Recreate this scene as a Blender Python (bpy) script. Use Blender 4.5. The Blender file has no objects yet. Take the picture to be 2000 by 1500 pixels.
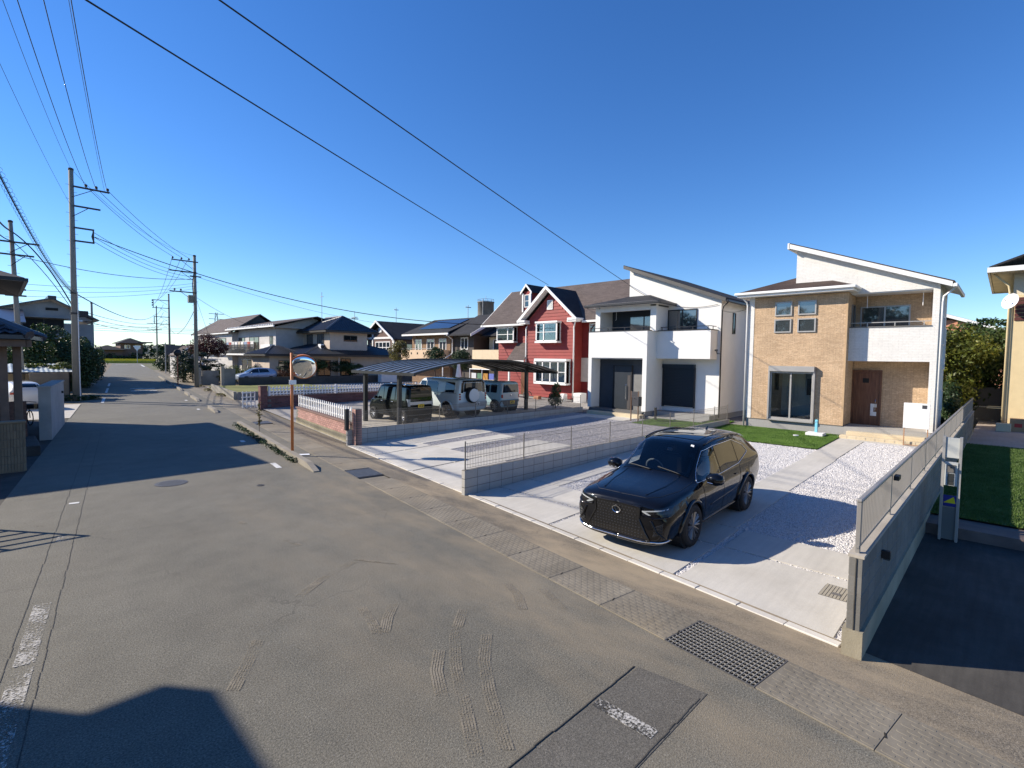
import bpy, math, random
from mathutils import Vector, Matrix, noise as mnoise
from mathutils.bvhtree import BVHTree
random.seed(7)
R = math.radians
sc = bpy.context.scene
# ------------------------------------------------------------ camera, sky, sun
cd = bpy.data.cameras.new('camera'); cam = bpy.data.objects.new('camera', cd); sc.collection.objects.link(cam)
cd.sensor_width = 36.0; cd.lens = 990.325 / 2000 * 36.0; cd.clip_start = 0.05; cd.clip_end = 6000
_r = Vector((0.6996163, -0.71438754, 0.01369213)); _u = Vector((0.02649108, 0.04508336, 0.99863192)); _f = Vector((0.71402749, 0.69829645, -0.05046595))
cam.matrix_world = Matrix(((_r.x, _u.x, -_f.x, 0), (_r.y, _u.y, -_f.y, 0), (_r.z, _u.z, -_f.z, 3.2), (0, 0, 0, 1)))
sc.camera = cam
SUN_EL = 31.0; SUN_AZ = math.atan2(-0.602, 0.799)      # compass angle from +Y towards +X
w = bpy.data.worlds.new('World'); sc.world = w; w.use_nodes = True
nt = w.node_tree; bg = nt.nodes['Background']; sky = nt.nodes.new('ShaderNodeTexSky')
sky.sky_type = 'NISHITA'; sky.sun_disc = False; sky.sun_elevation = R(SUN_EL); sky.sun_rotation = SUN_AZ
sky.altitude = 100; sky.air_density = 1.0; sky.dust_density = 0.0; sky.ozone_density = 6.0
hs_ = nt.nodes.new('ShaderNodeHueSaturation'); hs_.inputs['Saturation'].default_value = 1.17; hs_.inputs['Hue'].default_value = .508
nt.links.new(sky.outputs[0], hs_.inputs['Color']); nt.links.new(hs_.outputs[0], bg.inputs[0]); bg.inputs[1].default_value = 0.119
sl = bpy.data.lights.new('sun', 'SUN'); sun = bpy.data.objects.new('sun', sl); sc.collection.objects.link(sun)
sl.energy = 5.0; sl.angle = R(0.53); sl.color = (1.0, 0.905, 0.765)
_sd = Vector((0.602 * math.cos(R(SUN_EL)), -0.799 * math.cos(R(SUN_EL)), -math.sin(R(SUN_EL))))
sun.rotation_euler = _sd.to_track_quat('-Z', 'Y').to_euler()
sc.view_settings.view_transform = 'Standard'; sc.view_settings.look = 'None'; sc.view_settings.gamma = 1; sc.view_settings.exposure = 0.60
sc.view_settings.use_curve_mapping = False
sc.render.engine = 'CYCLES'
# ------------------------------------------------------------ mesh helpers
OFF = {}
class MB:
    def __init__(s): s.v = []; s.f = []
    def add(s, vs, fs):
        n = len(s.v); s.v += [tuple(p) for p in vs]; s.f += [tuple(i + n for i in q) for q in fs]; return s
    def box(s, x0, x1, y0, y1, z0, z1):
        return s.add([(x0,y0,z0),(x1,y0,z0),(x1,y1,z0),(x0,y1,z0),(x0,y0,z1),(x1,y0,z1),(x1,y1,z1),(x0,y1,z1)],
                     [(3,2,1,0),(4,5,6,7),(0,1,5,4),(1,2,6,5),(2,3,7,6),(3,0,4,7)])
    def bev(s, x0, x1, y0, y1, z0, z1, b):      # box with chamfered edges
        c = [(sx, sy, sz) for sx in (0,1) for sy in (0,1) for sz in (0,1)]
        X = (x0, x1); Y = (y0, y1); Z = (z0, z1); idx = {}; vs = []
        for (i,j,k) in c:
            dx, dy, dz = (b if i == 0 else -b), (b if j == 0 else -b), (b if k == 0 else -b)
            for ax, p in enumerate(((X[i], Y[j]+dy, Z[k]+dz), (X[i]+dx, Y[j], Z[k]+dz), (X[i]+dx, Y[j]+dy, Z[k]))):
                idx[(i,j,k,ax)] = len(vs); vs.append(p)
        fs = []
        for ax in range(3):
            o = [a for a in range(3) if a != ax]
            for e in (0,1):
                q = []
                for (a, bb) in ((0,0),(1,0),(1,1),(0,1)):
                    t = [0,0,0]; t[ax] = e; t[o[0]] = a; t[o[1]] = bb; q.append(idx[(*t, ax)])
                fs.append(tuple(q))
        for ax in range(3):            # edges along ax
            o = [a for a in range(3) if a != ax]
            for a in (0,1):
                for bb in (0,1):
                    t0 = [0,0,0]; t0[o[0]] = a; t0[o[1]] = bb; t1 = list(t0); t1[ax] = 1
                    fs.append((idx[(*t0,o[0])], idx[(*t0,o[1])], idx[(*t1,o[1])], idx[(*t1,o[0])]))
        for t in c: fs.append((idx[(*t,0)], idx[(*t,1)], idx[(*t,2)]))
        return s.add(vs, fs)
    def poly(s, pts): return s.add(pts, [tuple(range(len(pts)))])
    def slab(s, pts, t):               # planar polygon thickened by vector t
        n = len(pts); t = Vector(t); q = [tuple(Vector(p) + t) for p in pts]
        return s.add(list(pts) + q, [tuple(range(n)), tuple(range(2*n-1, n-1, -1))] + [(i, i+n, (i+1) % n + n, (i+1) % n) for i in range(n)])
    def tube(s, path, r, n=6, cap=True):
        P = [Vector(p) for p in path]; rs = r if isinstance(r, (list, tuple)) else [r]*len(P); base = len(s.v); up = None
        for i, p in enumerate(P):
            t = (P[min(i+1, len(P)-1)] - P[max(i-1, 0)]).normalized()
            if up is None: up = Vector((0,0,1)) if abs(t.z) < .9 else Vector((1,0,0))
            a = t.cross(up)
            if a.length < 1e-4: a = t.cross(Vector((0,1,0)))
            a.normalize(); b = a.cross(t).normalized(); up = b
            for k in range(n):
                an = 2*math.pi*k/n; s.v.append(tuple(p + (a*math.cos(an) + b*math.sin(an))*rs[i]))
        for i in range(len(P)-1):
            for k in range(n):
                k2 = (k+1) % n; s.f.append((base+i*n+k, base+i*n+k2, base+(i+1)*n+k2, base+(i+1)*n+k))
        if cap:
            s.f.append(tuple(base+k for k in range(n))[::-1]); s.f.append(tuple(base+(len(P)-1)*n+k for k in range(n)))
        return s
    def cyl(s, a, b, r, n=12): return s.tube([a, b], r, n)
    def lathe(s, prof, c=(0,0,0), n=16, axis='z', cap=True):
        base = len(s.v)
        for (r, h) in prof:
            for k in range(n):
                a = 2*math.pi*k/n; u, v = r*math.cos(a), r*math.sin(a)
                p = (u, v, h) if axis == 'z' else ((h, u, v) if axis == 'x' else (u, h, v))
                s.v.append((p[0]+c[0], p[1]+c[1], p[2]+c[2]))
        for i in range(len(prof)-1):
            for k in range(n):
                k2 = (k+1) % n; s.f.append((base+i*n+k, base+i*n+k2, base+(i+1)*n+k2, base+(i+1)*n+k))
        if cap: s.f.append(tuple(base+k for k in range(n))[::-1]); s.f.append(tuple(base+(len(prof)-1)*n+k for k in range(n)))
        return s
    def fb(s, face, c, u0, u1, z0, z1, d0, d1):      # box standing d0..d1 proud of a wall plane
        if face == '-x': return s.box(c-d1, c-d0, u0, u1, z0, z1)
        if face == '+x': return s.box(c+d0, c+d1, u0, u1, z0, z1)
        if face == '-y': return s.box(u0, u1, c-d1, c-d0, z0, z1)
        return s.box(u0, u1, c+d0, c+d1, z0, z1)
    def grid(s, fn, nu, nv):
        vs = [fn(i/nu, j/nv) for i in range(nu+1) for j in range(nv+1)]; m = nv+1
        return s.add(vs, [(i*m+j, (i+1)*m+j, (i+1)*m+j+1, i*m+j+1) for i in range(nu) for j in range(nv)])
    def mesh(s, name, off=(0,0,0)):
        me = bpy.data.meshes.new(name)
        me.from_pydata([(x-off[0], y-off[1], z-off[2]) for x, y, z in s.v], [], s.f)
        me.validate(); me.update(); return me
    def build(s, name, mat, parent=None, smooth=False, label=None, off=None, fixn=True):
        o_ = off if off is not None else (OFF.get(parent.name, (0,0,0)) if parent else (0,0,0))
        me = s.mesh(name, o_)
        if fixn:
            import bmesh
            b = bmesh.new(); b.from_mesh(me); bmesh.ops.recalc_face_normals(b, faces=b.faces); b.to_mesh(me); b.free()
        if smooth: me.polygons.foreach_set('use_smooth', [True]*len(me.polygons))
        me.materials.append(mat)
        o = bpy.data.objects.new(name, me); sc.collection.objects.link(o)
        if parent: o.parent = parent
        OFF[o.name] = o_
        if label: o['label'] = label
        return o
def thing(name, label, cat, loc=(0,0,0), rz=0.0, group=None, local=False):
    o = bpy.data.objects.new(name, None); sc.collection.objects.link(o); o.location = loc; o.rotation_euler = (0,0,rz)
    o.empty_display_size = .2; o['label'] = label; o['category'] = cat
    if group: o['group'] = group
    OFF[o.name] = (0,0,0) if (rz or local) else tuple(loc); return o
def tag(o, label, cat, group=None):
    o['label'] = label; o['category'] = cat
    if group: o['group'] = group
    return o
def struct(o): o['kind'] = 'structure'; return o
def stuff(o): o['kind'] = 'stuff'; return o
def pieces(name, me, mat, parent, locs, rots=None, kind=None):
    off = OFF.get(parent.name, (0,0,0))
    if len(me.materials) == 0: me.materials.append(mat)
    out = []
    for i, p in enumerate(locs):
        o = bpy.data.objects.new(name, me); sc.collection.objects.link(o); o.parent = parent
        o.location = (p[0]-off[0], p[1]-off[1], p[2]-off[2])
        if rots: o.rotation_euler = rots[i] if isinstance(rots, list) else rots
        out.append(o)
    return out
def copy_tree(o, parent=None):
    c = o.copy(); sc.collection.objects.link(c); c.parent = parent; OFF[c.name] = OFF.get(o.name, (0,0,0))
    for ch in list(o.children): copy_tree(ch, c)
    return c
# ------------------------------------------------------------ materials
def newmat(name):
    m = bpy.data.materials.new(name); m.use_nodes = True; t = m.node_tree; b = t.nodes['Principled BSDF']; return m, t, b
def N(t, kind, **kw):
    n = t.nodes.new('ShaderNode' + kind)
    for k, v in kw.items():
        if k in n.inputs: n.inputs[k].default_value = v
        else: setattr(n, k, v)
    return n
def col(c): return (c[0], c[1], c[2], 1)
def noise(t, vec, scale, detail=4, rough=.55):
    n = N(t, 'TexNoise'); n.inputs['Scale'].default_value = scale; n.inputs['Detail'].default_value = detail; n.inputs['Roughness'].default_value = rough
    if vec: t.links.new(vec, n.inputs['Vector'])
    return n
def ramp(t, fac, stops):
    r = N(t, 'ValToRGB'); t.links.new(fac, r.inputs[0]); e = r.color_ramp.elements
    while len(e) > 1: e.remove(e[-1])
    e[0].position = stops[0][0]; e[0].color = col(stops[0][1]) if not isinstance(stops[0][1], (int, float)) else (stops[0][1],)*3 + (1,)
    for p, c in stops[1:]:
        x = e.new(p); x.color = col(c) if not isinstance(c, (int, float)) else (c, c, c, 1)
    return r
def mixc(t, fac, a, b, mode='MIX'):
    n = N(t, 'Mix', data_type='RGBA', blend_type=mode)
    for sock, v in ((n.inputs[0], fac), (n.inputs[6], a), (n.inputs[7], b)):
        if hasattr(v, 'links') or isinstance(v, bpy.types.NodeSocket): t.links.new(v, sock)
        elif isinstance(v, (int, float)): sock.default_value = v
        else: sock.default_value = col(v)
    return n.outputs[2]
def maths(t, op, a, b=None, clamp=False):
    n = N(t, 'Math', operation=op); n.use_clamp = clamp
    for i, v in enumerate((a, b)):
        if v is None: continue
        if isinstance(v, (int, float)): n.inputs[i].default_value = v
        else: t.links.new(v, n.inputs[i])
    return n.outputs[0]
def bump(t, b, h, strength=.3, dist=.01):
    n = N(t, 'Bump'); n.inputs['Strength'].default_value = strength; n.inputs['Distance'].default_value = dist
    t.links.new(h, n.inputs['Height']); t.links.new(n.outputs[0], b.inputs['Normal']); return n
def pos(t): return N(t, 'NewGeometry').outputs['Position']
MATS = {}
def M(name, c, rough=.7, metal=0, var=.12, vs=2.0, bp=.0, bs=60, spec=.4, rnd=0.0, dirt=0.0, dirtcol=(.12,.10,.08), coat=0):
    if name in MATS: return MATS[name]
    m, t, b = newmat(name); p = pos(t)
    n1 = noise(t, p, vs, 5)
    f = ramp(t, n1.outputs[0], [(.3, 1-var), (.7, 1+var)])
    c_ = mixc(t, 1.0, c, f.outputs[0], 'MULTIPLY')
    if rnd:
        oi = N(t, 'ObjectInfo'); rr = ramp(t, oi.outputs['Random'], [(0, 1-rnd), (1, 1+rnd)]); c_ = mixc(t, 1.0, c_, rr.outputs[0], 'MULTIPLY')
    if dirt:
        n2 = noise(t, p, vs*.55+.3, 6, .65); d = ramp(t, n2.outputs[0], [(.5, 0), (.72, dirt)]); c_ = mixc(t, d.outputs[0], c_, dirtcol)
    t.links.new(c_, b.inputs['Base Color'])
    b.inputs['Roughness'].default_value = rough; b.inputs['Metallic'].default_value = metal; b.inputs['Specular IOR Level'].default_value = spec
    if coat: b.inputs['Coat Weight'].default_value = coat; b.inputs['Coat Roughness'].default_value = .03
    if bp:
        n3 = noise(t, p, bs, 4); bump(t, b, n3.outputs[0], bp, .01)
    MATS[name] = m; return m
def planar(t):                     # (x+y, z) facade coordinates
    s = N(t, 'SeparateXYZ'); t.links.new(pos(t), s.inputs[0]); c = N(t, 'CombineXYZ')
    t.links.new(maths(t, 'ADD', s.outputs[0], s.outputs[1]), c.inputs[0]); t.links.new(s.outputs[2], c.inputs[1]); return c.outputs[0], s
def bricky(name, c1, c2, mortar, bw, bh, ms=.004, rough=.8, bp=.6, var=.1, joint=False, dist=.012):
    if name in MATS: return MATS[name]
    m, t, b = newmat(name); v, s = planar(t)
    br = N(t, 'TexBrick'); t.links.new(v, br.inputs['Vector']); br.inputs['Color1'].default_value = col(c1); br.inputs['Color2'].default_value = col(c2); br.inputs['Mortar'].default_value = col(mortar)
    br.inputs['Scale'].default_value = 1.0; br.inputs['Brick Width'].default_value = bw; br.inputs['Row Height'].default_value = bh; br.inputs['Mortar Size'].default_value = ms
    br.inputs['Mortar Smooth'].default_value = .3; br.inputs['Bias'].default_value = 0
    br.offset = .37; br.offset_frequency = 2; br.squash = 1.0
    n1 = noise(t, pos(t), 1.3, 5); f = ramp(t, n1.outputs[0], [(.3, 1-var), (.7, 1+var)])
    n2 = noise(t, pos(t), 14, 4); f2 = ramp(t, n2.outputs[0], [(.35, 1-var), (.65, 1+var)])
    c_ = mixc(t, 1.0, mixc(t, 1.0, br.outputs[0], f.outputs[0], 'MULTIPLY'), f2.outputs[0], 'MULTIPLY')
    t.links.new(c_, b.inputs['Base Color']); b.inputs['Roughness'].default_value = rough; b.inputs['Specular IOR Level'].default_value = .25
    h = maths(t, 'SUBTRACT', maths(t, 'MULTIPLY', n2.outputs[0], .5), br.outputs['Fac']); bump(t, b, h, bp, dist)
    MATS[name] = m; return m
def glass(name, tint=(.012,.018,.022), rough=.03, ior=1.9):
    m, t, b = newmat(name); b.inputs['Base Color'].default_value = col(tint); b.inputs['Roughness'].default_value = rough; b.inputs['IOR'].default_value = ior
    b.inputs['Specular IOR Level'].default_value = .7; n = noise(t, pos(t), 1.1, 2); bump(t, b, n.outputs[0], .04, .02); return m
def clearglass(name, tint=(.75,.82,.84)):
    m, t, b = newmat(name); t.nodes.remove(b); o = [n for n in t.nodes if n.type == 'OUTPUT_MATERIAL'][0]
    tr = N(t, 'BsdfTransparent'); tr.inputs[0].default_value = col(tint); gl = N(t, 'BsdfGlossy'); gl.inputs['Roughness'].default_value = .01; gl.inputs[0].default_value = (1,1,1,1)
    fr = N(t, 'Fresnel'); fr.inputs[0].default_value = 1.48; mx = N(t, 'MixShader')
    f2 = maths(t, 'MULTIPLY', fr.outputs[0], 1.25, True)
    t.links.new(f2, mx.inputs[0]); t.links.new(tr.outputs[0], mx.inputs[1]); t.links.new(gl.outputs[0], mx.inputs[2]); t.links.new(mx.outputs[0], o.inputs[0]); return m
def paint(name, c, rough=.35, metal=0.0, coat=1.0, flake=0):
    m, t, b = newmat(name); b.inputs['Base Color'].default_value = col(c); b.inputs['Roughness'].default_value = rough; b.inputs['Metallic'].default_value = metal
    b.inputs['Coat Weight'].default_value = coat; b.inputs['Coat Roughness'].default_value = .02; b.inputs['Coat IOR'].default_value = 1.42; b.inputs['Specular IOR Level'].default_value = .04
    n = noise(t, pos(t), 2.0, 3); r_ = ramp(t, n.outputs[0], [(.35, max(0, rough-.05)), (.7, rough+.08)]); t.links.new(r_.outputs[0], b.inputs['Roughness']); return m
def emit(name, c, s):
    m, t, b = newmat(name); b.inputs['Emission Color'].default_value = col(c); b.inputs['Emission Strength'].default_value = s; b.inputs['Base Color'].default_value = col(c); return m

def road_axis(t):                  # signed metres across (u) and along (v) the street
    s = N(t, 'SeparateXYZ'); t.links.new(pos(t), s.inputs[0]); ca, sa = math.cos(R(7.95)), math.sin(R(7.95))
    u = maths(t, 'SUBTRACT', maths(t, 'MULTIPLY', s.outputs[0], ca), maths(t, 'MULTIPLY', s.outputs[1], sa))
    v = maths(t, 'ADD', maths(t, 'MULTIPLY', s.outputs[0], sa), maths(t, 'MULTIPLY', s.outputs[1], ca)); return u, v, s
def asphalt(name, base=(.138,.129,.104), dust=(.27,.22,.15), dustamt=.85, speck=.62):
    m, t, b = newmat(name); p = pos(t); u, v, s = road_axis(t)
    big = noise(t, p, .35, 6, .6); mid = noise(t, p, 2.2, 5, .6); fine = noise(t, p, 58, 3, .75); vf = N(t, 'TexVoronoi'); vf.inputs['Scale'].default_value = 120; t.links.new(p, vf.inputs['Vector'])
    c0 = mixc(t, ramp(t, big.outputs[0], [(.3, 0), (.7, 1)]).outputs[0], tuple(x*.84 for x in base), tuple(x*1.15 for x in base))
    c0 = mixc(t, 1.0, c0, ramp(t, mid.outputs[0], [(.3, .9), (.7, 1.1)]).outputs[0], 'MULTIPLY')
    c0 = mixc(t, 1.0, c0, ramp(t, fine.outputs[0], [(.3, 1-speck), (.5, 1.0), (.72, 1+speck*1.3)]).outputs[0], 'MULTIPLY')
    # sandy dust carried out of the lots, strongest next to the gutter
    near = ramp(t, maths(t, 'DIVIDE', maths(t, 'SUBTRACT', u, .6), 4.6), [(0, .06), (.45, .4), (1.0, 1)])
    long_ = ramp(t, maths(t, 'DIVIDE', v, 24.0), [(0, .9), (.5, 1), (.75, .35), (1, .2)])
    st = N(t, 'Mapping'); st.inputs['Scale'].default_value = (1.0, .35, 1); st.inputs['Rotation'].default_value = (0, 0, R(35)); t.links.new(p, st.inputs[0])
    dn = noise(t, st.outputs[0], 1.1, 6, .68); dm = ramp(t, dn.outputs[0], [(.40, 0), (.68, 1)])
    fac = maths(t, 'MULTIPLY', maths(t, 'MULTIPLY', near.outputs[0], dm.outputs[0]), maths(t, 'MULTIPLY', long_.outputs[0], dustamt), True)
    c0 = mixc(t, fac, c0, dust)
    # hairline cracks, faint oil-dark lanes
    wn = noise(t, p, 1.4, 4, .6); wv = N(t, 'VectorMath', operation='SCALE'); wv.inputs['Scale'].default_value = .55; t.links.new(wn.outputs['Color'], wv.inputs[0]); wa = N(t, 'VectorMath', operation='ADD'); t.links.new(p, wa.inputs[0]); t.links.new(wv.outputs[0], wa.inputs[1])
    vc = N(t, 'TexVoronoi'); vc.feature = 'DISTANCE_TO_EDGE'; vc.inputs['Scale'].default_value = .42; t.links.new(wa.outputs[0], vc.inputs['Vector'])
    ck = ramp(t, vc.outputs['Distance'], [(.0, .40), (.005, 0)]); cm_ = ramp(t, noise(t, p, .5, 3).outputs[0], [(.5, 0), (.6, 1)]); c0 = mixc(t, maths(t, 'MULTIPLY', ck.outputs[0], cm_.outputs[0]), c0, (.045,.04,.034))
    oil = noise(t, p, 5.5, 5, .7); c0 = mixc(t, ramp(t, oil.outputs[0], [(.62, 0), (.8, .45)]).outputs[0], c0, tuple(x*.5 for x in base))
    # pale aggregate chips
    chip = ramp(t, vf.outputs['Color'], [(.90, 0), (.93, 1)]); chip2 = maths(t, 'MULTIPLY', chip.outputs[0], .42)
    c0 = mixc(t, chip2, c0, (.34,.32,.29))
    t.links.new(c0, b.inputs['Base Color']); b.inputs['Roughness'].default_value = .82; b.inputs['Specular IOR Level'].default_value = .35
    h = maths(t, 'ADD', fine.outputs[0], maths(t, 'MULTIPLY', vf.outputs['Distance'], .8)); bump(t, b, h, .55, .006); return m
def concrete(name, c, var=.1, stain=.3, staincol=(.25,.21,.16), bp=.15, vs=1.2, rnd=.0):
    m, t, b = newmat(name); p = pos(t); n1 = noise(t, p, vs, 7, .62); n2 = noise(t, p, .45, 5, .6); n3 = noise(t, p, 70, 3)
    mp = N(t, 'Mapping'); mp.inputs['Scale'].default_value = (.5, 6.0, 1); t.links.new(p, mp.inputs[0]); n4 = noise(t, mp.outputs[0], 2.2, 4)
    c0 = mixc(t, 1.0, c, ramp(t, n1.outputs[0], [(.3, 1-var), (.7, 1+var)]).outputs[0], 'MULTIPLY')
    c0 = mixc(t, 1.0, c0, ramp(t, n4.outputs[0], [(.3, 1-var*.5), (.7, 1+var*.5)]).outputs[0], 'MULTIPLY')
    c0 = mixc(t, 1.0, c0, ramp(t, n3.outputs[0], [(.3, .93), (.7, 1.06)]).outputs[0], 'MULTIPLY')
    c0 = mixc(t, ramp(t, n2.outputs[0], [(.48, 0), (.75, stain)]).outputs[0], c0, staincol)
    if rnd:
        oi = N(t, 'ObjectInfo'); c0 = mixc(t, 1.0, c0, ramp(t, oi.outputs['Random'], [(0, 1-rnd), (1, 1+rnd)]).outputs[0], 'MULTIPLY')
    t.links.new(c0, b.inputs['Base Color']); b.inputs['Roughness'].default_value = .85; b.inputs['Specular IOR Level'].default_value = .3
    bump(t, b, maths(t, 'ADD', n3.outputs[0], n1.outputs[0]), bp, .004); return m
def leafmat(name, dark, light, warm=None, trans=.25):
    m, t, b = newmat(name); p = pos(t); oi = N(t, 'NewGeometry')
    n1 = noise(t, p, 1.6, 3); n2 = noise(t, p, 17, 2)
    f = maths(t, 'ADD', maths(t, 'MULTIPLY', n1.outputs[0], .5), maths(t, 'MULTIPLY', n2.outputs[0], .5))
    st = [(.38, dark), (.58, light)] + ([(.68, warm)] if warm else [])
    r_ = ramp(t, f, st); t.links.new(r_.outputs[0], b.inputs['Base Color']); b.inputs['Roughness'].default_value = .5; b.inputs['Specular IOR Level'].default_value = .4
    tl = N(t, 'BsdfTranslucent'); t.links.new(r_.outputs[0], tl.inputs[0]); mx = N(t, 'MixShader'); mx.inputs[0].default_value = trans
    o = [n for n in t.nodes if n.type == 'OUTPUT_MATERIAL'][0]; t.links.new(b.outputs[0], mx.inputs[1]); t.links.new(tl.outputs[0], mx.inputs[2]); t.links.new(mx.outputs[0], o.inputs[0]); return m
# colours shared by several builders
m_alu = M('aluminium_bronze', (.20,.185,.165), .4, .35, .08); m_alul = M('aluminium_grey', (.40,.385,.36), .45, .3, .06)
m_steel = M('galvanised_steel', (.36,.36,.36), .5, .7, .12, 8); m_black = M('matte_black', (.018,.019,.021), .5, 0, .1); m_rub = M('rubber', (.022,.022,.023), .8, 0, .15)
m_white = M('white_paint', (.78,.77,.75), .55, 0, .04); m_wpvc = M('white_pvc', (.80,.80,.79), .4, 0, .04); m_chrome = M('chrome', (.72,.72,.72), .12, 1.0, .02)
m_glass = glass('window_glass'); m_glassl = glass('window_glass_bright', (.05,.06,.065), .03, 2.1); m_clear = clearglass('clear_glass')
m_curt = M('curtain_cloth', (.55,.54,.52), .9, 0, .15, 9); m_pole = concrete('pole_concrete', (.25,.235,.20), .1, .25, (.2,.19,.17))
m_dark = M('dark_interior', (.025,.024,.023), .9, 0, .1)
# ------------------------------------------------------------ ground, street, gutter
A8 = R(8.0); CA, SA = math.cos(A8), math.sin(A8)
def uv(u, v, z=0.0): return (u*CA + v*SA, -u*SA + v*CA, z)          # street frame -> world
def lot(x): return min(.40, max(0.0, (x-7.6)*.024))
m_road = asphalt('asphalt'); m_patch = asphalt('asphalt_patch', (.112,.104,.088), (.19,.16,.12), .3, .5)
m_verge = asphalt('verge_asphalt', (.16,.137,.104), (.31,.25,.17), 1.4, .6)
m_conc = concrete('slab_concrete', (.51,.485,.435), .10, .22, (.38,.33,.25)); m_kerb = concrete('kerb_concrete', (.55,.52,.465), .1, .2, (.35,.28,.2), rnd=.06)
m_kerbshade = concrete('old_kerb_concrete_shaded', (.26,.235,.195), .16, .4, (.18,.15,.1)); m_gut = concrete('gutter_concrete', (.19,.168,.132), .22, .6, (.31,.25,.165), rnd=.07)  # old kerb colour darkened as shade, where the left house shadow stops short
m_gutst = concrete('gutter_stone', (.225,.205,.165), .12, .35, (.15,.14,.12), rnd=.05)
m_soil = M('bare_soil', (.17,.135,.09), .95, 0, .25, 1.0, .4, 20); m_field = M('farmland_ground', (.13,.125,.06), .95, 0, .3, .05)
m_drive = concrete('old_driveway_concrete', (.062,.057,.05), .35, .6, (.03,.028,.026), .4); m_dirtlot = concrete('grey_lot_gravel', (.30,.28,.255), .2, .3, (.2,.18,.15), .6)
gb = MB().poly([(-1500,-1200,-.07),(2500,-1200,-.07),(2500,3500,-.07),(-1500,3500,-.07)]).build('ground', m_field); struct(gb)
def uvsheet(name, mat, u0, u1, v0, v1, z): return MB().poly([uv(u0,v0,z), uv(u1,v0,z), uv(u1,v1,z), uv(u0,v1,z)]).build(name, mat)
struct(uvsheet('road', m_road, -2.05, 4.87, -14, 192, 0.0))
struct(uvsheet('road_shoulder', m_verge, 5.57, 6.50, -14, 120, 0.004))
struct(uvsheet('cross_road', m_road, -160, 200, 192, 198, 0.004))
m_line = M('road_paint', (.62,.61,.58), .7, 0, .2, 9, dirt=.8, dirtcol=(.17,.16,.145))
def worn(name, c, thr, scale=26, c2=None):      # paint or dust that has partly rubbed off: noise decides where any is left
    m, t, b = newmat(name); b.inputs['Base Color'].default_value = col(c); b.inputs['Roughness'].default_value = .85
    n = noise(t, pos(t), scale, 6, .7); n2 = noise(t, pos(t), 2.4, 3)
    f = ramp(t, maths(t, 'ADD', maths(t, 'MULTIPLY', n.outputs[0], .6), maths(t, 'MULTIPLY', n2.outputs[0], .4)), [(thr-.05, 0), (thr+.05, 1)])
    t.links.new(f.outputs[0], b.inputs['Alpha']); return m
m_worn = worn('worn_road_paint', (.50,.48,.44), .55, 40); m_worn2 = worn('nearly_gone_road_paint', (.55,.54,.5), .56); m_dust = worn('sandy_tyre_dust', (.235,.205,.155), .515, 90); m_crack = M('crack_filler', (.065,.06,.052), .9, 0, .4, 6)
lines = thing('road_markings', 'worn white edge line painted along the left of the street', 'road marking', uv(-.85, 8, .004))
for v0, v1, m in ((5.2,6.9,m_worn),(7.0,8.6,m_worn),(11.3,11.6,m_worn),(14.0,14.12,m_line)): 
    MB().box(-.085,.085,0,v1-v0,0,.003).build('line_dash', m, lines, off=(0,0,0)).location = Vector(uv(-.85,v0,.004)) - lines.location
for o in lines.children: o.rotation_euler.z = -A8
ln2 = thing('road_markings', 'white edge line on the far left of the street past the utility pole', 'road marking', uv(-.98, 43, .004))
for v0, v1 in ((41.5,46),(52,58.5),(62,68)):
    o = MB().box(-.08,.08,0,v1-v0,0,.004).build('line_dash', m_line, ln2, off=(0,0,0)); o.location = Vector(uv(-1.0,v0,.004)) - ln2.location; o.rotation_euler.z = -A8
ln3 = thing('road_markings', 'faded white line dashes along the right side of the street', 'road marking', uv(3.45, 10, .004))
for v0, v1 in ((15.3,16.1),(20.6,21.0),(34,34.6),(41,41.6)):
    o = MB().box(-.07,.07,0,v1-v0,0,.004).build('line_dash', m_line, ln3, off=(0,0,0)); o.location = Vector(uv(3.5,v0,.004)) - ln3.location; o.rotation_euler.z = -A8
ln4 = thing('road_markings', 'two short white bars painted across the middle of the street', 'road marking', uv(1.6, 55, .004))
for v0 in (53.2, 56.6):
    o = MB().box(-.9,.9,0,.5,0,.004).build('line_dash', m_line, ln4, off=(0,0,0)); o.location = Vector(uv(1.5,v0,.004)) - ln4.location; o.rotation_euler.z = -A8
ln5 = thing('road_markings', 'white stop line at the far end of the street by the field', 'road marking', uv(1, 183, .004))
for u0, u1, v0, v1 in ((-1.2,1.4,180,181.2),(4.2,4.6,150,176)):
    o = MB().box(u0,u1,v0-183,v1-183,0,.004).build('line_dash', m_line, ln5, off=(0,0,0)); o.location = Vector(uv(0,183,.004)) - ln5.location; o.rotation_euler.z = -A8
# trench patch with seams and a stub of paint
struct(MB().poly([(-2.2,1.98,.004),(4.72,1.93,.004),(4.62,2.62,.004),(-2.2,2.68,.004)]).build('asphalt_patch', m_patch))
o = MB()
for y0 in (1.955, 2.655):
    x = -2.0
    while x < 4.6:
        d = random.uniform(-.006,.006); o.box(x, x+.12, y0+d-.004, y0+d+.006, .001, .0085); x += .12
struct(o.build('patch_seam', m_crack))
tag(MB().box(3.79,3.93,2.02,2.62,.004,.0085).build('paint_stub', m_worn), 'short worn white line across the dark trench patch', 'road marking')
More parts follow.
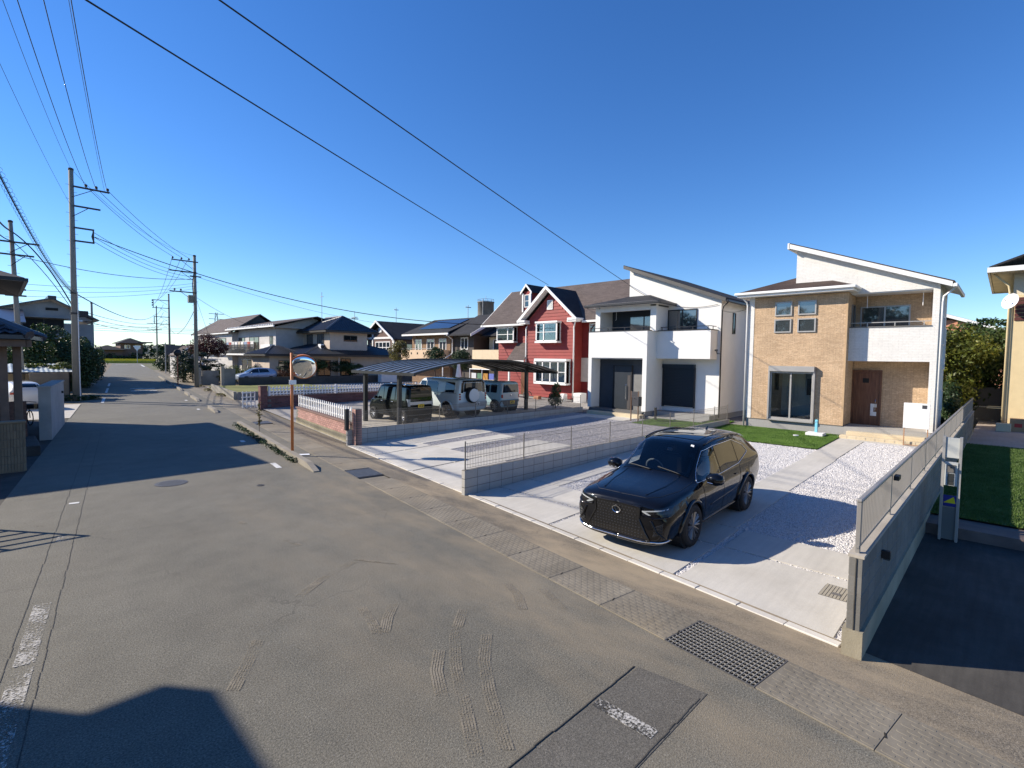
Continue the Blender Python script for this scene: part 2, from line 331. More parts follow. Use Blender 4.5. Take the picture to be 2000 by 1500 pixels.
# long seams beside the left edge line, dust tracks
o = MB()
for du in (-.99, -.70):
    v = 4.0
    while v < 26: d = random.uniform(-.008,.008); p = [uv(du+d-.004,v,.0045), uv(du+d+.004,v,.0045), uv(du+d+.004,v+.24,.0045), uv(du+d-.004,v+.24,.0045)]; o.poly(p); v += .25
struct(o.build('line_seam', m_crack))
o = MB()
def track(pts, w):
    for a, b in zip(pts[:-1], pts[1:]):
        a = Vector(a); b = Vector(b); n = (b-a).normalized(); n = Vector((-n.y, n.x, 0))*w*.5; o.poly([tuple(a-n), tuple(a+n), tuple(b+n), tuple(b-n)])
tz = .006
for pts_ in [[(4.1, 4.82), (3.64, 4.43), (3.28, 3.97), (2.98, 3.49), (2.77, 3.15), (2.62, 2.91)], [(3.91, 4.18), (3.55, 3.83), (3.25, 3.43), (2.99, 3.02), (2.85, 2.79)], [(3.33, 4.31), (3.08, 4.04), (2.88, 3.69)], [(3.55, 5.55), (3.31, 5.32), (3.06, 5.0)], [(3.21, 5.78), (3.13, 5.41), (3.02, 5.07)], [(2.76, 6.6), (3.23, 6.91), (3.83, 7.15)], [(3.91, 7.21), (4.25, 6.64)], [(2.0, 5.88), (1.74, 5.48), (1.51, 5.14)], [(3.47, 8.8), (3.53, 8.42)], [(3.24, 10.42), (3.24, 10.13)], [(5.02, 4.96), (4.9, 4.64), (4.64, 4.3)], [(5.27, 4.5), (5.02, 3.94)]]:
    q_ = []
    for a_, b_ in zip(pts_[:-1], pts_[1:]): q_ += [(a_[0]+(b_[0]-a_[0])*k/4, a_[1]+(b_[1]-a_[1])*k/4, tz) for k in range(4)]
    q_.append((*pts_[-1], tz))
    for d_ in (-.055,-.028,0,.028,.055): track([(x_+d_*.7, y_-d_*.7, tz+.0003*abs(d_)*10) for x_, y_, z_ in q_], .021)
stuff(tag(o.build('tyre_dust', m_dust), 'sandy tyre tracks dragged across the near asphalt', 'dust'))
# manholes
m_iron = M('cast_iron', (.13,.125,.12), .55, .4, .2, 12, .5, 40)
def manhole(x, y, r, label):
    t = thing('manhole_cover', label, 'manhole', (x, y, .003)); MB().lathe([(r*1.12,0),(r*1.12,.006),(r*1.02,.007),(r*1.02,.002)], (x,y,.003), 40).build('frame_ring', m_iron, t)
    b = MB().lathe([(r,0),(r,.007),(r*.9,.009)], (x,y,.003), 40)
    for i in range(-5,6):
        for j in range(-5,6):
            if (i*i+j*j)**.5 < 5.2: b.box(x+i*r*.165-r*.05, x+i*r*.165+r*.05, y+j*r*.165-r*.05, y+j*r*.165+r*.05, .011, .016)
    b.build('lid', m_iron, t)
manhole(2.99, 14.66, .31, 'round iron manhole cover in the middle of the near street'); manhole(4.5, 13.0, .08, 'small round iron valve cover in the road near the gutter')
# gutter covers
gut = struct(MB().poly([uv(4.86,-14,-.02), uv(5.58,-14,-.02), uv(5.58,120,-.02), uv(4.86,120,-.02)]).build('gutter', m_gut))
b1 = MB().bev(.004,.726,.002,.998,-.03,.012,.004); b2 = MB().bev(.004,.726,.002,.998,-.03,.012,.004)
rows = 11; dw = .70/rows
for i in range(rows):
    for j in range(8):
        cx = .018 + dw*(i+.5); cy = .065 + .122*j + (.061 if i % 2 else 0)
        if cy > .95: continue
        hw, hl = dw*.36, .052; pr = [(-hw*.5,-hl),(hw*.5,-hl),(hw,-hl*.62),(hw,hl*.62),(hw*.5,hl),(-hw*.5,hl),(-hw,hl*.62),(-hw,-hl*.62)]
        n = len(b1.v); b1.v += [(cx+a, cy+c, .010) for a, c in pr] + [(cx+a*.8, cy+c*.9, .0148) for a, c in pr]
        b1.f += [tuple(n+8+k for k in range(8))] + [(n+k, n+(k+1)%8, n+8+(k+1)%8, n+8+k) for k in range(8)]
ms1 = b1.mesh('gutter_cover'); ms2 = b2.mesh('gutter_cover'); ms1.materials.append(m_gut); ms2.materials.append(m_gut)
GR = [(2.34,3.38),(12.88,13.92),(25.6,26.6)]
v = -5.66; cov1 = []; cov2 = []
while v < 62:
    hit = [g_ for g_ in GR if v < g_[1]-.02 and v+1 > g_[0]+.02]
    if hit: v = hit[0][1]; continue
    nx = [g_[0] for g_ in GR if g_[0] > v]; L = 1.0
    if nx and nx[0]-v < 1.25: L = nx[0]-v
    (cov1 if v < 16 else cov2).append((v, L)); v += L
for mesh_, cv in ((ms1, cov1), (ms2, cov2)):
    for o, (v0, L) in zip(pieces('gutter_cover', mesh_, m_gut, gut, [uv(4.862, v0, .0) for v0, L in cv], rots=(0,0,-A8)), cv): o.scale.y = L
m_hole = M('lifting_hole', (.02,.018,.015), .9)
holes = [uv(u0, v0+.0, .0135) for v0, L in cov1 for u0 in (5.13,)]
hm = MB().box(-.008,.008,-.035,.035,-.01,.002).mesh('lifting_slot'); pieces('lifting_slot', hm, m_hole, gut, holes[::1], rots=(0,0,-A8-1.2))
m_grs = M('grate_steel', (.30,.285,.255), .6, .25, .15, 12)
def grate(v0, v1, nb, label, cross=True):
    t = thing('gutter_grate', label, 'grate', uv(5.22,(v0+v1)/2,0), -A8, 'steel grates over the roadside gutter'); L = v1-v0; W = .728
    MB().box(-W/2,W/2,-L/2,L/2,-.42,-.40).build('pit_floor', m_hole, t); f = MB()
    for a in (-W/2, W/2-.012): f.box(a,a+.012,-L/2,L/2,-.40,.014)
    for a in (-L/2, L/2-.012): f.box(-W/2+.012,W/2-.012,a,a+.012,-.40,.014)
    f.build('frame', m_iron, t)
    bm_ = MB().box(-.003,.003,-L/2+.012,L/2-.012,-.016,.0).mesh('bearing_bar')
    if cross:
        n = 10; pieces('bearing_bar', bm_, m_grs, t, [(-W/2+W*(i+1)/(n+1),0,.015) for i in range(n)])
        cm = MB().box(-W/2+.012,W/2-.012,-.003,.003,-.007,.0).mesh('cross_bar'); n = 22
        pieces('cross_bar', cm, m_grs, t, [(0,-L/2+L*(i+1)/(n+1),.018) for i in range(n)])
    else:
        cm = MB().box(-W/2+.012,W/2-.012,-.014,.014,-.04,.0).mesh('cross_bar'); n = nb
        pieces('cross_bar', cm, m_steel, t, [(0,-L/2+L*(i+1)/(n+1),.015) for i in range(n)])
    return t
# open the gutter sheet under the grates by sinking it: the sheet is rebuilt between grates
me = gut.data; me.clear_geometry(); gs = MB(); e0 = -14
for g0, g1 in GR + [(120,120)]: gs.poly([uv(4.86,e0,-.02), uv(5.58,e0,-.02), uv(5.58,g0,-.02), uv(4.86,g0,-.02)]); e0 = g1
me.from_pydata(gs.v, [], gs.f); me.update()
grate(2.34,3.38,0,'near steel grid grate in the gutter at the corner of the tan house lot'); grate(12.88,13.92,8,'steel bar grate in the gutter beyond the mesh fence',False); grate(25.6,26.6,8,'small dark steel grate in the gutter beside the brick picket wall',False)
# ground must be open there too: the ground sheet lies below, so lower pit floors are hidden; keep them above it
for o in bpy.data.objects:
    if o.name.startswith('pit_floor'): o.location.z = .40-.058+.0
# ------------------------------------------------------------ kerbs
kb = struct(MB().poly([uv(6.30,1.0,-.015), uv(6.50,1.0,-.015), uv(6.50,18.1,-.015), uv(6.30,18.1,-.015)]).build('kerb', m_kerb))
km = MB().bev(0,.12,.003,.597,-.06,.018,.008).mesh('kerb_stone'); kl = []
v = 2.12
while v < 17.6: kl.append((v, random.uniform(-.006,.006))); v += .6
pieces('kerb_stone', km, m_kerb, kb, [uv(6.32, v0, .0+d) for v0, d in kl if not (9.55 < v0 < 9.75)], rots=(0,0,-A8))
def kerbblock(v0, v1, u0, label, wedge=True):
    h = .17; b = MB(); w = .16; e = min(.7, (v1-v0)*.4) if wedge else 0
    pts = [(v0,0),(v1,0),(v1,h)] + ([(v0+e,h),(v0,.03)] if wedge else [(v0,h)])
    n = len(pts); vs = [uv(u0, p[0], p[1]) for p in pts] + [uv(u0+w, p[0], p[1]) for p in pts]
    b.add(vs, [tuple(range(n)), tuple(range(2*n-1,n-1,-1))] + [(i, i+n, (i+1)%n+n, (i+1)%n) for i in range(n)])
    return tag(b.build('kerb_block', m_kerbshade), label, 'kerb', 'concrete kerb blocks between street and gutter')
kerbblock(14.2,25.8,4.12,'long low concrete kerb block with weeds, beside the orange mirror pole')
for v0, v1, l in ((31.6,34.6,'concrete kerb block across from the white lattice gate'),(39.8,44.2,'broken kerb block beyond the driveway of the grassy corner'),(45.4,48.5,'kerb block near the concrete garden gate posts'),(52,60,'far kerb block before the thin red pole'),(63,70,'far kerb block level with the parked dark van'),(73,84,'farthest kerb block along the street')): kerbblock(v0,v1,4.0,l)
# ------------------------------------------------------------ lots
def clip(pts, xc, keep):
    out = []
    for i, p in enumerate(pts):
        q = pts[(i+1) % len(pts)]; a = (p[0]-xc)*keep >= 0; b = (q[0]-xc)*keep >= 0
        if a: out.append(p)
        if a != b: f = (xc-p[0])/(q[0]-p[0]); out.append((xc, p[1]+f*(q[1]-p[1])))
    return out
def sheet(name, pts, mat, dz=-.035):
    b = MB(); XB = 7.6+.40/.024
    for part in (clip(pts, 7.6, -1), clip(clip(pts, 7.6, 1), XB, -1), clip(pts, XB, 1)):
        if len(part) > 2: b.poly([(x, y, lot(x)+dz) for x, y in part])
    return struct(b.build(name, mat))
m_grbase = M('gravel_bed', (.20,.19,.18), .95, 0, .2, 30, .6, 60); m_grbase2 = M('grey_gravel_bed', (.13,.128,.13), .95, 0, .2, 30, .6, 60)
def fx(y, d=0): return (6.45+d)/CA + y*SA/CA            # world x of the lot front line (u = 6.45 + d)
ly = lambda a, b: [(fx(a), a), (fx(b), b)]
l1 = sheet('tan_house_lot', [(fx(1.14),1.14),(7.6,1.14),(31,1.14),(31,8.9),(7.7,8.9),(fx(8.9),8.9)], m_grbase)
l2 = sheet('white_house_lot', [(fx(8.9),8.9),(31,8.9),(31,16.78),(fx(16.78),16.78)], m_grbase2)
l3 = sheet('carport_lot', [(fx(16.78),16.78),(48,16.78),(48,31.2),(fx(31.2),31.2)], m_dirtlot, -.012)
struct(MB().poly([(fx(31.2),31.2,-.03),(90,31.2,-.03),(90,57,-.03),(fx(57),57,-.03)]).build('corner_lot', m_dirtlot)); struct(MB().poly([(fx(57),57,-.03),(90,57,-.03),(90,110,-.03),(fx(110),110,-.03)]).build('garden_lot', m_soil))
def slab(parent, pts, top=0.0, th=.10):
    b = MB(); n = len(pts); vs = [(x, y, lot(x)+top) for x, y in pts] + [(x, y, lot(x)+top-th) for x, y in pts]
    b.add(vs, [tuple(range(n)), tuple(range(2*n-1,n-1,-1))] + [(i, i+n, (i+1)%n+n, (i+1)%n) for i in range(n)])
    return b.build('concrete_slab', m_conc, parent)
g_ = .035
def rect(x0,x1,y0,y1): return [(x0,y0),(x1,y0),(x1,y1),(x0,y1)]
for y0, y1 in ((1.32,3.36),(3.47,6.17),(6.25,8.86)):
    slab(l1, [(fx(y0)+.005,y0),(8.62,y0),(8.62,y1),(fx(y1)+.005,y1)])
    if y0 < 3: slab(l1, rect(8.70,9.76,y0-.1,y1))
    elif y0 < 6: slab(l1, rect(8.70,9.73,y0+.02,y1)); slab(l1, rect(9.77,13.2,3.56,6.17))
    else: slab(l1, rect(8.70,9.73,y0,y1))
slab(l1, rect(13.22,17.9,3.62,4.42)); slab(l1, rect(17.92,22.1,3.66,4.46)); slab(l1, rect(22.12,23.0,1.3,4.46)); slab(l1, rect(9.77,13.2,7.86,8.86)); slab(l1, rect(13.22,16.5,7.86,8.86))
for y0, y1 in ((8.98,11.79),(11.87,14.47),(14.54,16.7)):
    slab(l2, [(fx(y0)+.005,y0),(9.66,y0),(9.66,y1),(fx(y1)+.005,y1)]); slab(l2, rect(9.70,10.81,y0,y1))
slab(l2, rect(10.85,14.2,15.1,16.7)); slab(l2, rect(10.85,14.2,13.5,14.46)); slab(l2, rect(10.85,14.2,11.86,12.6)); slab(l2, rect(10.85,14.2,10.83,11.80)); slab(l2, rect(14.24,22.2,15.15,15.85)); slab(l2, rect(20.9,22.1,12.9,15.12))
# carport floor
m_cpf = concrete('carport_concrete', (.44,.40,.34), .08, .2)
for x0, x1 in ((11.6,14.6),(14.66,17.9),(17.96,21.6)):
    b = MB(); pts = rect(x0,x1,17.4,23.6); vs = [(x,y,lot(x)+.01) for x,y in pts] + [(x,y,lot(x)-.1) for x,y in pts]
    b.add(vs, [(0,1,2,3),(7,6,5,4)] + [(i,i+4,(i+1)%4+4,(i+1)%4) for i in range(4)]).build('concrete_slab', m_cpf, l3)
# gravel scattered with geometry nodes
def scatter(name, mat, pts, dens, rad, smin, smax, label, cat, dz=-.03, blade=False, seed=1):
    b = MB(); 
    for poly in pts: b.poly([(x, y, lot(x)+dz) for x, y in poly])
    o = b.build(name, mat); stuff(tag(o, label, cat))
    gt = bpy.data.node_groups.new(name+'_nodes', 'GeometryNodeTree'); gt.interface.new_socket('Geometry', in_out='INPUT', socket_type='NodeSocketGeometry'); gt.interface.new_socket('Geometry', in_out='OUTPUT', socket_type='NodeSocketGeometry')
    def n(k): return gt.nodes.new(k)
    gi = n('NodeGroupInput'); go = n('NodeGroupOutput'); dp = n('GeometryNodeDistributePointsOnFaces'); dp.inputs['Density'].default_value = dens; dp.inputs['Seed'].default_value = seed
    ip = n('GeometryNodeInstanceOnPoints')
    if blade: s_ = n('GeometryNodeMeshCone'); s_.inputs['Vertices'].default_value = 3; s_.inputs['Radius Top'].default_value = 0; s_.inputs['Radius Bottom'].default_value = rad; s_.inputs['Depth'].default_value = blade; s_.fill_type = 'NONE'
    else: s_ = n('GeometryNodeMeshIcoSphere'); s_.inputs['Radius'].default_value = rad; s_.inputs['Subdivisions'].default_value = 1
    sm = n('GeometryNodeSetMaterial'); sm.inputs['Material'].default_value = mat
    rr = n('FunctionNodeRandomValue'); rr.data_type = 'FLOAT_VECTOR'; a = .45 if blade else 6.28
    rr.inputs[0].default_value = (-a,-a,-6.28); rr.inputs[1].default_value = (a,a,6.28)
    rs = n('FunctionNodeRandomValue'); rs.data_type = 'FLOAT_VECTOR'; rs.inputs[0].default_value = smin; rs.inputs[1].default_value = smax; rs.inputs['Seed'].default_value = 5
    jg = n('GeometryNodeJoinGeometry'); L = gt.links.new
    L(gi.outputs[0], dp.inputs['Mesh']); L(dp.outputs['Points'], ip.inputs['Points']); L(s_.outputs['Mesh'], sm.inputs['Geometry']); L(sm.outputs[0], ip.inputs['Instance']); L(rr.outputs[0], ip.inputs['Rotation']); L(rs.outputs[0], ip.inputs['Scale'])
    L(ip.outputs[0], jg.inputs[0]); L(gi.outputs[0], jg.inputs[0]); L(jg.outputs[0], go.inputs[0])
    md = o.modifiers.new('scatter', 'NODES'); md.node_group = gt; return o
def stonemat(name, lo, hi):
    m, t, b = newmat(name); oi = N(t, 'ObjectInfo'); n = noise(t, pos(t), 55, 1); f = maths(t, 'ADD', maths(t, 'MULTIPLY', oi.outputs['Random'], .0), n.outputs[0])
    r_ = ramp(t, f, [(.34, lo), (.62, hi)]); t.links.new(r_.outputs[0], b.inputs['Base Color']); b.inputs['Roughness'].default_value = .85; return m
m_st1 = stonemat('white_gravel', (.36,.345,.335), (.70,.68,.665)); m_st2 = stonemat('grey_gravel', (.19,.185,.195), (.46,.44,.445))
G1 = [rect(9.76,22.1,1.15,3.64), rect(13.2,19.3,4.42,7.86), rect(9.76,13.2,6.17,7.86), rect(16.5,19.3,7.86,8.88), rect(8.62,8.70,1.3,8.8), rect(8.62,9.8,3.34,3.52), rect(9.72,9.78,1.3,8.8), [(fx(3.36),3.36),(8.7,3.36),(8.7,3.5),(fx(3.5),3.5)], [(fx(6.17),6.17),(8.7,6.17),(8.7,6.25),(fx(6.25),6.25)], [(fx(1.15),1.15),(8.7,1.15),(8.7,1.32),(fx(1.32),1.32)]]
scatter('gravel', m_st1, G1, 1150, .0165, (.6,.6,.5), (1.7,1.5,1.1), 'white crushed gravel on the lot of the tan house', 'gravel', -.022)
G2 = [rect(10.82,14.22,14.46,15.1), rect(10.82,14.22,12.6,13.5), rect(14.2,22.0,8.95,15.15), rect(14.2,21.9,15.85,16.7), rect(10.82,14.22,8.95,10.83)]
scatter('gravel', m_st2, G2, 950, .0155, (.6,.6,.45), (1.6,1.5,1.0), 'grey gravel on the lot of the white house', 'gravel', -.022, seed=3)
m_turf = leafmat('turf_green', (.075,.155,.018), (.15,.27,.04), (.20,.31,.06), .15); m_turf2 = leafmat('lawn_green', (.07,.125,.02), (.13,.21,.045), (.20,.25,.08), .15)
struct(sheet('turf_base', rect(19.3,23.02,4.47,8.86), M('turf_backing', (.085,.16,.025), .95, 0, .15, 6), .002))
scatter('grass', m_turf, [rect(19.3,23.0,4.48,8.86)], 9000, .006, (.8,.8,.6), (1.3,1.3,1.3), 'bright green artificial turf in front of the tan house', 'grass', .012, .035)
scatter('grass', m_turf, [rect(20.5,24.2,9.05,12.3)], 4000, .006, (.8,.8,.6), (1.3,1.3,1.3), 'strip of green turf beside the white house', 'grass', .0, .035, seed=4)
# neighbour's driveway, lawn, side path
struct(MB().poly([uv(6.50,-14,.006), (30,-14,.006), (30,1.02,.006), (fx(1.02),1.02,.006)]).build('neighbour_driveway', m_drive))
struct(MB().poly([(13.05,-8,.22),(25.4,-8,.22),(25.4,1.02,.22),(13.05,1.02,.22)]).build('lawn_base', M('lawn_soil', (.06,.085,.025), .95, 0, .2, 5)))
o = scatter('grass', m_turf2, [[(13.05,-6,),(25.4,-6),(25.4,1.02),(13.05,1.02)]], 2600, .008, (.8,.8,.6), (1.4,1.4,1.4), 'green lawn of the yellow house beyond the low wall', 'grass', 0, .05, seed=9)
for vv in o.data.vertices: vv.co.z = .235
struct(MB().box(12.3,13.05,-8,1.02,-.1,.20).build('step_edge', M('brown_paving', (.15,.115,.10), .8, 0, .2, 3)))
struct(MB().poly([(25.4,-3,.21),(37,-3,.21),(37,1.02,.21),(25.4,1.02,.21)]).build('side_path', concrete('path_concrete', (.36,.31,.28), .1, .3)))
# left side of the street
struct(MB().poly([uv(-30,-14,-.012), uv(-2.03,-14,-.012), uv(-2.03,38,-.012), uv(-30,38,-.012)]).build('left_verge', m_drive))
m_slabl = concrete('left_drive_concrete', (.48,.45,.40), .1, .25)
struct(MB().poly([uv(-16,32.4,.02), uv(-2.02,32.4,.02), uv(-2.02,41.0,.02), uv(-16,41.0,.02)]).build('left_driveway', m_slabl))
struct(MB().poly([uv(-50,41,-.008), uv(-2.03,41,-.008), uv(-2.03,192,-.008), uv(-50,192,-.008)]).build('left_garden', m_soil))
# ------------------------------------------------------------ walls, fences, street furniture
m_blk = concrete('new_block_concrete', (.40,.385,.355), .09, .15, (.36,.32,.27), .2, rnd=.05); m_mort = concrete('mortar', (.17,.16,.145), .1, .2)
m_blkold = concrete('old_block_concrete', (.175,.168,.152), .16, .45, (.12,.11,.10), .35, rnd=.08)
def blockwall(name, x0, n, y0, courses, z0, th, mat, label, bl=.4, bh=.2, capw=None, ends=True):
    L = n*bl; t = thing(name, label, 'wall', (x0, y0, 0))
    MB().box(x0+.004, x0+L-.004, y0+.006, y0+th-.006, z0-.3, z0+courses*bh-.003).build('mortar_core', m_mort, t)
    me = MB().bev(0, bl-.011, 0, th, 0, bh-.011, .006).mesh('concrete_block')
    pieces('concrete_block', me, mat, t, [(x0+i*bl+.003, y0, z0+c*bh) for c in range(courses) for i in range(n)]); return t
def meshfence(label, xs, y, zb, h, panel_h=None, r=.0036):
    t = thing('mesh_fence', label, 'fence', (xs[0], y, zb)); pm = MB().bev(-.014,.014,-.014,.014,-.02,h+.03,.003); pm.lathe([(.016,h+.03),(.016,h+.045),(.006,h+.052)], n=8)
    pieces('post', pm.mesh('post'), m_alu, t, [(x, y, zb) for x in xs])
    for a, b in zip(xs[:-1], xs[1:]):
        w_ = MB(); k = int((b-a)/.05)
        for i in range(1, k): x = a+(b-a)*i/k; w_.box(x-r, x+r, y-.022, y-.0176, zb+.03, zb+h)
        for z in (zb+.045, zb+.12, zb+h*.5, zb+h*.85, zb+h): w_.box(a+.012, b-.012, y-.0275, y-.022, z-.004, z+.004)
        w_.build('mesh_panel', m_alu, t)
    return t
m_wall = blockwall('block_wall', 7.56, 39, 8.88, 3, -.01, .12, m_blk, 'pale concrete block wall between the tan house lot and the white house lot')
meshfence('bronze wire mesh fence on the block wall beside the black car', [7.62+2.0*i for i in range(8)]+[23.0], 8.94, .59, .62)
blockwall('block_wall', 8.76, 35, 16.74, 3, -.02, .12, m_blk, 'concrete block wall between the white house lot and the carport')
meshfence('bronze wire mesh fence on the block wall in front of the carport', [8.9]+[10.9+2.0*i for i in range(6)]+[22.6], 16.80, .58, .62)
tag(MB().bev(8.70,8.82,16.72,16.86,.55,1.32,.01).build('gate_pillar', m_black), 'dark narrow gate pillar at the end of the brick picket wall', 'pillar')
# right boundary wall with aluminium slat fence
rw = blockwall('boundary_wall', 6.46, 61, 1.02, 4, .30, .13, m_blkold, 'weathered block boundary wall on the right of the tan house lot')
MB().box(6.44,31.0,.99,1.18,-.05,.302).build('footing', concrete('footing_concrete', (.33,.29,.21), .2, .6, (.14,.12,.08), .5), rw)
MB().box(6.46,30.9,1.01,1.16,1.098,1.13).build('coping', concrete('coping_concrete', (.40,.36,.30), .15, .35), rw)
MB().box(6.452,6.462,1.078,1.086,.30,1.095).build('end_joint', m_crack, rw)
m_sf = M('fence_aluminium', (.33,.31,.285), .42, .35, .05)
sf = thing('slat_fence', 'grey aluminium slat fence on top of the right boundary wall', 'fence', (6.5,1.09,1.13))
fp = MB().bev(-.022,.022,-.022,.022,0,.60,.004).mesh('post'); pieces('post', fp, m_sf, sf, [(6.56+2.0*i, 1.09, 1.125) for i in range(13)])
MB().bev(6.53,30.7,1.062,1.118,1.685,1.722,.01).build('top_rail', m_sf, sf); MB().box(6.53,30.7,1.075,1.105,1.185,1.215).build('bottom_rail', m_sf, sf)
bm_ = MB().box(-.006,.006,-.013,.013,0,.472).mesh('slat'); xs = []; x = 6.66
while x < 30.6:
    if min(abs(x-(6.56+2*i)) for i in range(13)) > .04: xs.append(x)
    x += .095
pieces('slat', bm_, m_sf, sf, [(x, 1.09, 1.214) for x in xs])
MB().box(8.60,8.78,1.0,1.06,1.60,1.66).build('notice_clip', m_black, sf)
wl = thing('wall_lamp', 'small dark light fitting on the shaded side of the boundary wall', 'lamp', (7.63,1.02,.82)); MB().bev(7.6,7.66,.93,1.02,.80,.90,.006).build('housing', m_black, wl); MB().box(7.607,7.653,.935,1.0,.785,.80).build('lens', m_glassl, wl)
# intercom post
it = thing('intercom_post', 'grey aluminium intercom and letterbox post at the edge of the lawn', 'post', (12.06,.66,0)); 
MB().box(12.0,12.10,.52,.56,0,1.90).build('side_frame', m_alul, it); MB().box(12.0,12.10,.75,.79,0,1.90).build('side_frame', m_alul, it)
m_panel = M('pale_panel', (.52,.53,.50), .4, .1, .05); MB().box(12.02,12.08,.56,.75,1.52,1.88).build('name_panel', m_panel, it); MB().box(12.03,12.07,.56,.75,.03,.62).build('lower_panel', M('grey_panel', (.17,.18,.17), .5, .1, .05), it)
MB().box(11.985,12.07,.565,.745,1.02,1.44).build('letterbox', m_panel, it); MB().box(11.97,11.985,.60,.71,1.26,1.40).build('intercom_unit', m_alu, it); MB().lathe([(.012,0),(.012,.006)], (11.965,.66,1.35), 10, 'x').build('camera_lens', m_black, it)
MB().box(11.98,11.986,.61,.70,1.03,1.24).build('glass_slot', m_glass, it)
st = MB().box(12.005,12.011,.565,.745,.64,.84).build('security_sticker', M('sticker_blue', (.02,.03,.22), .4), it)
MB().poly([(12.003,.57,.70),(12.003,.74,.70),(12.003,.60,.82)]).build('yellow_band', M('sticker_yellow', (.75,.62,.02), .4), st)
# back fence at end of side path
bf = thing('back_fence', 'dark grey screen fence closing the path behind the yellow house', 'fence', (37,-1,0)); MB().box(36.95,37.1,-3,1.6,0,.9).build('base_wall', m_blkold, bf); MB().box(37.0,37.04,-3,1.6,1.02,2.0).build('screen_panel', M('dark_screen', (.07,.07,.075), .5, .2), bf); MB().box(36.98,37.06,-3,1.6,.93,1.0).build('rail', m_alul, bf)
for y in (-2.9,-.7,1.5): MB().box(36.97,37.0,y,y+.05,.9,2.02).build('post', m_sf, bf)
# ------------------------------------------------------------ brick walls with white pickets
m_brk = concrete('pink_brick', (.42,.235,.20), .12, .35, (.5,.36,.32), .4, rnd=.18); m_brkd = concrete('dark_red_brick', (.20,.095,.085), .15, .35, (.10,.05,.05), .4, rnd=.2); m_brkcap = concrete('brick_cap', (.19,.12,.10), .15, .4, (.09,.07,.06))
m_moss = concrete('mossy_concrete', (.33,.29,.20), .2, .55, (.15,.14,.07), .4)
def brickrow(parent, me, mat, org, d, n, bl, rows, bh, z0):
    locs = []; rz = math.atan2(d[1], d[0])
    for r_ in range(rows):
        for i in range(n):
            s_ = i*bl + (bl*.5 if r_ % 2 else 0)
            if s_ + bl > n*bl + .01: continue
            locs.append((org[0]+d[0]*s_, org[1]+d[1]*s_, z0+r_*bh))
    return pieces('brick', me, mat, parent, locs, rots=(0,0,rz))
pw = thing('brick_wall', 'low pink brick wall on a mossy footing beside the gutter', 'wall', uv(6.62,20,0)); d_ = (-SA*-1, CA)
def uvb(b, u0, u1, v0, v1, z0, z1): 
    vs = [uv(u,v,z) for z in (z0,z1) for u,v in ((u0,v0),(u1,v0),(u1,v1),(u0,v1))]; return b.add(vs, [(3,2,1,0),(4,5,6,7),(0,1,5,4),(1,2,6,5),(2,3,7,6),(3,0,4,7)])
v0, v1 = 17.95, 25.2
uvb(MB(), 6.52,6.74,v0,v1,-.1,.30).build('footing', m_moss, pw); uvb(MB(), 6.545,6.70,v0+.01,v1-.01,.28,.72).build('mortar_core', m_mort, pw)
bl, bh = .242, .085; bme = MB().bev(.004,bl-.008,-.13,0,.004,bh-.008,.005).mesh('brick'); dv = (SA, CA); o0 = uv(6.533, v0, 0)
brickrow(pw, bme, m_brk, (o0[0], o0[1]), dv, int((v1-v0)/bl), bl, 5, bh, .30); 
uvb(MB(), 6.50,6.75,v0,v1,.725,.78).build('cap', m_brkcap, pw)
pil = thing('brick_pillar', 'pink brick pillar at the end of the picket fence by the block wall', 'pillar', uv(6.62,17.6,0)); uvb(MB(), 6.54,6.76,17.52,17.86,-.1,1.33).build('mortar_core', m_mort, pil)
pme = MB().bev(0,.165,-.235,.0,.004,.077,.005).mesh('brick')
pieces('brick', pme, m_brk, pil, [uv(6.535, 17.52+.172*j, .04+.085*i) for i in range(15) for j in range(2)], rots=(0,0,R(90)-A8))
for o in pil.children:
    if o.name.startswith('brick'): o.rotation_euler.z = R(90)-A8; o.location = Vector(o.location) + Vector((0.0,0,0))
def picket(label, vs_, u0, z0, z1, grp='white picket fences'):
    t = thing('picket_fence', label, 'fence', uv(u0, vs_[0], z0), -A8, grp); L = vs_[1]-vs_[0]; n = int(L/.245); h = z1-z0
    pk = MB().bev(-.012,.012,-.042,.042,0,h-.05,.004); pk.slab([(-.012,-.042,h-.052),(-.012,.042,h-.052),(-.012,.022,h-.006),(-.012,-.022,h-.006)], (.024,0,0))
    pieces('picket', pk.mesh('picket'), m_wpvc, t, [(0, L*(i+.5)/n, 0) for i in range(n)]); rm = MB().bev(.013,.045,0,L,-.03,.03,.004).mesh('rail'); pieces('rail', rm, m_wpvc, t, [(0,0,h*.22),(0,0,h*.74)]); return t
picket('white picket fence on top of the low pink brick wall', (18.0,25.1), 6.60, .82, 1.36)
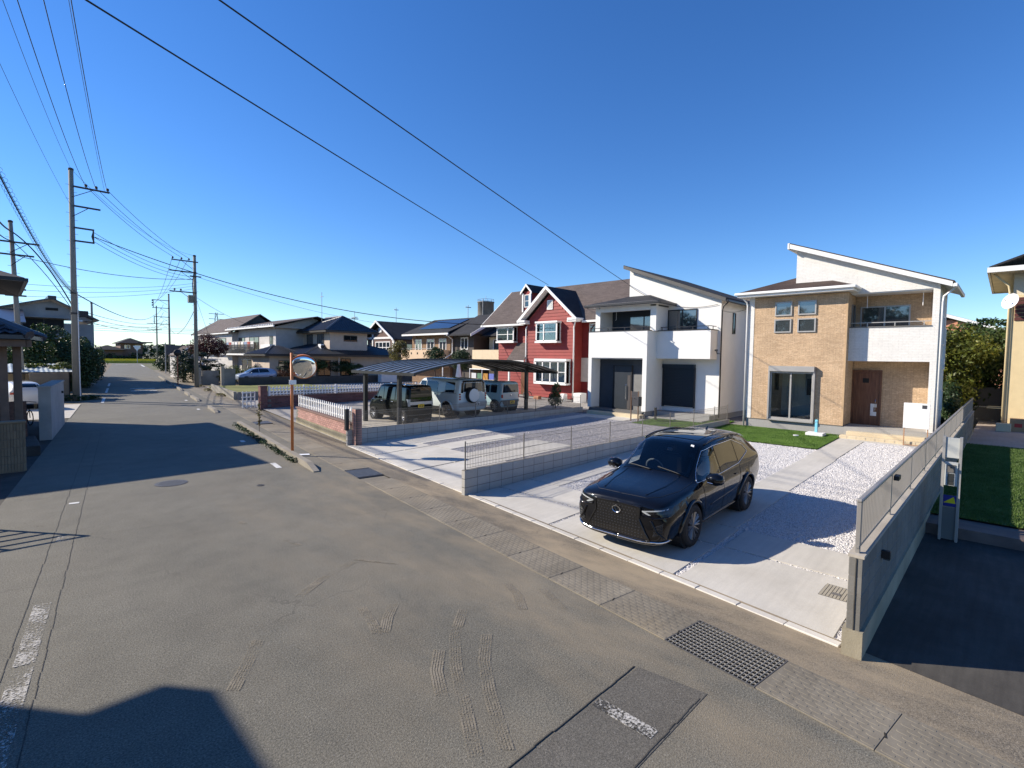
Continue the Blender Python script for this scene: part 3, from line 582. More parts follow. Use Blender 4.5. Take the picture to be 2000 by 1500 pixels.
# second brick wall across the carport lot (dark side towards the street end) and lattice fence
bw2 = thing('brick_wall', 'dark red brick wall behind the carport carrying a white lattice fence', 'wall', (11,31.0,0)); bl2, bh2 = .40,.15
MB().box(11.2,24.0,31.01,31.15,-.1,.73).build('mortar_core', m_mort, bw2)
bme2 = MB().bev(.004,bl2-.006,0,.17,.004,bh2-.006,.006).mesh('brick'); pieces('brick', bme2, m_brkd, bw2, [(11.2+bl2*i+(bl2*.5 if r_ % 2 else 0), 31.0, .0+bh2*r_) for r_ in range(5) for i in range(31)])
MB().box(11.18,24,30.97,31.18,.745,.79).build('cap', m_brkcap, bw2)
bp2 = thing('brick_pillar', 'dark red brick gate pillar at the end of the lattice fence wall', 'pillar', (11.0,31,0)); MB().box(10.78,11.16,30.92,31.26,-.1,1.36).build('mortar_core', m_mort, bp2)
pieces('brick', MB().bev(0,.19,0,.36,.004,.115,.005).mesh('brick'), m_brkd, bp2, [(10.77+.2*i, 30.91, .02+.122*j) for i in range(2) for j in range(11)]); MB().bev(10.74,11.2,30.88,31.30,1.36,1.41,.01).build('cap', m_brkcap, bp2)
lf = thing('lattice_fence', 'white scalloped lattice fence on the dark brick wall behind the carport', 'fence', (11.3,31.05,.79))
ps = MB().bev(-.035,.035,-.015,.015,0,.52,.006).mesh('picket'); n = 62; pieces('picket', ps, m_wpvc, lf, [(11.35+.2*i, 31.06, .80+.03*abs(math.sin(i*math.pi/10))) for i in range(n)])
for z in (.90,1.06,1.22): MB().box(11.3,23.8,31.08,31.11,z-.03,z+.03).build('rail', m_wpvc, lf)
pieces('post', MB().bev(-.04,.04,-.04,.04,0,.62,.008).mesh('post'), m_wpvc, lf, [(11.3+2.08*i, 31.09, .77) for i in range(7)])
lg = thing('lattice_gate', 'white lattice gate standing open beside the brick gate pillar', 'gate', (10.2,31.4,0))
pieces('upright', MB().box(-.03,.03,-.015,.015,0,.95).mesh('upright'), m_wpvc, lg, [(10.0+.22*i, 31.5+.10*i*0, .12) for i in range(4)]); pieces('rail', MB().box(0,.74,.016,.046,-.03,.03).mesh('rail'), m_wpvc, lg, [(9.96,31.5,z) for z in (.22,.48,.74,1.0)])
# grassy corner with low concrete retaining wall
cw = thing('retaining_wall', 'low stained concrete retaining wall around the grassy corner plot', 'wall', (11.8,39,0)); m_old = concrete('stained_concrete', (.25,.235,.205), .2, .6, (.07,.065,.06), .3)
uvb(MB(), 6.28,6.42,40.6,52.0,-.1,.55).build('street_side', m_old, cw); MB().box(12.0,24,38.9,39.05,-.1,.55).build('near_side', m_old, cw); uvb(MB(), 6.26,6.46,40.4,40.62,-.1,.58).build('corner_post', concrete('corner_concrete', (.42,.38,.30), .15, .4), cw)
struct(MB().poly([(12.0,39.0,.22),(24,39.0,.14),(24,55.6,.05),(14.6,56.2,.08)]).build('grass_plot', M('dry_grass', (.17,.175,.05), .95, 0, .3, 1.5, .6, 30)))
# garden wall of the tile roofed house
m_cb = concrete('garden_block', (.30,.27,.22), .16, .5, (.14,.13,.11), .3, rnd=.08); m_dkw = concrete('dark_garden_wall', (.075,.075,.07), .2, .5, (.03,.03,.03), .3)
dw_ = thing('garden_wall', 'long dark block garden wall in front of the tile roofed house', 'wall', (17.5,56.6,0)); MB().box(17.6,42,56.4,56.55,-.1,.80).build('wall_core', m_dkw, dw_)
pieces('concrete_block', MB().bev(.004,.395,-.012,.16,.004,.196,.006).mesh('concrete_block'), m_dkw, dw_, [(17.6+.4*i, 56.39, .0+.2*r_) for r_ in range(4) for i in range(48)]); MB().box(17.58,42,56.36,56.6,.80,.86).build('coping', m_dkw, dw_)
gp = thing('gate_wall', 'plain grey concrete gate wall with a pale post left of the parked hatchback', 'wall', (16.9,57.4,0)); MB().bev(16.25,16.55,57.5,57.8,-.1,1.95,.02).build('post', concrete('post_concrete', (.40,.35,.27), .1, .3), gp); MB().box(16.55,17.6,57.55,57.7,-.1,1.75).build('panel', m_cb, gp)
gw = thing('garden_wall', 'block garden wall with railings beside the topiary pine', 'wall', (15,60,0))
uvb(MB(), 6.42,6.56,62.2,75,-.1,1.05).build('wall_core', m_cb, gw); cbm = MB().bev(-.02,.0,.01,.55,.01,.34,.004).mesh('concrete_block')
pieces('concrete_block', cbm, concrete('pale_garden_block', (.42,.36,.28), .12, .35, (.25,.2,.15), .3, rnd=.1), gw, [uv(6.425, 62.3+.56*i, .02+.35*j) for i in range(22) for j in range(3)], rots=(0,0,-A8))
rl = MB()
for i in range(26): uvb(rl, 6.47,6.50,62.5+.48*i,62.53+.48*i,1.05,1.55)
uvb(rl, 6.46,6.51,62.3,75,1.5,1.56); rl.build('railing', m_black, gw)
uvb(MB(), 6.36,6.62,61.7,62.2,-.1,1.75).build('post', concrete('post_concrete2', (.36,.32,.25), .1, .3), gw); MB().box(15.4,17.0,61.0,61.15,-.1,1.45).build('gate_panel', m_cb, gw)
# ------------------------------------------------------------ convex traffic mirror
mr = thing('traffic_mirror', 'round convex traffic mirror on an orange pole at the kerb', 'mirror', (6.60,16.22,0)); m_or = M('orange_paint', (.60,.19,.055), .45, 0, .08, 3, dirt=.25, dirtcol=(.3,.16,.1))
MB().tube([(6.60,16.22,0),(6.60,16.22,3.28)], .045, 14).build('pole', m_or, mr, True); MB().bev(6.50,6.66,16.10,16.34,0,.14,.02).build('foot_block', m_kerbshade, mr)
mo = Vector((6.92,16.10,2.84)); nv = Vector((-.42,-.90,-.26)).normalized()     # faces down the street
rot = nv.to_track_quat('Z','Y').to_matrix()
def disc(prof, n=36):
    b = MB().lathe(prof, (0,0,0), n); b.v = [tuple(mo + rot @ Vector(p)) for p in b.v]; return b
mm, t_, b_ = newmat('mirror_face'); b_.inputs['Base Color'].default_value = (.88,.9,.9,1); b_.inputs['Metallic'].default_value = 1; b_.inputs['Roughness'].default_value = .02
rr = .39; disc([(rr*math.sin(a), .10*(math.cos(a)-math.cos(1.45))/(1-math.cos(1.45))) for a in [1.45*(1-i/10)*1.0 for i in range(10)]] + [(.004,.102)]).build('mirror_face', mm, mr, True)
disc([(.375,-.03),(.395,-.02),(.402,.0),(.395,.012),(.385,.006)]).build('rim', m_or, mr, True); disc([(.02,-.14),(.25,-.10),(.40,-.022)]).build('back_shell', m_or, mr, True)
hd = MB(); N_ = 14
for i in range(N_):
    a0 = -.25*math.pi + 1.2*math.pi*i/N_; a1 = -.25*math.pi + 1.2*math.pi*(i+1)/N_
hd2 = []
up_ = Vector((0,0,1)); sd = nv.cross(up_).normalized(); up2 = sd.cross(nv).normalized()
vs = []
for i in range(N_+1):
    a = math.pi*(.12+.76*i/N_); e = sd*math.cos(a)*.41 + up2*math.sin(a)*.41; vs += [tuple(mo+e+nv*(-.02)), tuple(mo+e*1.01+nv*(.10*math.sin(math.pi*i/N_)+.0))]
hd.add(vs, [(2*i,2*i+1,2*i+3,2*i+2) for i in range(N_)]); hd.build('hood', m_or, mr, True)
MB().tube([(6.60,16.22,3.0),tuple(mo-nv*.12+Vector((0,0,.16)))], .02, 8).build('bracket', m_steel, mr); MB().tube([(6.60,16.22,2.68),tuple(mo-nv*.12-Vector((0,0,.16)))], .02, 8).build('bracket', m_steel, mr); MB().box(6.50,6.70,16.12,16.2,2.28,2.42).build('name_plate', m_wpvc, mr)
tag(MB().poly([(6.62,16.12,.175),(7.02,15.9,.175),(7.10,16.12,.175),(6.70,16.34,.175)]).build('white_board', m_wpvc), 'white flat board lying at the foot of the orange mirror pole', 'board'); bpy.data.objects['white_board'].location.z = -.155
MB_ = MB()
# thin red pole further up the street
rp = thing('sign_pole', 'thin rusty red pole with a small mirror up the street', 'pole', uv(4.6,62.3,0)); p_ = uv(4.6,62.3,0); MB().tube([p_,(p_[0],p_[1],3.0)], .05, 8).build('pole', M('rusty_red', (.22,.07,.04), .7, 0, .2), rp); q_ = (p_[0],p_[1]-.05,3.3); MB().lathe([(.02,-.08),(.33,-.03),(.35,.02),(.30,.05),(.02,.06)], q_, 20, 'y').build('mirror_shell', m_black, rp, True)
# mailbox of the white house lot, meter cover, tap, sign board
mb_ = thing('mailbox', 'dark grey mailbox on two slim posts in front of the white house', 'mailbox', (21.05,12.5,lot(21.05))); z0 = lot(21.05); m_mb = M('mailbox_grey', (.055,.055,.06), .5, .1, .05)
MB().box(21.02,21.07,12.66,12.70,z0,z0+1.42).build('post', M('wood_brown', (.16,.10,.07), .6), mb_); MB().box(21.02,21.07,12.28,12.32,z0,z0+1.42).build('post', MATS['wood_brown'], mb_); MB().bev(20.98,21.28,12.25,12.60,z0+.72,z0+1.16,.01).build('box', m_mb, mb_); MB().box(21.03,21.06,12.32,12.66,z0+1.12,z0+1.40).build('name_panel', m_mb, mb_); MB().box(20.975,20.985,12.36,12.50,z0+1.05,z0+1.08).build('slot', m_chrome, mb_)
wmc = thing('meter_cover', 'square grey meter cover set in the concrete by the boundary wall', 'cover', (8.1,1.58,lot(8.1)+.002)); z0 = .016
MB().bev(7.86,8.34,1.36,1.74,-.03,z0+.004,.004).build('frame', m_alu, wmc); cm_ = MB().box(-.225,.225,-.016,.016,0,.006).mesh('tread_bar'); pieces('tread_bar', cm_, concrete('cover_plastic', (.33,.30,.24), .1, .2), wmc, [(8.10,1.385+.041*i,z0+.003) for i in range(9)]); MB().box(7.97,8.05,1.50,1.60,z0+.008,z0+.013).build('latch', m_alu, wmc)
tp = thing('water_tap', 'pale blue standing water tap on a white basin before the tan house', 'tap', (22.4,5.25,lot(22.4))); z0 = lot(22.4); MB().bev(22.34,22.44,5.21,5.30,z0,z0+.62,.008).build('column', M('tap_blue', (.20,.55,.68), .4), tp); MB().bev(22.05,22.55,4.95,5.55,z0+.01,z0+.13,.012).build('basin', m_white, tp); MB().tube([(22.34,5.25,z0+.55),(22.25,5.25,z0+.55),(22.24,5.25,z0+.49)], .012, 8).build('spout', m_chrome, tp); MB().tube([(22.36,5.22,z0+.66),(22.42,5.29,z0+.66)], .01, 6).build('handle', m_chrome, tp)
tag(MB().lathe([(.10,0),(.10,.03),(.09,.035)], (21.6,5.75,lot(21.6)+.03), 20).build('drain_cap', m_wpvc), 'round white drain cap in the turf near the water tap', 'cap')
sb = thing('sign_board', 'white sign board on thin wooden legs beside the porch steps', 'sign', (22.2,2.25,lot(22.2))); z0 = lot(22.2); m_wd = M('thin_wood', (.40,.22,.12), .7)
for y in (1.86,2.50): MB().box(22.2,22.23,y,y+.03,z0,z0+1.45).build('leg', m_wd, sb)
MB().box(22.2,22.23,1.89,2.50,z0+.02,z0+.045).build('foot_rail', m_wd, sb)
bd = MB().bev(22.165,22.2,1.84,2.55,z0+.62,z0+1.50,.004).build('board', m_white, sb); MB().box(22.158,22.165,1.92,2.05,z0+1.32,z0+1.44).build('printed_picture', M('print_dark', (.05,.05,.055), .5), bd)
# ------------------------------------------------------------ left side walls
tl = thing('tiled_wall', 'brown ribbed tile garden wall at the left edge of the street', 'wall', (.5,18.8,0)); m_tile = concrete('brown_tile', (.20,.165,.115), .12, .3, (.10,.085,.06), .3, rnd=.12); MB().box(-4,.52,18.75,18.95,-.1,1.30).build('wall_core', m_mort, tl); MB().bev(-4,.56,18.70,19.0,1.30,1.36,.01).build('coping', m_tile, tl)
rt = MB().bev(.002,.058,-.018,.02,.004,.216,.006).mesh('tile'); pieces('tile', rt, m_tile, tl, [(-.95+.06*i, 18.75, .0+.218*j) for i in range(25) for j in range(6)])
rt2 = MB().bev(-.02,.018,.002,.058,.004,.216,.006).mesh('tile'); pieces('tile', rt2, m_tile, tl, [(.525, 18.76+.06*i, .218*j) for i in range(3) for j in range(6)])
cpw = thing('gate_wall', 'thick plastered concrete gate wall at the left driveway', 'wall', uv(-2.2,27,0)); m_pl = concrete('weathered_plaster', (.40,.385,.36), .14, .45, (.16,.15,.14), .25)
uvb(MB(), -2.40,-2.06,24.9,30.2,-.1,1.90).build('wall', m_pl, cpw); uvb(MB(), -2.43,-2.03,24.87,30.23,1.90,1.96).build('coping', m_pl, cpw)
MB().box(2.0,2.06,28.9,28.98,1.45,1.55).build('bell_plate', m_black, cpw)
bk = thing('back_wall', 'brown stained concrete wall below the translucent shed roof', 'wall', (2,44.5,0)); m_bw = concrete('brown_stained_wall', (.22,.175,.125), .2, .5, (.10,.08,.06), .3); MB().box(1.55,3.45,44.4,44.6,-.1,1.85).build('wall', m_bw, bk)
sh = thing('shed', 'low shed with a pale corrugated plastic roof behind the left driveway', 'shed', (1.5,47,0)); m_cor = M('corrugated_plastic', (.46,.50,.48), .35, 0, .2, 1.2); b = MB()
def cor(i, j): x = -1.2 + 4.9*i; return (x, 44.9+3.2*j, 1.88+.5*j + .02*math.sin(x*26))
b.grid(cor, 120, 3); b.build('roof', m_cor, sh, fixn=False); MB().box(-1.1,3.5,48.0,48.1,0,2.2).build('back_panel', M('cream_board', (.55,.46,.33), .8, 0, .1), sh)
for x in (-1.1,1.2,3.5): MB().box(x-.04,x+.04,44.95,45.03,0,1.9).build('post', m_black, sh)
MB().box(-1.2,3.7,44.88,44.95,1.80,1.90).build('beam', m_black, sh)
# gate frame shadow: folding gate out at the left
fg = thing('folding_gate', 'dark folding driveway gate left of the street, outside the view', 'gate', (-2,13.1,0)); pieces('rail', MB().box(-3.2,-.22,-.02,.02,-.018,.018).mesh('rail'), m_black, fg, [(0,13.1,z) for z in (.12,.36,.6,.84,1.08,1.30)]); pieces('upright', MB().box(-.02,.02,-.03,.03,0,1.32).mesh('upright'), m_black, fg, [(x,13.1,0) for x in (-3.2,-2.2,-1.2,-.24)])
# ------------------------------------------------------------ houses
m_tan = bricky('tan_siding', (.585,.42,.27), (.49,.34,.21), (.34,.235,.145), .21, .048, .005, .8, .7, .12); m_wsid = bricky('white_siding', (.74,.72,.68), (.70,.68,.64), (.60,.58,.54), .30, .060, .004, .75, .5, .04)
m_wst = M('white_stucco', (.74,.73,.705), .75, 0, .03, 2, .15, 45); m_found = concrete('foundation', (.34,.335,.32), .06, .2); m_navy = M('navy_siding', (.035,.045,.06), .65, 0, .1, 3, .15, 30)
m_slate = bricky('brown_slate', (.075,.052,.044), (.058,.040,.034), (.03,.02,.018), .45, .07, .006, .85, .7, .12); m_slateb = bricky('black_slate', (.042,.042,.046), (.032,.032,.036), (.015,.015,.016), .45, .07, .006, .85, .7, .12)
m_slateg = bricky('grey_brown_slate', (.125,.10,.092), (.10,.08,.074), (.05,.04,.036), .5, .075, .006, .85, .7, .12); m_step = concrete('beige_step_tile', (.60,.50,.34), .06, .2, rnd=.05); m_gutw = M('white_gutter', (.78,.77,.74), .4, 0, .03); m_gutb = M('black_gutter', (.025,.025,.028), .4, 0, .05)
m_wood = None
def woodmat():
    m, t, b = newmat('brown_wood_door'); mp = N(t, 'Mapping'); mp.inputs['Scale'].default_value = (9, 9, .8); t.links.new(pos(t), mp.inputs[0]); n = noise(t, mp.outputs[0], 2.2, 5, .6); r_ = ramp(t, n.outputs[0], [(.3, (.085,.032,.014)), (.55, (.16,.066,.030)), (.75, (.21,.095,.046))]); t.links.new(r_.outputs[0], b.inputs['Base Color']); b.inputs['Roughness'].default_value = .45; return m
m_wood = woodmat(); m_shut = M('shutter_navy', (.010,.020,.032), .45, .1, .05)
def window(par, face, c, u0, u1, z0, z1, fr=None, th=.045, mull=(0.5,), trans=(), glassm=None, sill=False, curtain=None, name='window'):
    fr = fr or m_alu; f = MB(); d = .05
    f.fb(face,c,u0,u1,z0,z0+th,-.02,d); f.fb(face,c,u0,u1,z1-th,z1,-.02,d); f.fb(face,c,u0,u0+th,z0+th,z1-th,-.02,d); f.fb(face,c,u1-th,u1,z0+th,z1-th,-.02,d)
    for m in mull: x = u0+(u1-u0)*m; f.fb(face,c,x-th*.5,x+th*.5,z0+th,z1-th,-.02,d-.006)
    for m in trans: z = z0+(z1-z0)*m; f.fb(face,c,u0+th,u1-th,z-th*.35,z+th*.35,-.02,d-.01)
    o = f.build(name, fr, par); xs = [0]+list(mull)+[1]
    for a, b in zip(xs[:-1], xs[1:]):
        MB().fb(face,c,u0+(u1-u0)*a+.003,u0+(u1-u0)*b-.003,z0+.004,z1-.004,.008,.020+.006*(int(a*10)%2)).build('pane', glassm or m_glass, o)
    if sill: MB().fb(face,c,u0-.05,u1+.05,z0-.06,z0,0,.10).build('sill', fr, o)
    return o
def house(name, label, loc, cat='house'): return thing(name, label, cat, loc)
def pipe(par, pts, mat, r=.033, name='downpipe'): return MB().tube(pts, r, 8).build(name, mat, par, True)
def hipz(x0,x1,y0,y1,ze,zr,axis,hip=1.0):       # returns ridge ends
    if axis == 'x': h = (y1-y0)/2*hip; ym = (y0+y1)/2; return (x0+h,ym,zr),(x1-h,ym,zr)
    h = (x1-x0)/2*hip; xm = (x0+x1)/2; return (xm,y0+h,zr),(xm,y1-h,zr)
def hiproof(par, x0,x1,y0,y1,ze,zr,axis,mat,hip=1.0,th=.10,fascia=None,tiles=None):
    a, b = hipz(x0,x1,y0,y1,ze,zr,axis,hip); A,B,C,D = (x0,y0,ze),(x1,y0,ze),(x1,y1,ze),(x0,y1,ze)
    P = [[A,B,b,a],[B,C,b],[C,D,a,b],[D,A,a]] if axis == 'x' else [[D,A,a,b],[A,B,a],[B,C,b,a],[C,D,b]]
    r_ = MB()
    for p in P: r_.slab(p, (0,0,-th))
    o = r_.build('roof', mat, par, fixn=False)
    if fascia: 
        g_ = MB(); g_.box(x0-.06,x0,y0-.06,y1+.06,ze-th-.10,ze-.02); g_.box(x1,x1+.06,y0-.06,y1+.06,ze-th-.10,ze-.02); g_.box(x0,x1,y0-.06,y0,ze-th-.10,ze-.02); g_.box(x0,x1,y1,y1+.06,ze-th-.10,ze-.02); g_.build('gutter', fascia, par)
        MB().box(x0+.01,x1-.01,y0+.01,y1-.01,ze-th-.06,ze-th-.03).build('soffit', fascia, par)
    return o, P, (a,b)
def tileroof(par, P, mat, pitch=.30, row=.28, ridges=None, rm=None, join=True):   # corrugated pantiles on each roof plane
    for p in P:
        p = [Vector(q) for q in p]; e = (p[1]-p[0]); L = e.length; e.normalize(); nrm = (p[1]-p[0]).cross(p[-1]-p[0]).normalized()
        if nrm.z < 0: nrm = -nrm
        s_ = nrm.cross(e).normalized()
        if s_.z < 0: s_ = -s_
        H = max((q-p[0]).dot(s_) for q in p); top = [((q-p[0]).dot(e), (q-p[0]).dot(s_)) for q in p[2:]]
        tu = sorted([t_[0] for t_ in top]); u0t, u1t = tu[0], tu[-1]
        b = MB(); n = max(4, int(L/pitch)); rows = max(3, int(H/row)); sub = 3
        for r_ in range(rows):
            f0 = r_/rows; f1 = (r_+1)/rows; vs = []
            for f, dz in ((f0, .055), (f1, .02)):
                a0 = u0t*f; a1 = L+(u1t-L)*f
                for i in range(n*sub+1):
                    u = i/(n*sub)*L; u = min(max(u, a0), a1); h = dz + .035*math.cos(2*math.pi*i/sub*1.0)*(1 if a0 < u < a1 else 0); vs.append(tuple(p[0]+e*u+s_*(H*f)+nrm*(h+.02)))
            m_ = n*sub+1; b.add(vs, [(i, i+1, i+1+m_, i+m_) for i in range(n*sub)])
        stuff(b.build('roof_tiles', mat, par, fixn=False))
    if ridges:
        for a, c in ridges: MB().tube([a, c], .14, 8).build('ridge_tile', rm or mat, par)
# ============================== tan house ==============================
tan = house('tan_house', 'new two storey tan brick siding house with white shed gable and brown door', (23,5,.37)); zf = .36
MB().box(23.02,26.6,1.87,8.12,0,.74).build('foundation', m_found, tan); MB().box(23.005,23.03,4.50,8.14,.735,.76).build('drip_strip', m_alu, tan)
w_ = MB(); w_.box(23.0,24.5,4.52,8.14,.76,5.92); w_.build('front_wall', m_tan, tan)
MB().box(22.985,23.0,7.93,8.14,.76,5.95).build('corner_trim', m_wsid, tan); MB().box(22.985,23.01,4.50,4.56,.76,5.92).build('corner_trim', M('tan_trim', (.48,.33,.19), .7), tan)
MB().box(24.5,26.6,1.86,8.13,.74,6.0).build('main_wall', m_wsid, tan); b = MB().box(24.44,24.5,2.02,4.52,.62,5.9); b.build('porch_back_wall', m_tan, tan)
# gable wall and right wing wall
b = MB(); b.slab([(23.46,1.85,5.90),(23.46,6.48,5.90),(23.46,6.48,7.86),(23.46,1.85,6.10)], (.14,0,0)); b.build('gable_wall', m_wsid, tan)
MB().box(23.45,24.46,1.84,2.03,.62,5.90).build('wing_wall', m_wsid, tan); MB().box(23.6,26.6,1.88,6.46,5.9,6.12).build('attic_wall', m_wsid, tan)
b = MB(); b.slab([(23.6,6.34,6.0),(26.6,6.34,6.0),(26.6,6.34,7.80),(23.6,6.34,7.80)], (0,.14,0)); b.build('high_side_wall', m_wsid, tan)
b = MB().box(23.45,23.60,2.03,4.52,3.28,4.56); b.build('balcony_parapet', m_wsid, tan); MB().box(23.42,23.63,2.03,4.52,4.56,4.60).build('parapet_cap', m_alu, tan); MB().box(23.6,24.44,2.03,4.52,3.28,3.45).build('balcony_floor', m_white, tan); MB().box(23.50,24.45,2.03,4.50,5.86,5.90).build('balcony_ceiling', m_white, tan)
rl = thing; hr = MB().box(23.50,23.54,2.05,4.50,4.735,4.765).build('handrail', m_alul, tan); pieces('rail_post', MB().box(-.015,.015,-.015,.015,0,.14).mesh('rail_post'), m_alul, tan, [(23.52,y,4.60) for y in (2.25,3.1,3.95)])
for y in (2.35,4.05): MB().tube([(23.9,y,5.86),(23.9,y,5.35)], .012, 6).build('drying_pole_arm', m_wpvc, tan)
# main shed roof
b = MB(); b.slab([(23.12,1.45,6.03),(27.0,1.45,6.03),(27.0,6.72,8.07),(23.12,6.72,8.07)], (0,0,.05)); b.build('roof', m_slate, tan, fixn=True)
b = MB(); b.slab([(23.10,1.50,5.88),(23.10,6.70,7.89),(23.10,6.70,8.07),(23.10,1.50,6.05)], (.05,0,0)); b.build('bargeboard', m_gutw, tan); b = MB(); b.slab([(23.15,1.5,5.95),(26.9,1.5,5.95),(26.9,6.7,7.95),(23.15,6.7,7.95)], (0,0,.03)); b.build('soffit', m_gutw, tan)
MB().bev(23.08,27.0,1.36,1.48,5.86,5.99,.02).build('gutter', m_gutw, tan); MB().box(23.1,27.0,6.68,6.76,7.86,8.1).build('ridge_board', m_gutw, tan)
# front low roof
b = MB(); A,B = (22.52,8.52,6.13),(22.52,4.26,6.13); P,Q,Rr = (23.44,5.15,6.47),(23.46,6.5,6.48),(24.5,6.55,6.90)
for poly in ([A,B,P,Q,Rr],[A,Rr,(26.6,6.55,6.90),(26.8,8.52,6.13)],[B,(23.46,4.26,6.13),P]): b.slab(poly, (0,0,-.06))
b.build('porch_roof', m_slate, tan); MB().bev(22.44,22.54,4.18,8.60,6.02,6.13,.02).build('gutter', m_gutw, tan); MB().bev(22.54,26.8,8.50,8.60,6.02,6.13,.02).build('gutter', m_gutw, tan); MB().bev(22.54,23.44,4.18,4.28,6.02,6.13,.02).build('gutter', m_gutw, tan)
MB().box(22.53,24.5,4.28,8.5,5.94,6.03).build('soffit', m_gutw, tan); pipe(tan, [(22.60,8.42,6.02),(22.9,8.22,5.75),(22.93,8.2,5.6),(22.93,8.2,.4)], m_gutw); pipe(tan, [(23.5,1.42,5.9),(23.5,1.74,5.6),(23.5,1.76,5.4),(23.5,1.76,.4)], m_gutw)
for (u0,u1,z0,z1) in ((6.45,7.10,5.11,5.69),(5.57,6.23,5.12,5.69),(6.46,7.11,4.42,4.98),(5.57,6.23,4.42,4.98)): window(tan,'-x',23.0,u0,u1,z0,z1,m_alul,.05,(),(),m_glassl)
# big sliding window with shutter box and a furnished-empty room behind
room = MB(); room.box(23.3,23.32,5.62,7.1,.95,1.0)
fr = MB(); th=.055
for a in ((5.56,7.18,.82,.90),(5.56,7.18,2.74,2.82)): fr.fb('-x',23.0,a[0],a[1],a[2],a[3],-.02,.07)
for y in (5.56,7.12,6.36): fr.fb('-x',23.0,y,y+.06,.90,2.74,-.02,.06)
big = fr.build('window', m_alul, tan); MB().fb('-x',23.0,5.52,7.22,2.82,3.04,0,.20).build('shutter_box', m_alul, tan); MB().fb('-x',23.0,5.50,5.56,.80,2.84,0,.14).build('shutter_rail', m_alul, tan); MB().fb('-x',23.0,7.18,7.24,.80,2.84,0,.14).build('shutter_rail', m_alul, tan); MB().fb('-x',23.0,5.5,7.24,.76,.82,0,.12).build('sill', m_alul, tan)
for y0,y1 in ((5.62,6.37),(6.41,7.13)): MB().box(22.985,22.990,y0,y1,.90,2.74).build('pane', m_clear, big)
# room box (window opening is cut out of the front wall below)
m_rm = M('room_wall', (.62,.58,.52), .9); m_fl = M('room_floor', (.22,.12,.06), .5)
fw = bpy.data.objects['front_wall']; me = fw.data; me.clear_geometry(); b = MB(); ox, oy = 23.0, 5
for bx in ((23.0,24.4,7.14,8.14,.76,5.92),(23.0,24.4,4.52,5.60,.76,5.92),(23.0,24.4,5.60,7.14,2.76,5.92),(23.0,24.4,5.60,7.14,.76,.88)): b.box(*bx)
o_ = OFF[tan.name]; me.from_pydata([(x-o_[0],y-o_[1],z-o_[2]) for x,y,z in b.v], [], b.f); me.update()
MB().box(24.40,24.43,4.6,8.1,.76,2.8).build('room_wall', m_rm, tan); MB().box(23.05,24.4,5.6,7.14,.88,.885).build('room_floor', m_fl, tan); MB().box(24.385,24.40,5.75,6.15,1.8,2.5).build('room_picture', m_dark, tan)
# balcony window, side window, front door, steps
window(tan,'-x',24.44,2.75,4.35,3.5,5.45,m_alul,.05,(.5,),(),m_glassl); window(tan,'-y',4.52,23.7,24.2,3.7,5.5,m_alu,.04,(),(),m_glass)
dr = MB().box(24.39,24.44,3.58,4.48,.63,2.86).build('door', m_wood, tan); pieces('door_plank', MB().bev(0,.015,.004,.216,.0,2.10,.004).mesh('door_plank'), m_wood, dr, [(24.376, 3.62+.205*i, .70) for i in range(4)])
MB().box(24.36,24.40,3.53,3.58,.60,2.93).build('door_frame', m_wood, tan); MB().box(24.36,24.40,4.48,4.52,.60,2.93).build('door_frame', m_wood, tan); MB().box(24.36,24.40,3.58,4.48,2.86,2.93).build('door_frame', m_wood, tan)
MB().box(24.360,24.376,3.95,4.16,2.42,2.60).build('door_window', m_dark, dr); MB().tube([(24.33,3.70,1.30),(24.30,3.70,1.36),(24.30,3.70,1.70),(24.33,3.70,1.76)], .012, 6).build('handle', m_chrome, dr)
m_ppr = M('paper', (.75,.75,.73), .9); pn = MB().box(24.352,24.358,3.66,3.86,1.46,1.60); pn.box(24.352,24.358,3.76,3.86,1.28,1.46); pn.box(24.352,24.358,3.66,3.86,1.12,1.28); pn.build('paper_notice', m_ppr, dr)
MB().box(23.03,24.45,2.03,4.5,.0,.62).build('porch_floor', concrete('porch_tile', (.34,.32,.29), .06, .2), tan); s1 = MB().bev(22.70,23.4,1.98,4.32,.2,.60,.01).build('step', m_step, tan); MB().bev(22.36,22.70,1.98,4.48,.2,.47,.01).build('step', m_step, tan); sj = MB()
for i in range(9): sj.box(22.352,22.361,2.2+.29*i,2.206+.29*i,.37,.465)
sj.build('tile_joint', m_found, tan)
for (x0,x1,z0,z1) in ((25.0,25.5,3.9,5.0),(25.9,26.3,3.0,4.6),(25.6,26.1,1.4,2.2)): window(tan,'-y',1.86,x0,x1,z0,z1,m_wpvc,.05,(),(),m_glass)
MB().box(24.9,25.1,1.74,1.86,3.2,3.4).build('vent_hood', m_wpvc, tan); 
# ============================== white house ==============================
wh = house('white_house', 'new white stucco two storey house with shed roof and navy recesses', (22.5,14,.37))
fo = MB(); fo.box(22.56,23.35,12.80,13.0,0,.63); fo.box(22.56,23.35,16.02,16.2,0,.63); fo.box(23.35,31,9.9,16.2,0,.63); fo.build('foundation', m_found, wh); MB().box(22.6,24.2,9.92,12.76,.25,.42).build('terrace_curb', m_found, wh)
w_ = MB(); w_.box(22.5,23.3,12.75,12.98,.65,3.3); w_.box(22.5,23.3,16.04,16.25,.65,3.3); w_.box(22.5,22.65,12.75,16.25,3.3,4.66); w_.box(22.65,24.2,12.75,12.90,3.3,4.66); w_.box(22.65,24.2,16.1,16.25,3.3,4.66); w_.box(23.3,24.2,12.75,12.9,.65,3.3); w_.box(23.3,24.2,16.1,16.25,.65,3.3); w_.build('front_wall', m_wst, wh)
MB().box(22.65,24.2,12.9,16.1,3.3,3.5).build('balcony_floor', m_wst, wh); MB().box(22.62,24.15,12.98,16.04,3.24,3.295).build('porch_ceiling', m_wst, wh)
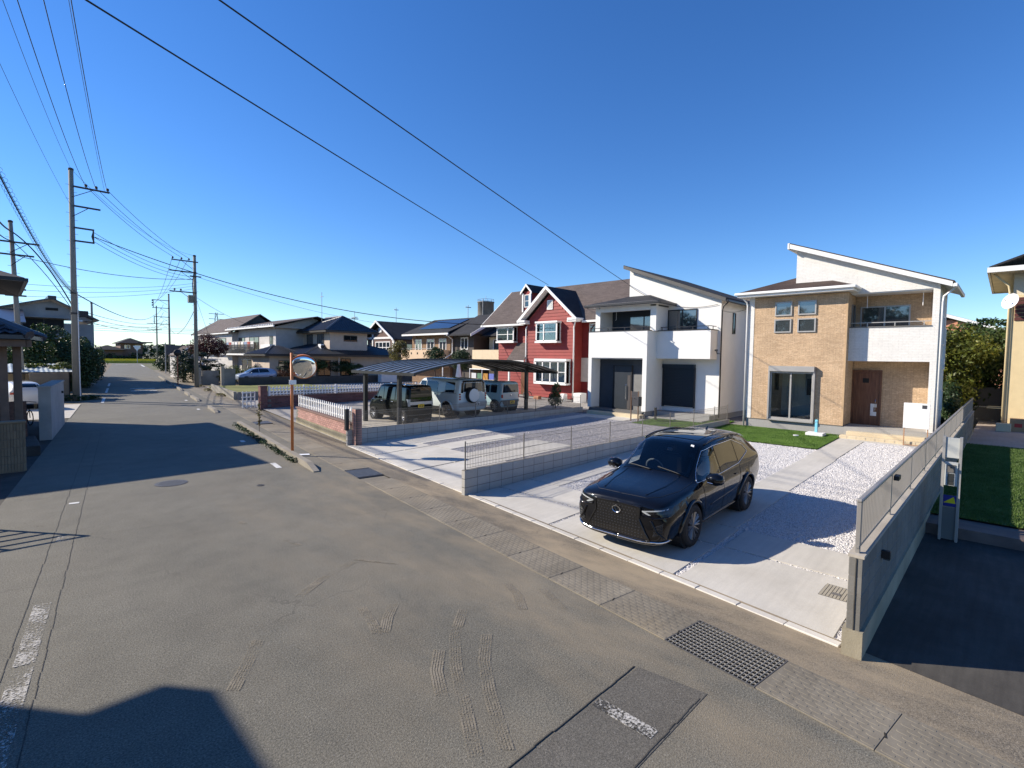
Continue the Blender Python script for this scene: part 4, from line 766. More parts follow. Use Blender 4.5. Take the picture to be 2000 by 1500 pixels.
MB().box(22.48,22.68,12.73,16.27,4.66,4.70).build('parapet_cap', m_black, wh); MB().box(22.68,24.1,12.73,12.91,4.66,4.70).build('parapet_cap', m_black, wh)
MB().box(23.32,23.5,12.98,16.04,.5,3.3).build('porch_back_wall', m_navy, wh); MB().box(22.4,23.35,12.9,16.1,.3,.60).build('porch_floor', concrete('porch_dark', (.12,.12,.12), .08, .2), wh); MB().bev(21.95,22.45,12.75,15.9,.2,.50,.01).build('step', m_step, wh)
dr = MB().box(23.25,23.32,14.05,15.1,.62,2.85).build('door', M('door_navy', (.028,.035,.045), .4, .1), wh); MB().box(23.21,23.25,14.06,14.24,.62,2.4).build('side_panel', M('door_bronze', (.09,.08,.078), .45, .2), dr); MB().tube([(23.2,14.30,1.1),(23.15,14.30,1.16),(23.15,14.30,1.85),(23.2,14.30,1.92)], .022, 8).build('handle', m_chrome, dr); fr = MB()
for a in ((14.0,14.05,.6,2.92),(15.1,15.15,.6,2.92)): fr.box(23.22,23.32,a[0],a[1],a[2],a[3])
fr.box(23.22,23.32,14.05,15.1,2.86,2.92); fr.build('door_frame', m_black, wh); MB().box(23.28,23.285,14.75,14.80,1.2,2.4).build('door_glass', m_glass, dr); MB().box(23.29,23.325,13.0,13.96,.6,2.45).build('grey_panel', M('grey_board', (.17,.17,.165), .7, 0, .12, 3), wh)
# right half: recessed wall with shutter, balcony box
MB().box(24.2,31,9.85,16.2,.64,5.9).build('main_wall', m_wst, wh); b = MB(); b.box(23.40,23.55,9.98,12.75,3.3,4.66); b.box(23.55,24.2,9.98,10.12,3.3,4.66); b.build('balcony_parapet', m_wst, wh); MB().box(23.45,24.2,10.0,12.75,3.28,3.42).build('balcony_floor', m_wst, wh); MB().box(23.38,23.57,9.96,12.74,4.66,4.70).build('parapet_cap', m_black, wh); MB().box(23.57,24.2,9.96,10.14,4.66,4.70).build('parapet_cap', m_black, wh)
hr = MB(); hr.box(22.56,22.60,12.9,16.1,4.84,4.87); hr.box(23.46,23.50,10.05,12.70,4.84,4.87); hr.box(22.60,23.3,12.80,12.84,4.84,4.87); hr.box(23.5,24.15,10.03,10.07,4.84,4.87); hr.build('handrail', m_gutb, wh)
pieces('rail_post', MB().box(-.014,.014,-.014,.014,0,.15).mesh('rail_post'), m_gutb, wh, [(22.58,y,4.70) for y in (13.1,14.1,15.1,15.95)]+[(23.48,y,4.70) for y in (10.15,10.9,11.7,12.5)]+[(23.0,12.82,4.70),(23.8,10.05,4.70)])
sh_ = MB().box(24.10,24.2,11.06,12.66,.90,2.82).build('shutter', m_shut, wh); MB().box(24.0,24.2,11.02,12.70,2.82,3.02).build('shutter_box', m_shut, wh); MB().box(24.08,24.2,11.0,11.06,.85,2.84).build('shutter_rail', m_gutb, wh); MB().box(24.08,24.2,12.66,12.72,.85,2.84).build('shutter_rail', m_gutb, wh)
pieces('shutter_slat', MB().bev(-.008,0,0,1.56,.004,.072,.004).mesh('shutter_slat'), m_shut, sh_, [(24.10,11.08,.92+.076*i) for i in range(25)])
window(wh,'-x',24.2,11.02,12.55,3.55,5.76,m_gutb,.05,(.5,),(),m_glassl); 
# upper loggia
MB().bev(22.90,23.10,15.82,16.12,4.66,6.0,.004).build('loggia_post', m_wst, wh); MB().bev(22.90,23.10,12.52,12.84,4.66,6.0,.004).build('loggia_post', m_wst, wh); MB().box(23.10,24.2,15.85,16.11,3.5,5.98).build('loggia_side_wall', m_wst, wh); MB().box(23.10,24.2,12.56,12.74,4.70,5.98).build('loggia_side_wall', m_wst, wh); MB().box(24.12,24.2,12.9,15.85,3.5,5.98).build('loggia_back_wall', m_navy, wh); MB().box(22.9,24.2,12.55,15.9,5.90,5.97).build('loggia_ceiling', m_navy, wh); MB().box(22.88,23.08,12.84,15.82,5.72,5.98).build('loggia_beam', m_wst, wh)
window(wh,'-x',24.12,13.0,14.75,3.55,5.55,m_gutb,.05,(.5,),(),m_glassl); MB().tube([(23.5,15.2,5.9),(23.5,15.2,5.35),(23.42,15.2,5.32)], .012, 6).build('drying_pole_arm', m_wpvc, wh)
b = MB(); A,B = (22.42,16.45,6.10),(22.42,12.18,6.10); P,Q = (24.2,13.6,6.62),(24.2,14.9,6.62); Rr = (25.2,14.9,6.95)
for poly in ([A,B,P,Q],[A,Q,Rr,(30.9,14.9,6.95),(31,16.45,6.10)],[B,(24.2,12.18,6.10),P]): b.slab(poly, (0,0,-.06))
b.build('porch_roof', m_slateb, wh); MB().bev(22.34,22.46,12.1,16.5,5.96,6.09,.02).build('gutter', m_gutb, wh); MB().bev(22.46,24.3,12.1,12.2,5.96,6.09,.02).build('gutter', m_gutb, wh); MB().bev(22.46,31,16.42,16.52,5.96,6.09,.02).build('gutter', m_gutb, wh); MB().box(22.44,24.2,12.2,16.44,5.98,6.03).build('soffit', m_wst, wh); MB().box(22.40,22.43,12.2,16.4,6.03,6.10).build('fascia', m_alul, wh)
b = MB(); b.slab([(24.2,9.85,5.9),(24.2,14.85,5.9),(24.2,14.85,8.03),(24.2,9.85,6.15)], (.14,0,0)); b.build('gable_wall', m_wst, wh); MB().box(24.34,31,9.86,14.84,5.9,6.16).build('attic_wall', m_wst, wh); MB().box(24.34,31,14.70,14.84,5.9,7.95).build('high_side_wall', m_wst, wh)
b = MB(); b.slab([(23.86,9.50,6.10),(31.4,9.50,6.10),(31.4,15.06,8.22),(23.86,15.06,8.22)], (0,0,.07)); b.build('roof', m_slateb, wh); b = MB(); b.slab([(23.84,9.52,5.98),(23.84,15.05,8.09),(23.84,15.05,8.26),(23.84,9.52,6.15)], (.05,0,0)); b.build('bargeboard', M('dark_barge', (.085,.08,.075), .5), wh); b = MB(); b.slab([(23.88,9.55,6.04),(31.3,9.55,6.04),(31.3,15.0,8.12),(23.88,15.0,8.12)], (0,0,.03)); b.build('soffit', MATS['dark_barge'], wh)
MB().bev(23.86,31.4,9.40,9.52,5.96,6.08,.02).build('gutter', m_gutb, wh); pipe(wh, [(24.1,9.46,6.0),(24.14,9.72,5.8),(24.14,9.78,5.6),(24.14,9.78,.5)], m_gutb); window(wh,'-y',9.85,25.6,25.9,4.55,5.6,m_gutb,.035,(),(),m_glassl); cmr = thing('security_camera', 'small black camera on the corner of the white house', 'camera', (24.14,9.78,3.5)); MB().tube([(24.14,9.78,3.55),(23.7,9.78,3.55),(23.62,9.78,3.68)], .022, 6).build('arm', m_gutb, cmr); MB().bev(23.50,23.68,9.73,9.83,3.66,3.75,.01).build('camera_body', m_gutb, cmr)
tag(MB().bev(22.0,22.08,11.9,12.0,.37,.95,.008).build('faucet_post', m_black), 'short black faucet post by the shuttered wall of the white house', 'post')
# ============================== red house ==============================
m_red = M('red_siding', (.25,.031,.026), .6, 0, .10, 2.5, .1, 40, rnd=.05); m_rwh = M('trim_white', (.80,.79,.76), .5, 0, .04)
rd = house('red_house', 'two storey red clapboard house with white trim and front gable', (27,24,.3)); 
MB().box(27.03,33,20.75,24.86,.0,.55).build('foundation', m_found, rd); MB().box(27.9,33,18.9,28.8,.0,.5).build('foundation', m_found, rd)
def boards(par, face, c, u0, u1, z0, z1, h=.225, topfn=None):
    core = MB().fb(face, c, u0, u1, z0, z1, -.15, 0).build('wall', m_red, par) if topfn is None else None
    n = int((z1-z0)/h); out = []
    for i in range(n):
        a = z0+i*h; b_ = a+h-.012; ua, ub = (u0, u1) if topfn is None else topfn(a+h)
        if ub-ua < .1: continue
        mb = MB()
        if face == '-x': mb.add([(c-.030,ua,a),(c-.030,ub,a),(c-.006,ub,b_),(c-.006,ua,b_),(c,ua,a),(c,ub,a),(c,ub,b_),(c,ua,b_)], [(0,1,2,3),(7,6,5,4),(0,4,5,1),(2,6,7,3),(0,3,7,4),(1,5,6,2)])
        else: mb.add([(ua,c-.030,a),(ub,c-.030,a),(ub,c-.006,b_),(ua,c-.006,b_),(ua,c,a),(ub,c,a),(ub,c,b_),(ua,c,b_)], [(0,1,2,3),(7,6,5,4),(0,4,5,1),(2,6,7,3),(0,3,7,4),(1,5,6,2)])
        mb.build('siding_board', m_red, par)
boards(rd,'-x',27.0,20.72,24.9,.52,5.92); boards(rd,'-x',27.9,24.9,28.8,.5,5.72); boards(rd,'-y',20.72,27.0,27.9,.52,5.9); boards(rd,'-x',27.9,18.9,20.7,.5,5.7)
b = MB(); b.slab([(27.0,20.72,5.9),(27.0,24.9,5.9),(27.0,22.81,7.72)], (.15,0,0)); b.build('gable_wall', m_red, rd); boards(rd,'-x',27.0,20.72,24.9,5.9,7.75,topfn=lambda z: (20.72+max(0,(z-5.9)*1.12), 24.9-max(0,(z-5.9)*1.12)))
MB().box(27.9,33,18.92,28.78,.5,5.7).build('main_wall', m_red, rd)
# roofs
b = MB(); ridge = (30.5,8.55)
b.slab([(27.2,17.6,5.75),(27.2,30.0,5.75),(30.5,30.0-.0,8.65),(30.5,17.6,8.65)], (0,0,.08)); b.slab([(33.8,17.6,5.75),(33.8,30.0,5.75),(30.5,30.0,8.65),(30.5,17.6,8.65)], (0,0,.08)); b.build('roof', m_slateg, rd)
b = MB(); b.slab([(27.9,18.9,5.7),(33,18.9,5.7),(30.5,18.9,8.4)], (0,.12,0)); b.slab([(27.9,28.68,5.7),(33,28.68,5.7),(30.5,28.68,8.4)], (0,.12,0)); b.build('gable_end_wall', m_red, rd)
b = MB(); b.slab([(26.5,20.25,5.88),(30.2,20.25,5.88),(30.2,22.81,8.10),(26.5,22.81,8.10)], (0,0,.07)); b.build('gable_roof', m_slateb, rd); b = MB(); b.slab([(26.5,25.37,5.88),(30.2,25.37,5.88),(30.2,22.81,8.10),(26.5,22.81,8.10)], (0,0,.07)); b.build('gable_roof', m_slateg, rd)
b = MB()
for s_, ye in ((-1,20.2),(1,25.42)): b.slab([(26.46,ye,5.70),(26.46,22.81,7.96),(26.46,22.81,8.20),(26.46,ye,5.94)], (.06,0,0))
b.build('bargeboard', m_rwh, rd); b = MB(); b.box(26.5,27.0,20.2,20.95,5.66,5.76); b.box(26.5,27.0,24.68,25.4,5.66,5.76); b.bev(26.44,27.4,20.12,20.9,5.76,5.92,.02); b.bev(26.44,27.4,24.7,25.5,5.76,5.92,.02); b.build('eave_return', m_rwh, rd)
b = MB(); b.slab([(26.52,20.3,5.84),(27,20.3,5.84),(27,22.8,8.02),(26.52,22.8,8.02)], (0,0,.02)); b.slab([(26.52,25.3,5.84),(27,25.3,5.84),(27,22.8,8.02),(26.52,22.8,8.02)], (0,0,.02)); b.build('soffit', m_rwh, rd)
MB().bev(27.1,27.24,25.4,30.1,5.62,5.76,.02).build('gutter', m_rwh, rd); MB().bev(27.1,27.24,17.5,20.2,5.62,5.76,.02).build('gutter', m_rwh, rd); b = MB(); b.slab([(27.2,30.0,5.62),(30.5,30.0,8.52),(30.5,30.0,8.72),(27.2,30.0,5.84)], (0,.05,0)); b.slab([(27.2,17.55,5.62),(30.5,17.55,8.52),(30.5,17.55,8.72),(27.2,17.55,5.84)], (0,.05,0)); b.build('bargeboard', m_rwh, rd)
pipe(rd, [(27.2,25.0,5.65),(26.93,24.98,5.4),(26.93,24.98,.6)], m_rwh, .045); pipe(rd, [(26.7,20.4,5.7),(26.9,20.66,5.3),(26.93,20.66,5.0),(26.93,20.66,.6)], m_rwh, .05)
# dormer
dm = MB().box(28.2,30.0,25.75,26.45,6.6,8.25).build('dormer', m_red, rd); b = MB(); b.slab([(28.05,25.55,8.1),(30.3,25.55,8.1),(30.3,26.1,8.72),(28.05,26.1,8.72)], (0,0,.06)); b.slab([(28.05,26.65,8.1),(30.3,26.65,8.1),(30.3,26.1,8.72),(28.05,26.1,8.72)], (0,0,.06)); b.build('dormer_roof', m_slateb, dm)
b = MB(); b.slab([(28.02,25.52,8.0),(28.02,26.1,8.62),(28.02,26.1,8.80),(28.02,25.52,8.18)], (.05,0,0)); b.slab([(28.02,26.68,8.0),(28.02,26.1,8.62),(28.02,26.1,8.80),(28.02,26.68,8.18)], (.05,0,0)); b.box(28.1,28.2,25.66,25.78,6.7,8.1); b.box(28.1,28.2,26.42,26.54,6.7,8.1); b.build('dormer_trim', m_rwh, dm); window(rd,'-x',28.2,25.86,26.34,7.05,8.0,m_rwh,.05,(),(.5,),m_glass)
# bay windows
def bay(par, y0, y1, z0, z1, x, d, mull, roofz=.12, shutters=True):
    f = MB(); f.box(x-d-.05,x,y0-.05,y1+.05,z0-.12,z0); f.box(x-d-.05,x,y0-.05,y1+.05,z1,z1+roofz)
    for m in mull: yy = y0+(y1-y0)*m; f.box(x-d,x-d+.07,yy-.04,yy+.04,z0,z1)
    f.box(x-d,x-d+.07,y0,y0+.09,z0,z1); f.box(x-d,x-d+.07,y1-.09,y1,z0,z1); f.box(x-.08,x,y0,y0+.06,z0,z1); f.box(x-.08,x,y1-.06,y1,z0,z1); f.box(x-d,x-d+.06,y0,y1,z0,z0+.06); f.box(x-d,x-d+.06,y0,y1,z1-.06,z1)
    zz = z0+(z1-z0)*.5; f.box(x-d+.01,x-d+.04,y0,y1,zz-.02,zz+.02)
    o = f.build('bay_window', m_rwh, par); xs = [0]+list(mull)+[1]
    for a, b_ in zip(xs[:-1], xs[1:]): MB().box(x-d+.03,x-d+.045,y0+(y1-y0)*a+.03,y0+(y1-y0)*b_-.03,z0+.03,z1-.03).build('pane', m_clear, o)
    for y in (y0+.02,y1-.035): MB().box(x-d+.07,x-.08,y,y+.015,z0+.03,z1-.03).build('pane', m_clear, o)
    c_ = MB(); n = 14
    def cur(i, j): yy = y0+.1+(y1-y0-.2)*i; return (x-.05+.02*math.sin(i*60), yy, z0+.04+(z1-z0-.08)*j)
    c_.grid(cur, 60, 1); c_.build('curtain', m_curt, o, fixn=False); return o
bay(rd,21.82,23.72,4.42,5.66,27.0,.45,(.62,)); bay(rd,20.95,23.70,1.58,3.05,27.0,.5,(.25,.5,.75),.16); bay(rd,26.75,28.6,4.5,5.55,27.9,.45,(.35,))
for y0,y1,z0,z1,x in ((23.74,24.1,4.4,5.65,27.0),(23.75,24.25,1.5,3.1,27.0),(28.62,28.8,4.4,5.6,27.9)):
    pieces('louvre', MB().box(-.03,-.01,y0,y1,0,.05).mesh('louvre'), m_rwh, rd, [(x, 0, z0+.075*i) for i in range(int((z1-z0)/.075))])
MB().box(26.93,27.0,22.55,23.05,6.6,7.25).build('gable_vent', m_rwh, rd); MB().box(26.92,26.95,22.62,22.98,6.67,7.18).build('vent_panel', m_panel, rd); window(rd,'-x',27.9,19.1,20.1,3.9,5.6,m_rwh,.06,(.5,),(.5,),m_glass); MB().box(27.84,27.9,18.9,20.7,1.7,3.3).build('cream_panel', M('cream_stucco', (.66,.60,.48), .8), rd); window(rd,'-x',27.84,19.0,19.6,1.9,3.2,m_rwh,.05,(),(.33,.66),m_glass)
b = MB(); b.slab([(26.7,24.95,3.05),(27.9,24.95,4.35),(27.9,26.7,4.35),(26.7,26.7,3.05)], (0,0,.06)); b.build('entrance_roof', m_slateg, rd); MB().box(26.66,26.74,24.95,26.75,2.92,3.06).build('entrance_fascia', m_rwh, rd); MB().box(26.78,26.9,26.5,26.62,.4,3.0).build('entrance_post', m_rwh, rd); MB().box(27.86,27.9,25.3,26.3,.5,2.6).build('door', m_wood, rd)
MB().box(26.4,27.0,19.6,20.2,.3,1.0).build('air_conditioner', m_wpvc, rd); 
# ============================== carport ==============================
cp = thing('carport', 'arched grey carport roof on dark posts over three parked cars', 'carport', (16.5,20.5,.2)); m_cpd = M('carport_frame', (.035,.036,.034), .45, .3, .06)
def cpz(x): s_ = (x-16.85)/4.65; return 3.10 - .60*s_*s_
X0, X1, Y0, Y1 = 12.2, 21.5, 17.6, 22.8
m_poly, t_, b_ = newmat('carport_polycarbonate'); b_.inputs['Base Color'].default_value = (.085,.10,.125,1); b_.inputs['Roughness'].default_value = .28; n_ = noise(t_, pos(t_), 1.5, 4); r_ = ramp(t_, n_.outputs[0], [(.3,.2),(.7,.42)]); t_.links.new(r_.outputs[0], b_.inputs['Roughness']); b_.inputs['Specular IOR Level'].default_value = .8
npan = 9; n = 24
for k in range(npan):
    ya = Y0+(Y1-Y0)*k/npan+.02; yb = Y0+(Y1-Y0)*(k+1)/npan-.02; b = MB(); vs = []; fs = []
    for i in range(n+1):
        x = X0+(X1-X0)*i/n; vs += [(x,ya,cpz(x)),(x,yb,cpz(x)),(x,ya,cpz(x)+.012),(x,yb,cpz(x)+.012)]
    for i in range(n): a = 4*i; c = a+4; fs += [(a,a+1,c+1,c),(a+2,c+2,c+3,a+3),(a,c,c+2,a+2),(a+1,a+3,c+3,c+1)]
    fs += [(0,2,3,1),(4*n,4*n+1,4*n+3,4*n+2)]; b.add(vs, fs).build('roof_panel', m_poly, cp, True)
for k in range(npan+1):
    y = Y0+(Y1-Y0)*k/npan; b = MB(); vs = []
    for i in range(n+1):
        x = X0+(X1-X0)*i/n; z = cpz(x); vs += [(x,y-.022,z-.045),(x,y+.022,z-.045),(x,y+.022,z+.04),(x,y-.022,z+.04)]
    fs = [(0,1,2,3),(4*n+3,4*n+2,4*n+1,4*n)]
    for i in range(n):
        for q in range(4): fs.append((4*i+q, 4*i+(q+1)%4, 4*i+4+(q+1)%4, 4*i+4+q))
    b.add(vs, fs).build('rib', m_cpd, cp)
for y in (19.05, 21.8):
    MB().tube([(X0+(X1-X0)*i/20, y, cpz(X0+(X1-X0)*i/20)-.05) for i in range(21)], .045, 6).build('arch_beam', m_cpd, cp)
for x in (X0,X1): MB().box(x-.05,x+.05,Y0-.02,Y1+.02,cpz(x)-.10,cpz(x)+.03).build('edge_gutter', m_cpd, cp)
for x, y in ((12.36,21.84),(12.42,19.05),(20.95,19.36),(20.95,21.84)): MB().bev(x-.085,x+.085,y-.085,y+.085,lot(x)-.05,cpz(x)-.03,.01).build('post', m_cpd, cp)
MB().tube([(12.5,18.9,2.1),(12.9,18.4,2.12)], .02, 6).build('lamp_arm', m_alul, cp); MB().lathe([(.02,.05),(.07,.03),(.08,-.02),(.05,-.06)], (12.55,18.86,2.0), 12).build('lamp_head', m_chrome, cp)
# ============================== houses further up ==============================
m_kaw = M('blue_black_roof_tile', (.045,.05,.062), .32, .0, .15, 3, spec=.6); m_kawr = M('ridge_tile_dark', (.045,.05,.06), .35, 0, .1); m_beige = M('beige_stucco', (.52,.43,.35), .85, 0, .08, 1.5, .1, 30, dirt=.15, dirtcol=(.35,.3,.26)); m_gsid = M('grey_stucco', (.50,.48,.46), .85, 0, .08, 1.5); m_dfr = M('dark_window_frame', (.04,.035,.03), .5)
T = house('tile_roof_house', 'beige house with blue black pantile roofs and an upstairs air conditioner', (29,60,.3))
MB().box(28.4,33.4,58.6,66.5,0,6.15).build('upper_wall', m_beige, T); MB().box(26.0,37.0,58.0,68.0,0,3.35).build('lower_wall', m_beige, T); 
o, P, rg = hiproof(T,27.5,34.3,57.7,67.4,6.25,8.15,'y',m_kawr,.75,.12,m_dfr); tileroof(T,P,m_kaw,.30,.30,[(P[0][0],rg[0]),(P[0][1],rg[0]),(rg[0],rg[1]),((34.3,57.7,6.25),rg[0])],m_kawr)
o, P, rg = hiproof(T,24.6,38.4,56.9,68.6,3.35,5.2,'x',m_kawr,.95,.12,m_dfr); tileroof(T,P,m_kaw,.30,.30,[(P[0][0],rg[0]),(P[0][1],rg[1]),(rg[0],rg[1])],m_kawr)
o, P, rg = hiproof(T,21.5,26.2,60.0,67.0,3.3,4.3,'x',m_kawr,.6,.12,m_dfr); tileroof(T,P,m_kaw,.30,.30,[(P[0][0],rg[0]),(P[0][1],rg[1])],m_kawr); MB().box(22.2,26,60.8,66.5,0,3.2).build('wing_wall', m_beige, T)
window(T,'-y',58.6,30.2,32.0,5.0,5.75,m_dfr,.07,(.5,),(),m_glass); 
for y0,y1 in ((60.1,61.9),(63.2,64.9)): window(T,'-x',28.4,y0,y1,4.3,5.9,m_dfr,.07,(.33,.66),(),m_glassl)
MB().box(27.9,28.4,59.9,62.2,4.0,4.6).build('balcony_rail', m_dfr, T); ac = MB().bev(27.5,27.85,59.0,59.8,3.95,4.6,.02).build('air_conditioner', m_wpvc, T); MB().lathe([(.22,0),(.22,-.01),(.03,-.02)], (27.67,58.98,4.28), 16, 'y').build('fan_grille', m_black, ac)
window(T,'-y',58.0,26.6,28.2,.7,2.7,m_dfr,.07,(.5,),(),m_glass); window(T,'-y',58.0,29.5,30.8,.6,2.9,m_dfr,.07,(.5,),(),m_glass); window(T,'-y',60.8,23.2,24.6,.6,2.6,m_dfr,.07,(.5,),(),m_glass); MB().tube([(28.9,57.3,0),(28.9,57.3,3.3)], .09, 8).build('porch_post', m_beige, T)
an = thing('tv_antenna', 'tall thin mast antenna on the tile roofed house', 'antenna', (29.5,63,8.0)); MB().tube([(29.5,63,7.6),(29.5,63,11.3)], .03, 6).build('mast', m_steel, an); MB().box(29.45,29.55,62.6,63.4,10.7,10.75).build('yagi', m_steel, an)
an = thing('tv_antenna', 'short crossed antenna right of the tile roof ridge', 'antenna', (33.5,62,7.3)); MB().tube([(33.5,62,6.8),(33.5,62,9.1)], .03, 6).build('mast', m_steel, an); MB().box(33.0,34.0,61.9,62.1,8.1,8.2).build('yagi', m_steel, an); MB().box(33.3,33.7,61.5,62.5,8.3,8.36).build('yagi', m_steel, an)
# white and grey house left of it
W = house('grey_white_house', 'white and grey two storey house with dark gable and laundry balcony', (19.5,70,.3)); MB().box(19.6,27.5,66.0,74,0,6.2).build('right_wall', m_gsid, W); MB().box(18.9,26,74,84,0,6.0).build('left_wall', m_gsid, W); 
b = MB(); b.slab([(18.6,64.8,6.3),(18.6,75,6.3),(24,75,7.5),(24,64.8,7.5)], (0,0,.1)); b.slab([(29,64.8,6.3),(29,75,6.3),(24,75,7.5),(24,64.8,7.5)], (0,0,.1)); b.build('roof', m_slateg, W); b = MB(); b.slab([(18.9,65.6,6.1),(28.6,65.6,6.1),(24,65.6,7.45)], (0,.4,0)); b.build('gable_wall', m_gsid, W); b = MB(); b.slab([(18.4,73.5,5.9),(18.4,85,5.9),(22.5,84.5,8.4),(22.5,73.5,8.4)], (0,0,.1)); b.slab([(27,73.5,5.9),(27,85,5.9),(22.5,84.5,8.4),(22.5,73.5,8.4)], (0,0,.1)); b.build('roof', m_slateg, W)
b = MB(); b.slab([(18.9,73.7,5.9),(26,73.7,5.9),(22.5,73.7,8.2)], (0,.1,0)); b.build('dark_gable', m_dfr, W); b = MB(); b.slab([(18.35,73.4,5.75),(22.5,73.4,8.3),(22.5,73.4,8.5),(18.35,73.4,5.95)], (0,.06,0)); b.build('bargeboard', m_dfr, W)
MB().box(18.5,18.64,64.8,75,6.15,6.32).build('gutter', m_rwh, W); pieces('eave_tile', MB().lathe([(.07,0),(.07,-.08)], n=8, axis='x').mesh('eave_tile'), m_wpvc, W, [(18.58,65+.32*i,6.42) for i in range(30)]); MB().box(18.4,18.5,74,85,5.75,5.92).build('gutter', m_rwh, W)
MB().box(18.1,19.6,68,75.5,2.9,3.1).build('balcony_floor', m_rwh, W); pieces('balcony_bar', MB().box(-.02,.02,-.03,.03,0,1.1).mesh('balcony_bar'), m_dfr, W, [(18.12,68.05+.16*i,3.1) for i in range(47)]); MB().box(18.08,18.16,68,75.5,4.15,4.22).build('handrail', m_dfr, W); MB().box(19.0,19.6,66.2,68,0,4.2).build('stair_wall', m_rwh, W)
for y0,y1,z0,z1 in ((69.2,71.2,3.3,5.2),(66.5,67.1,3.9,5.2),(72.2,73.6,3.3,5.2)): window(W,'-x',19.6,y0,y1,z0,z1,m_dfr,.07,(.5,),(),m_glass)
for y0,y1,z0,z1 in ((75.5,78,3.6,5.2),(80,82,3.6,5.2)): window(W,'-x',18.9,y0,y1,z0,z1,m_dfr,.07,(.5,),(),m_glassl)
MB().box(18.2,18.9,75.6,82,3.2,3.4).build('balcony_floor', m_rwh, W); MB().box(18.15,18.22,75.6,82,3.4,3.95).build('balcony_rail', m_rwh, W); window(W,'-x',19.6,69,73,.4,2.4,m_rwh,.07,(.33,.66),(),m_glass)
W.scale = (1,1.8,1.09); W.location = (24.8,73.2,.3)
ld = thing('laundry', 'washing hung along the balcony of the grey white house', 'laundry', (18.6,71,4.3)); cl = [(.7,.68,.66),(.35,.08,.07),(.25,.32,.45),(.72,.7,.66),(.6,.5,.4),(.7,.7,.72)]
for i in range(9): MB().box(18.5,18.54,68.6+.7*i,69.15+.7*i,3.95-random.random()*.25,4.75).build('hung_cloth', M('cloth_%d' % (i%6), cl[i%6], .9), ld)
MB().tube([(18.52,68.3,4.78),(18.52,75.2,4.78)], .02, 6).build('drying_pole', m_steel, ld)
ld.scale = (1,1.8,1.09); ld.location = (23.9,75,4.45)
aw = thing('awning', 'dark arched plastic awning over the garden of the grey white house', 'awning', (17.3,70,2.5)); b = MB()
def awf(i, j): a = j*1.2; return (18.0-1.4*math.sin(a), 63.6+10*i, 1.95+.75*math.cos(a)-.05)
b.grid(awf, 10, 6); b.build('roof_sheet', M('smoked_plastic', (.10,.08,.075), .35), aw, fixn=False)
for i in range(11): MB().tube([tuple(Vector(awf(i/10, j/6))+Vector((0,0,.02))) for j in range(7)], .03, 5).build('rib', m_alul, aw)
for y in (64,68.5,73): MB().tube([(16.75,y,0),(16.75,y,2.2)], .04, 6).build('post', m_alul, aw)
# small brown gable porch in front of W
pg = thing('garden_shed', 'small brown roofed shed with white trim behind the topiary', 'shed', (17.5,80,0)); MB().box(16.9,20,78.4,82,0,3.2).build('wall', m_gsid, pg); b = MB(); b.slab([(16.7,78,2.9),(16.7,82,2.9),(18.4,82,4.2),(18.4,78,4.2)], (0,0,.08)); b.slab([(20.1,78,2.9),(20.1,82,2.9),(18.4,82,4.2),(18.4,78,4.2)], (0,0,.08)); b.build('roof', m_slate, pg); b = MB(); b.slab([(16.65,77.95,2.8),(18.4,77.95,4.1),(18.4,77.95,4.3),(16.65,77.95,3.0)], (0,.05,0)); b.slab([(20.15,77.95,2.8),(18.4,77.95,4.1),(18.4,77.95,4.3),(20.15,77.95,3.0)], (0,.05,0)); b.build('bargeboard', m_rwh, pg)
# brown gable house
m_brw = M('brown_siding', (.13,.075,.06), .75, 0, .1, 3); Bg = house('brown_gable_house', 'brown house with a white trimmed front gable beyond the tile roofs', (42,70,.3)); MB().box(41.8,50,65.6,73.2,0,6.1).build('wall', m_brw, Bg); b = MB(); b.slab([(41.8,65.6,6.0),(41.8,73.2,6.0),(41.8,69.4,8.2)], (.15,0,0)); b.build('gable_wall', m_brw, Bg)
b = MB(); b.slab([(41,64.7,5.75),(50,64.7,5.75),(50,69.4,8.55),(41,69.4,8.55)], (0,0,.1)); b.slab([(41,74.1,5.75),(50,74.1,5.75),(50,69.4,8.55),(41,69.4,8.55)], (0,0,.1)); b.build('roof', m_slateb, Bg); b = MB(); b.slab([(40.95,64.6,5.5),(40.95,69.4,8.4),(40.95,69.4,8.75),(40.95,64.6,5.85)], (.08,0,0)); b.slab([(40.95,74.2,5.5),(40.95,69.4,8.4),(40.95,69.4,8.75),(40.95,74.2,5.85)], (.08,0,0)); b.build('bargeboard', m_rwh, Bg)
b = MB(); b.box(41.7,41.8,65.6,73.2,5.9,6.2); b.box(41.7,41.8,65.6,65.95,0,6); b.box(41.7,41.8,71.4,71.7,0,7.2); b.box(41.68,41.8,68.9,69.7,6.9,7.6); b.build('white_trim', m_rwh, Bg); window(Bg,'-x',41.8,66.6,70.8,3.7,5.5,m_rwh,.14,(.25,.5,.75),(.5,),m_glass); window(Bg,'-x',41.8,71.9,72.8,3.9,5.3,m_dfr,.08,(),(),m_glass); window(Bg,'-y',65.6,44,46,3.8,5.2,m_dfr,.08,(.5,),(),m_glass); pipe(Bg, [(41.7,65.4,5.6),(41.7,65.5,0)], m_rwh, .07)
an = thing('tv_antenna', 'thin antenna mast above the brown gable house', 'antenna', (45,70,8.4)); MB().tube([(45,70,8.3),(45,70,11)], .04, 6).build('mast', m_steel, an); MB().box(44.6,45.4,69.9,70.1,10.6,10.7).build('yagi', m_steel, an)
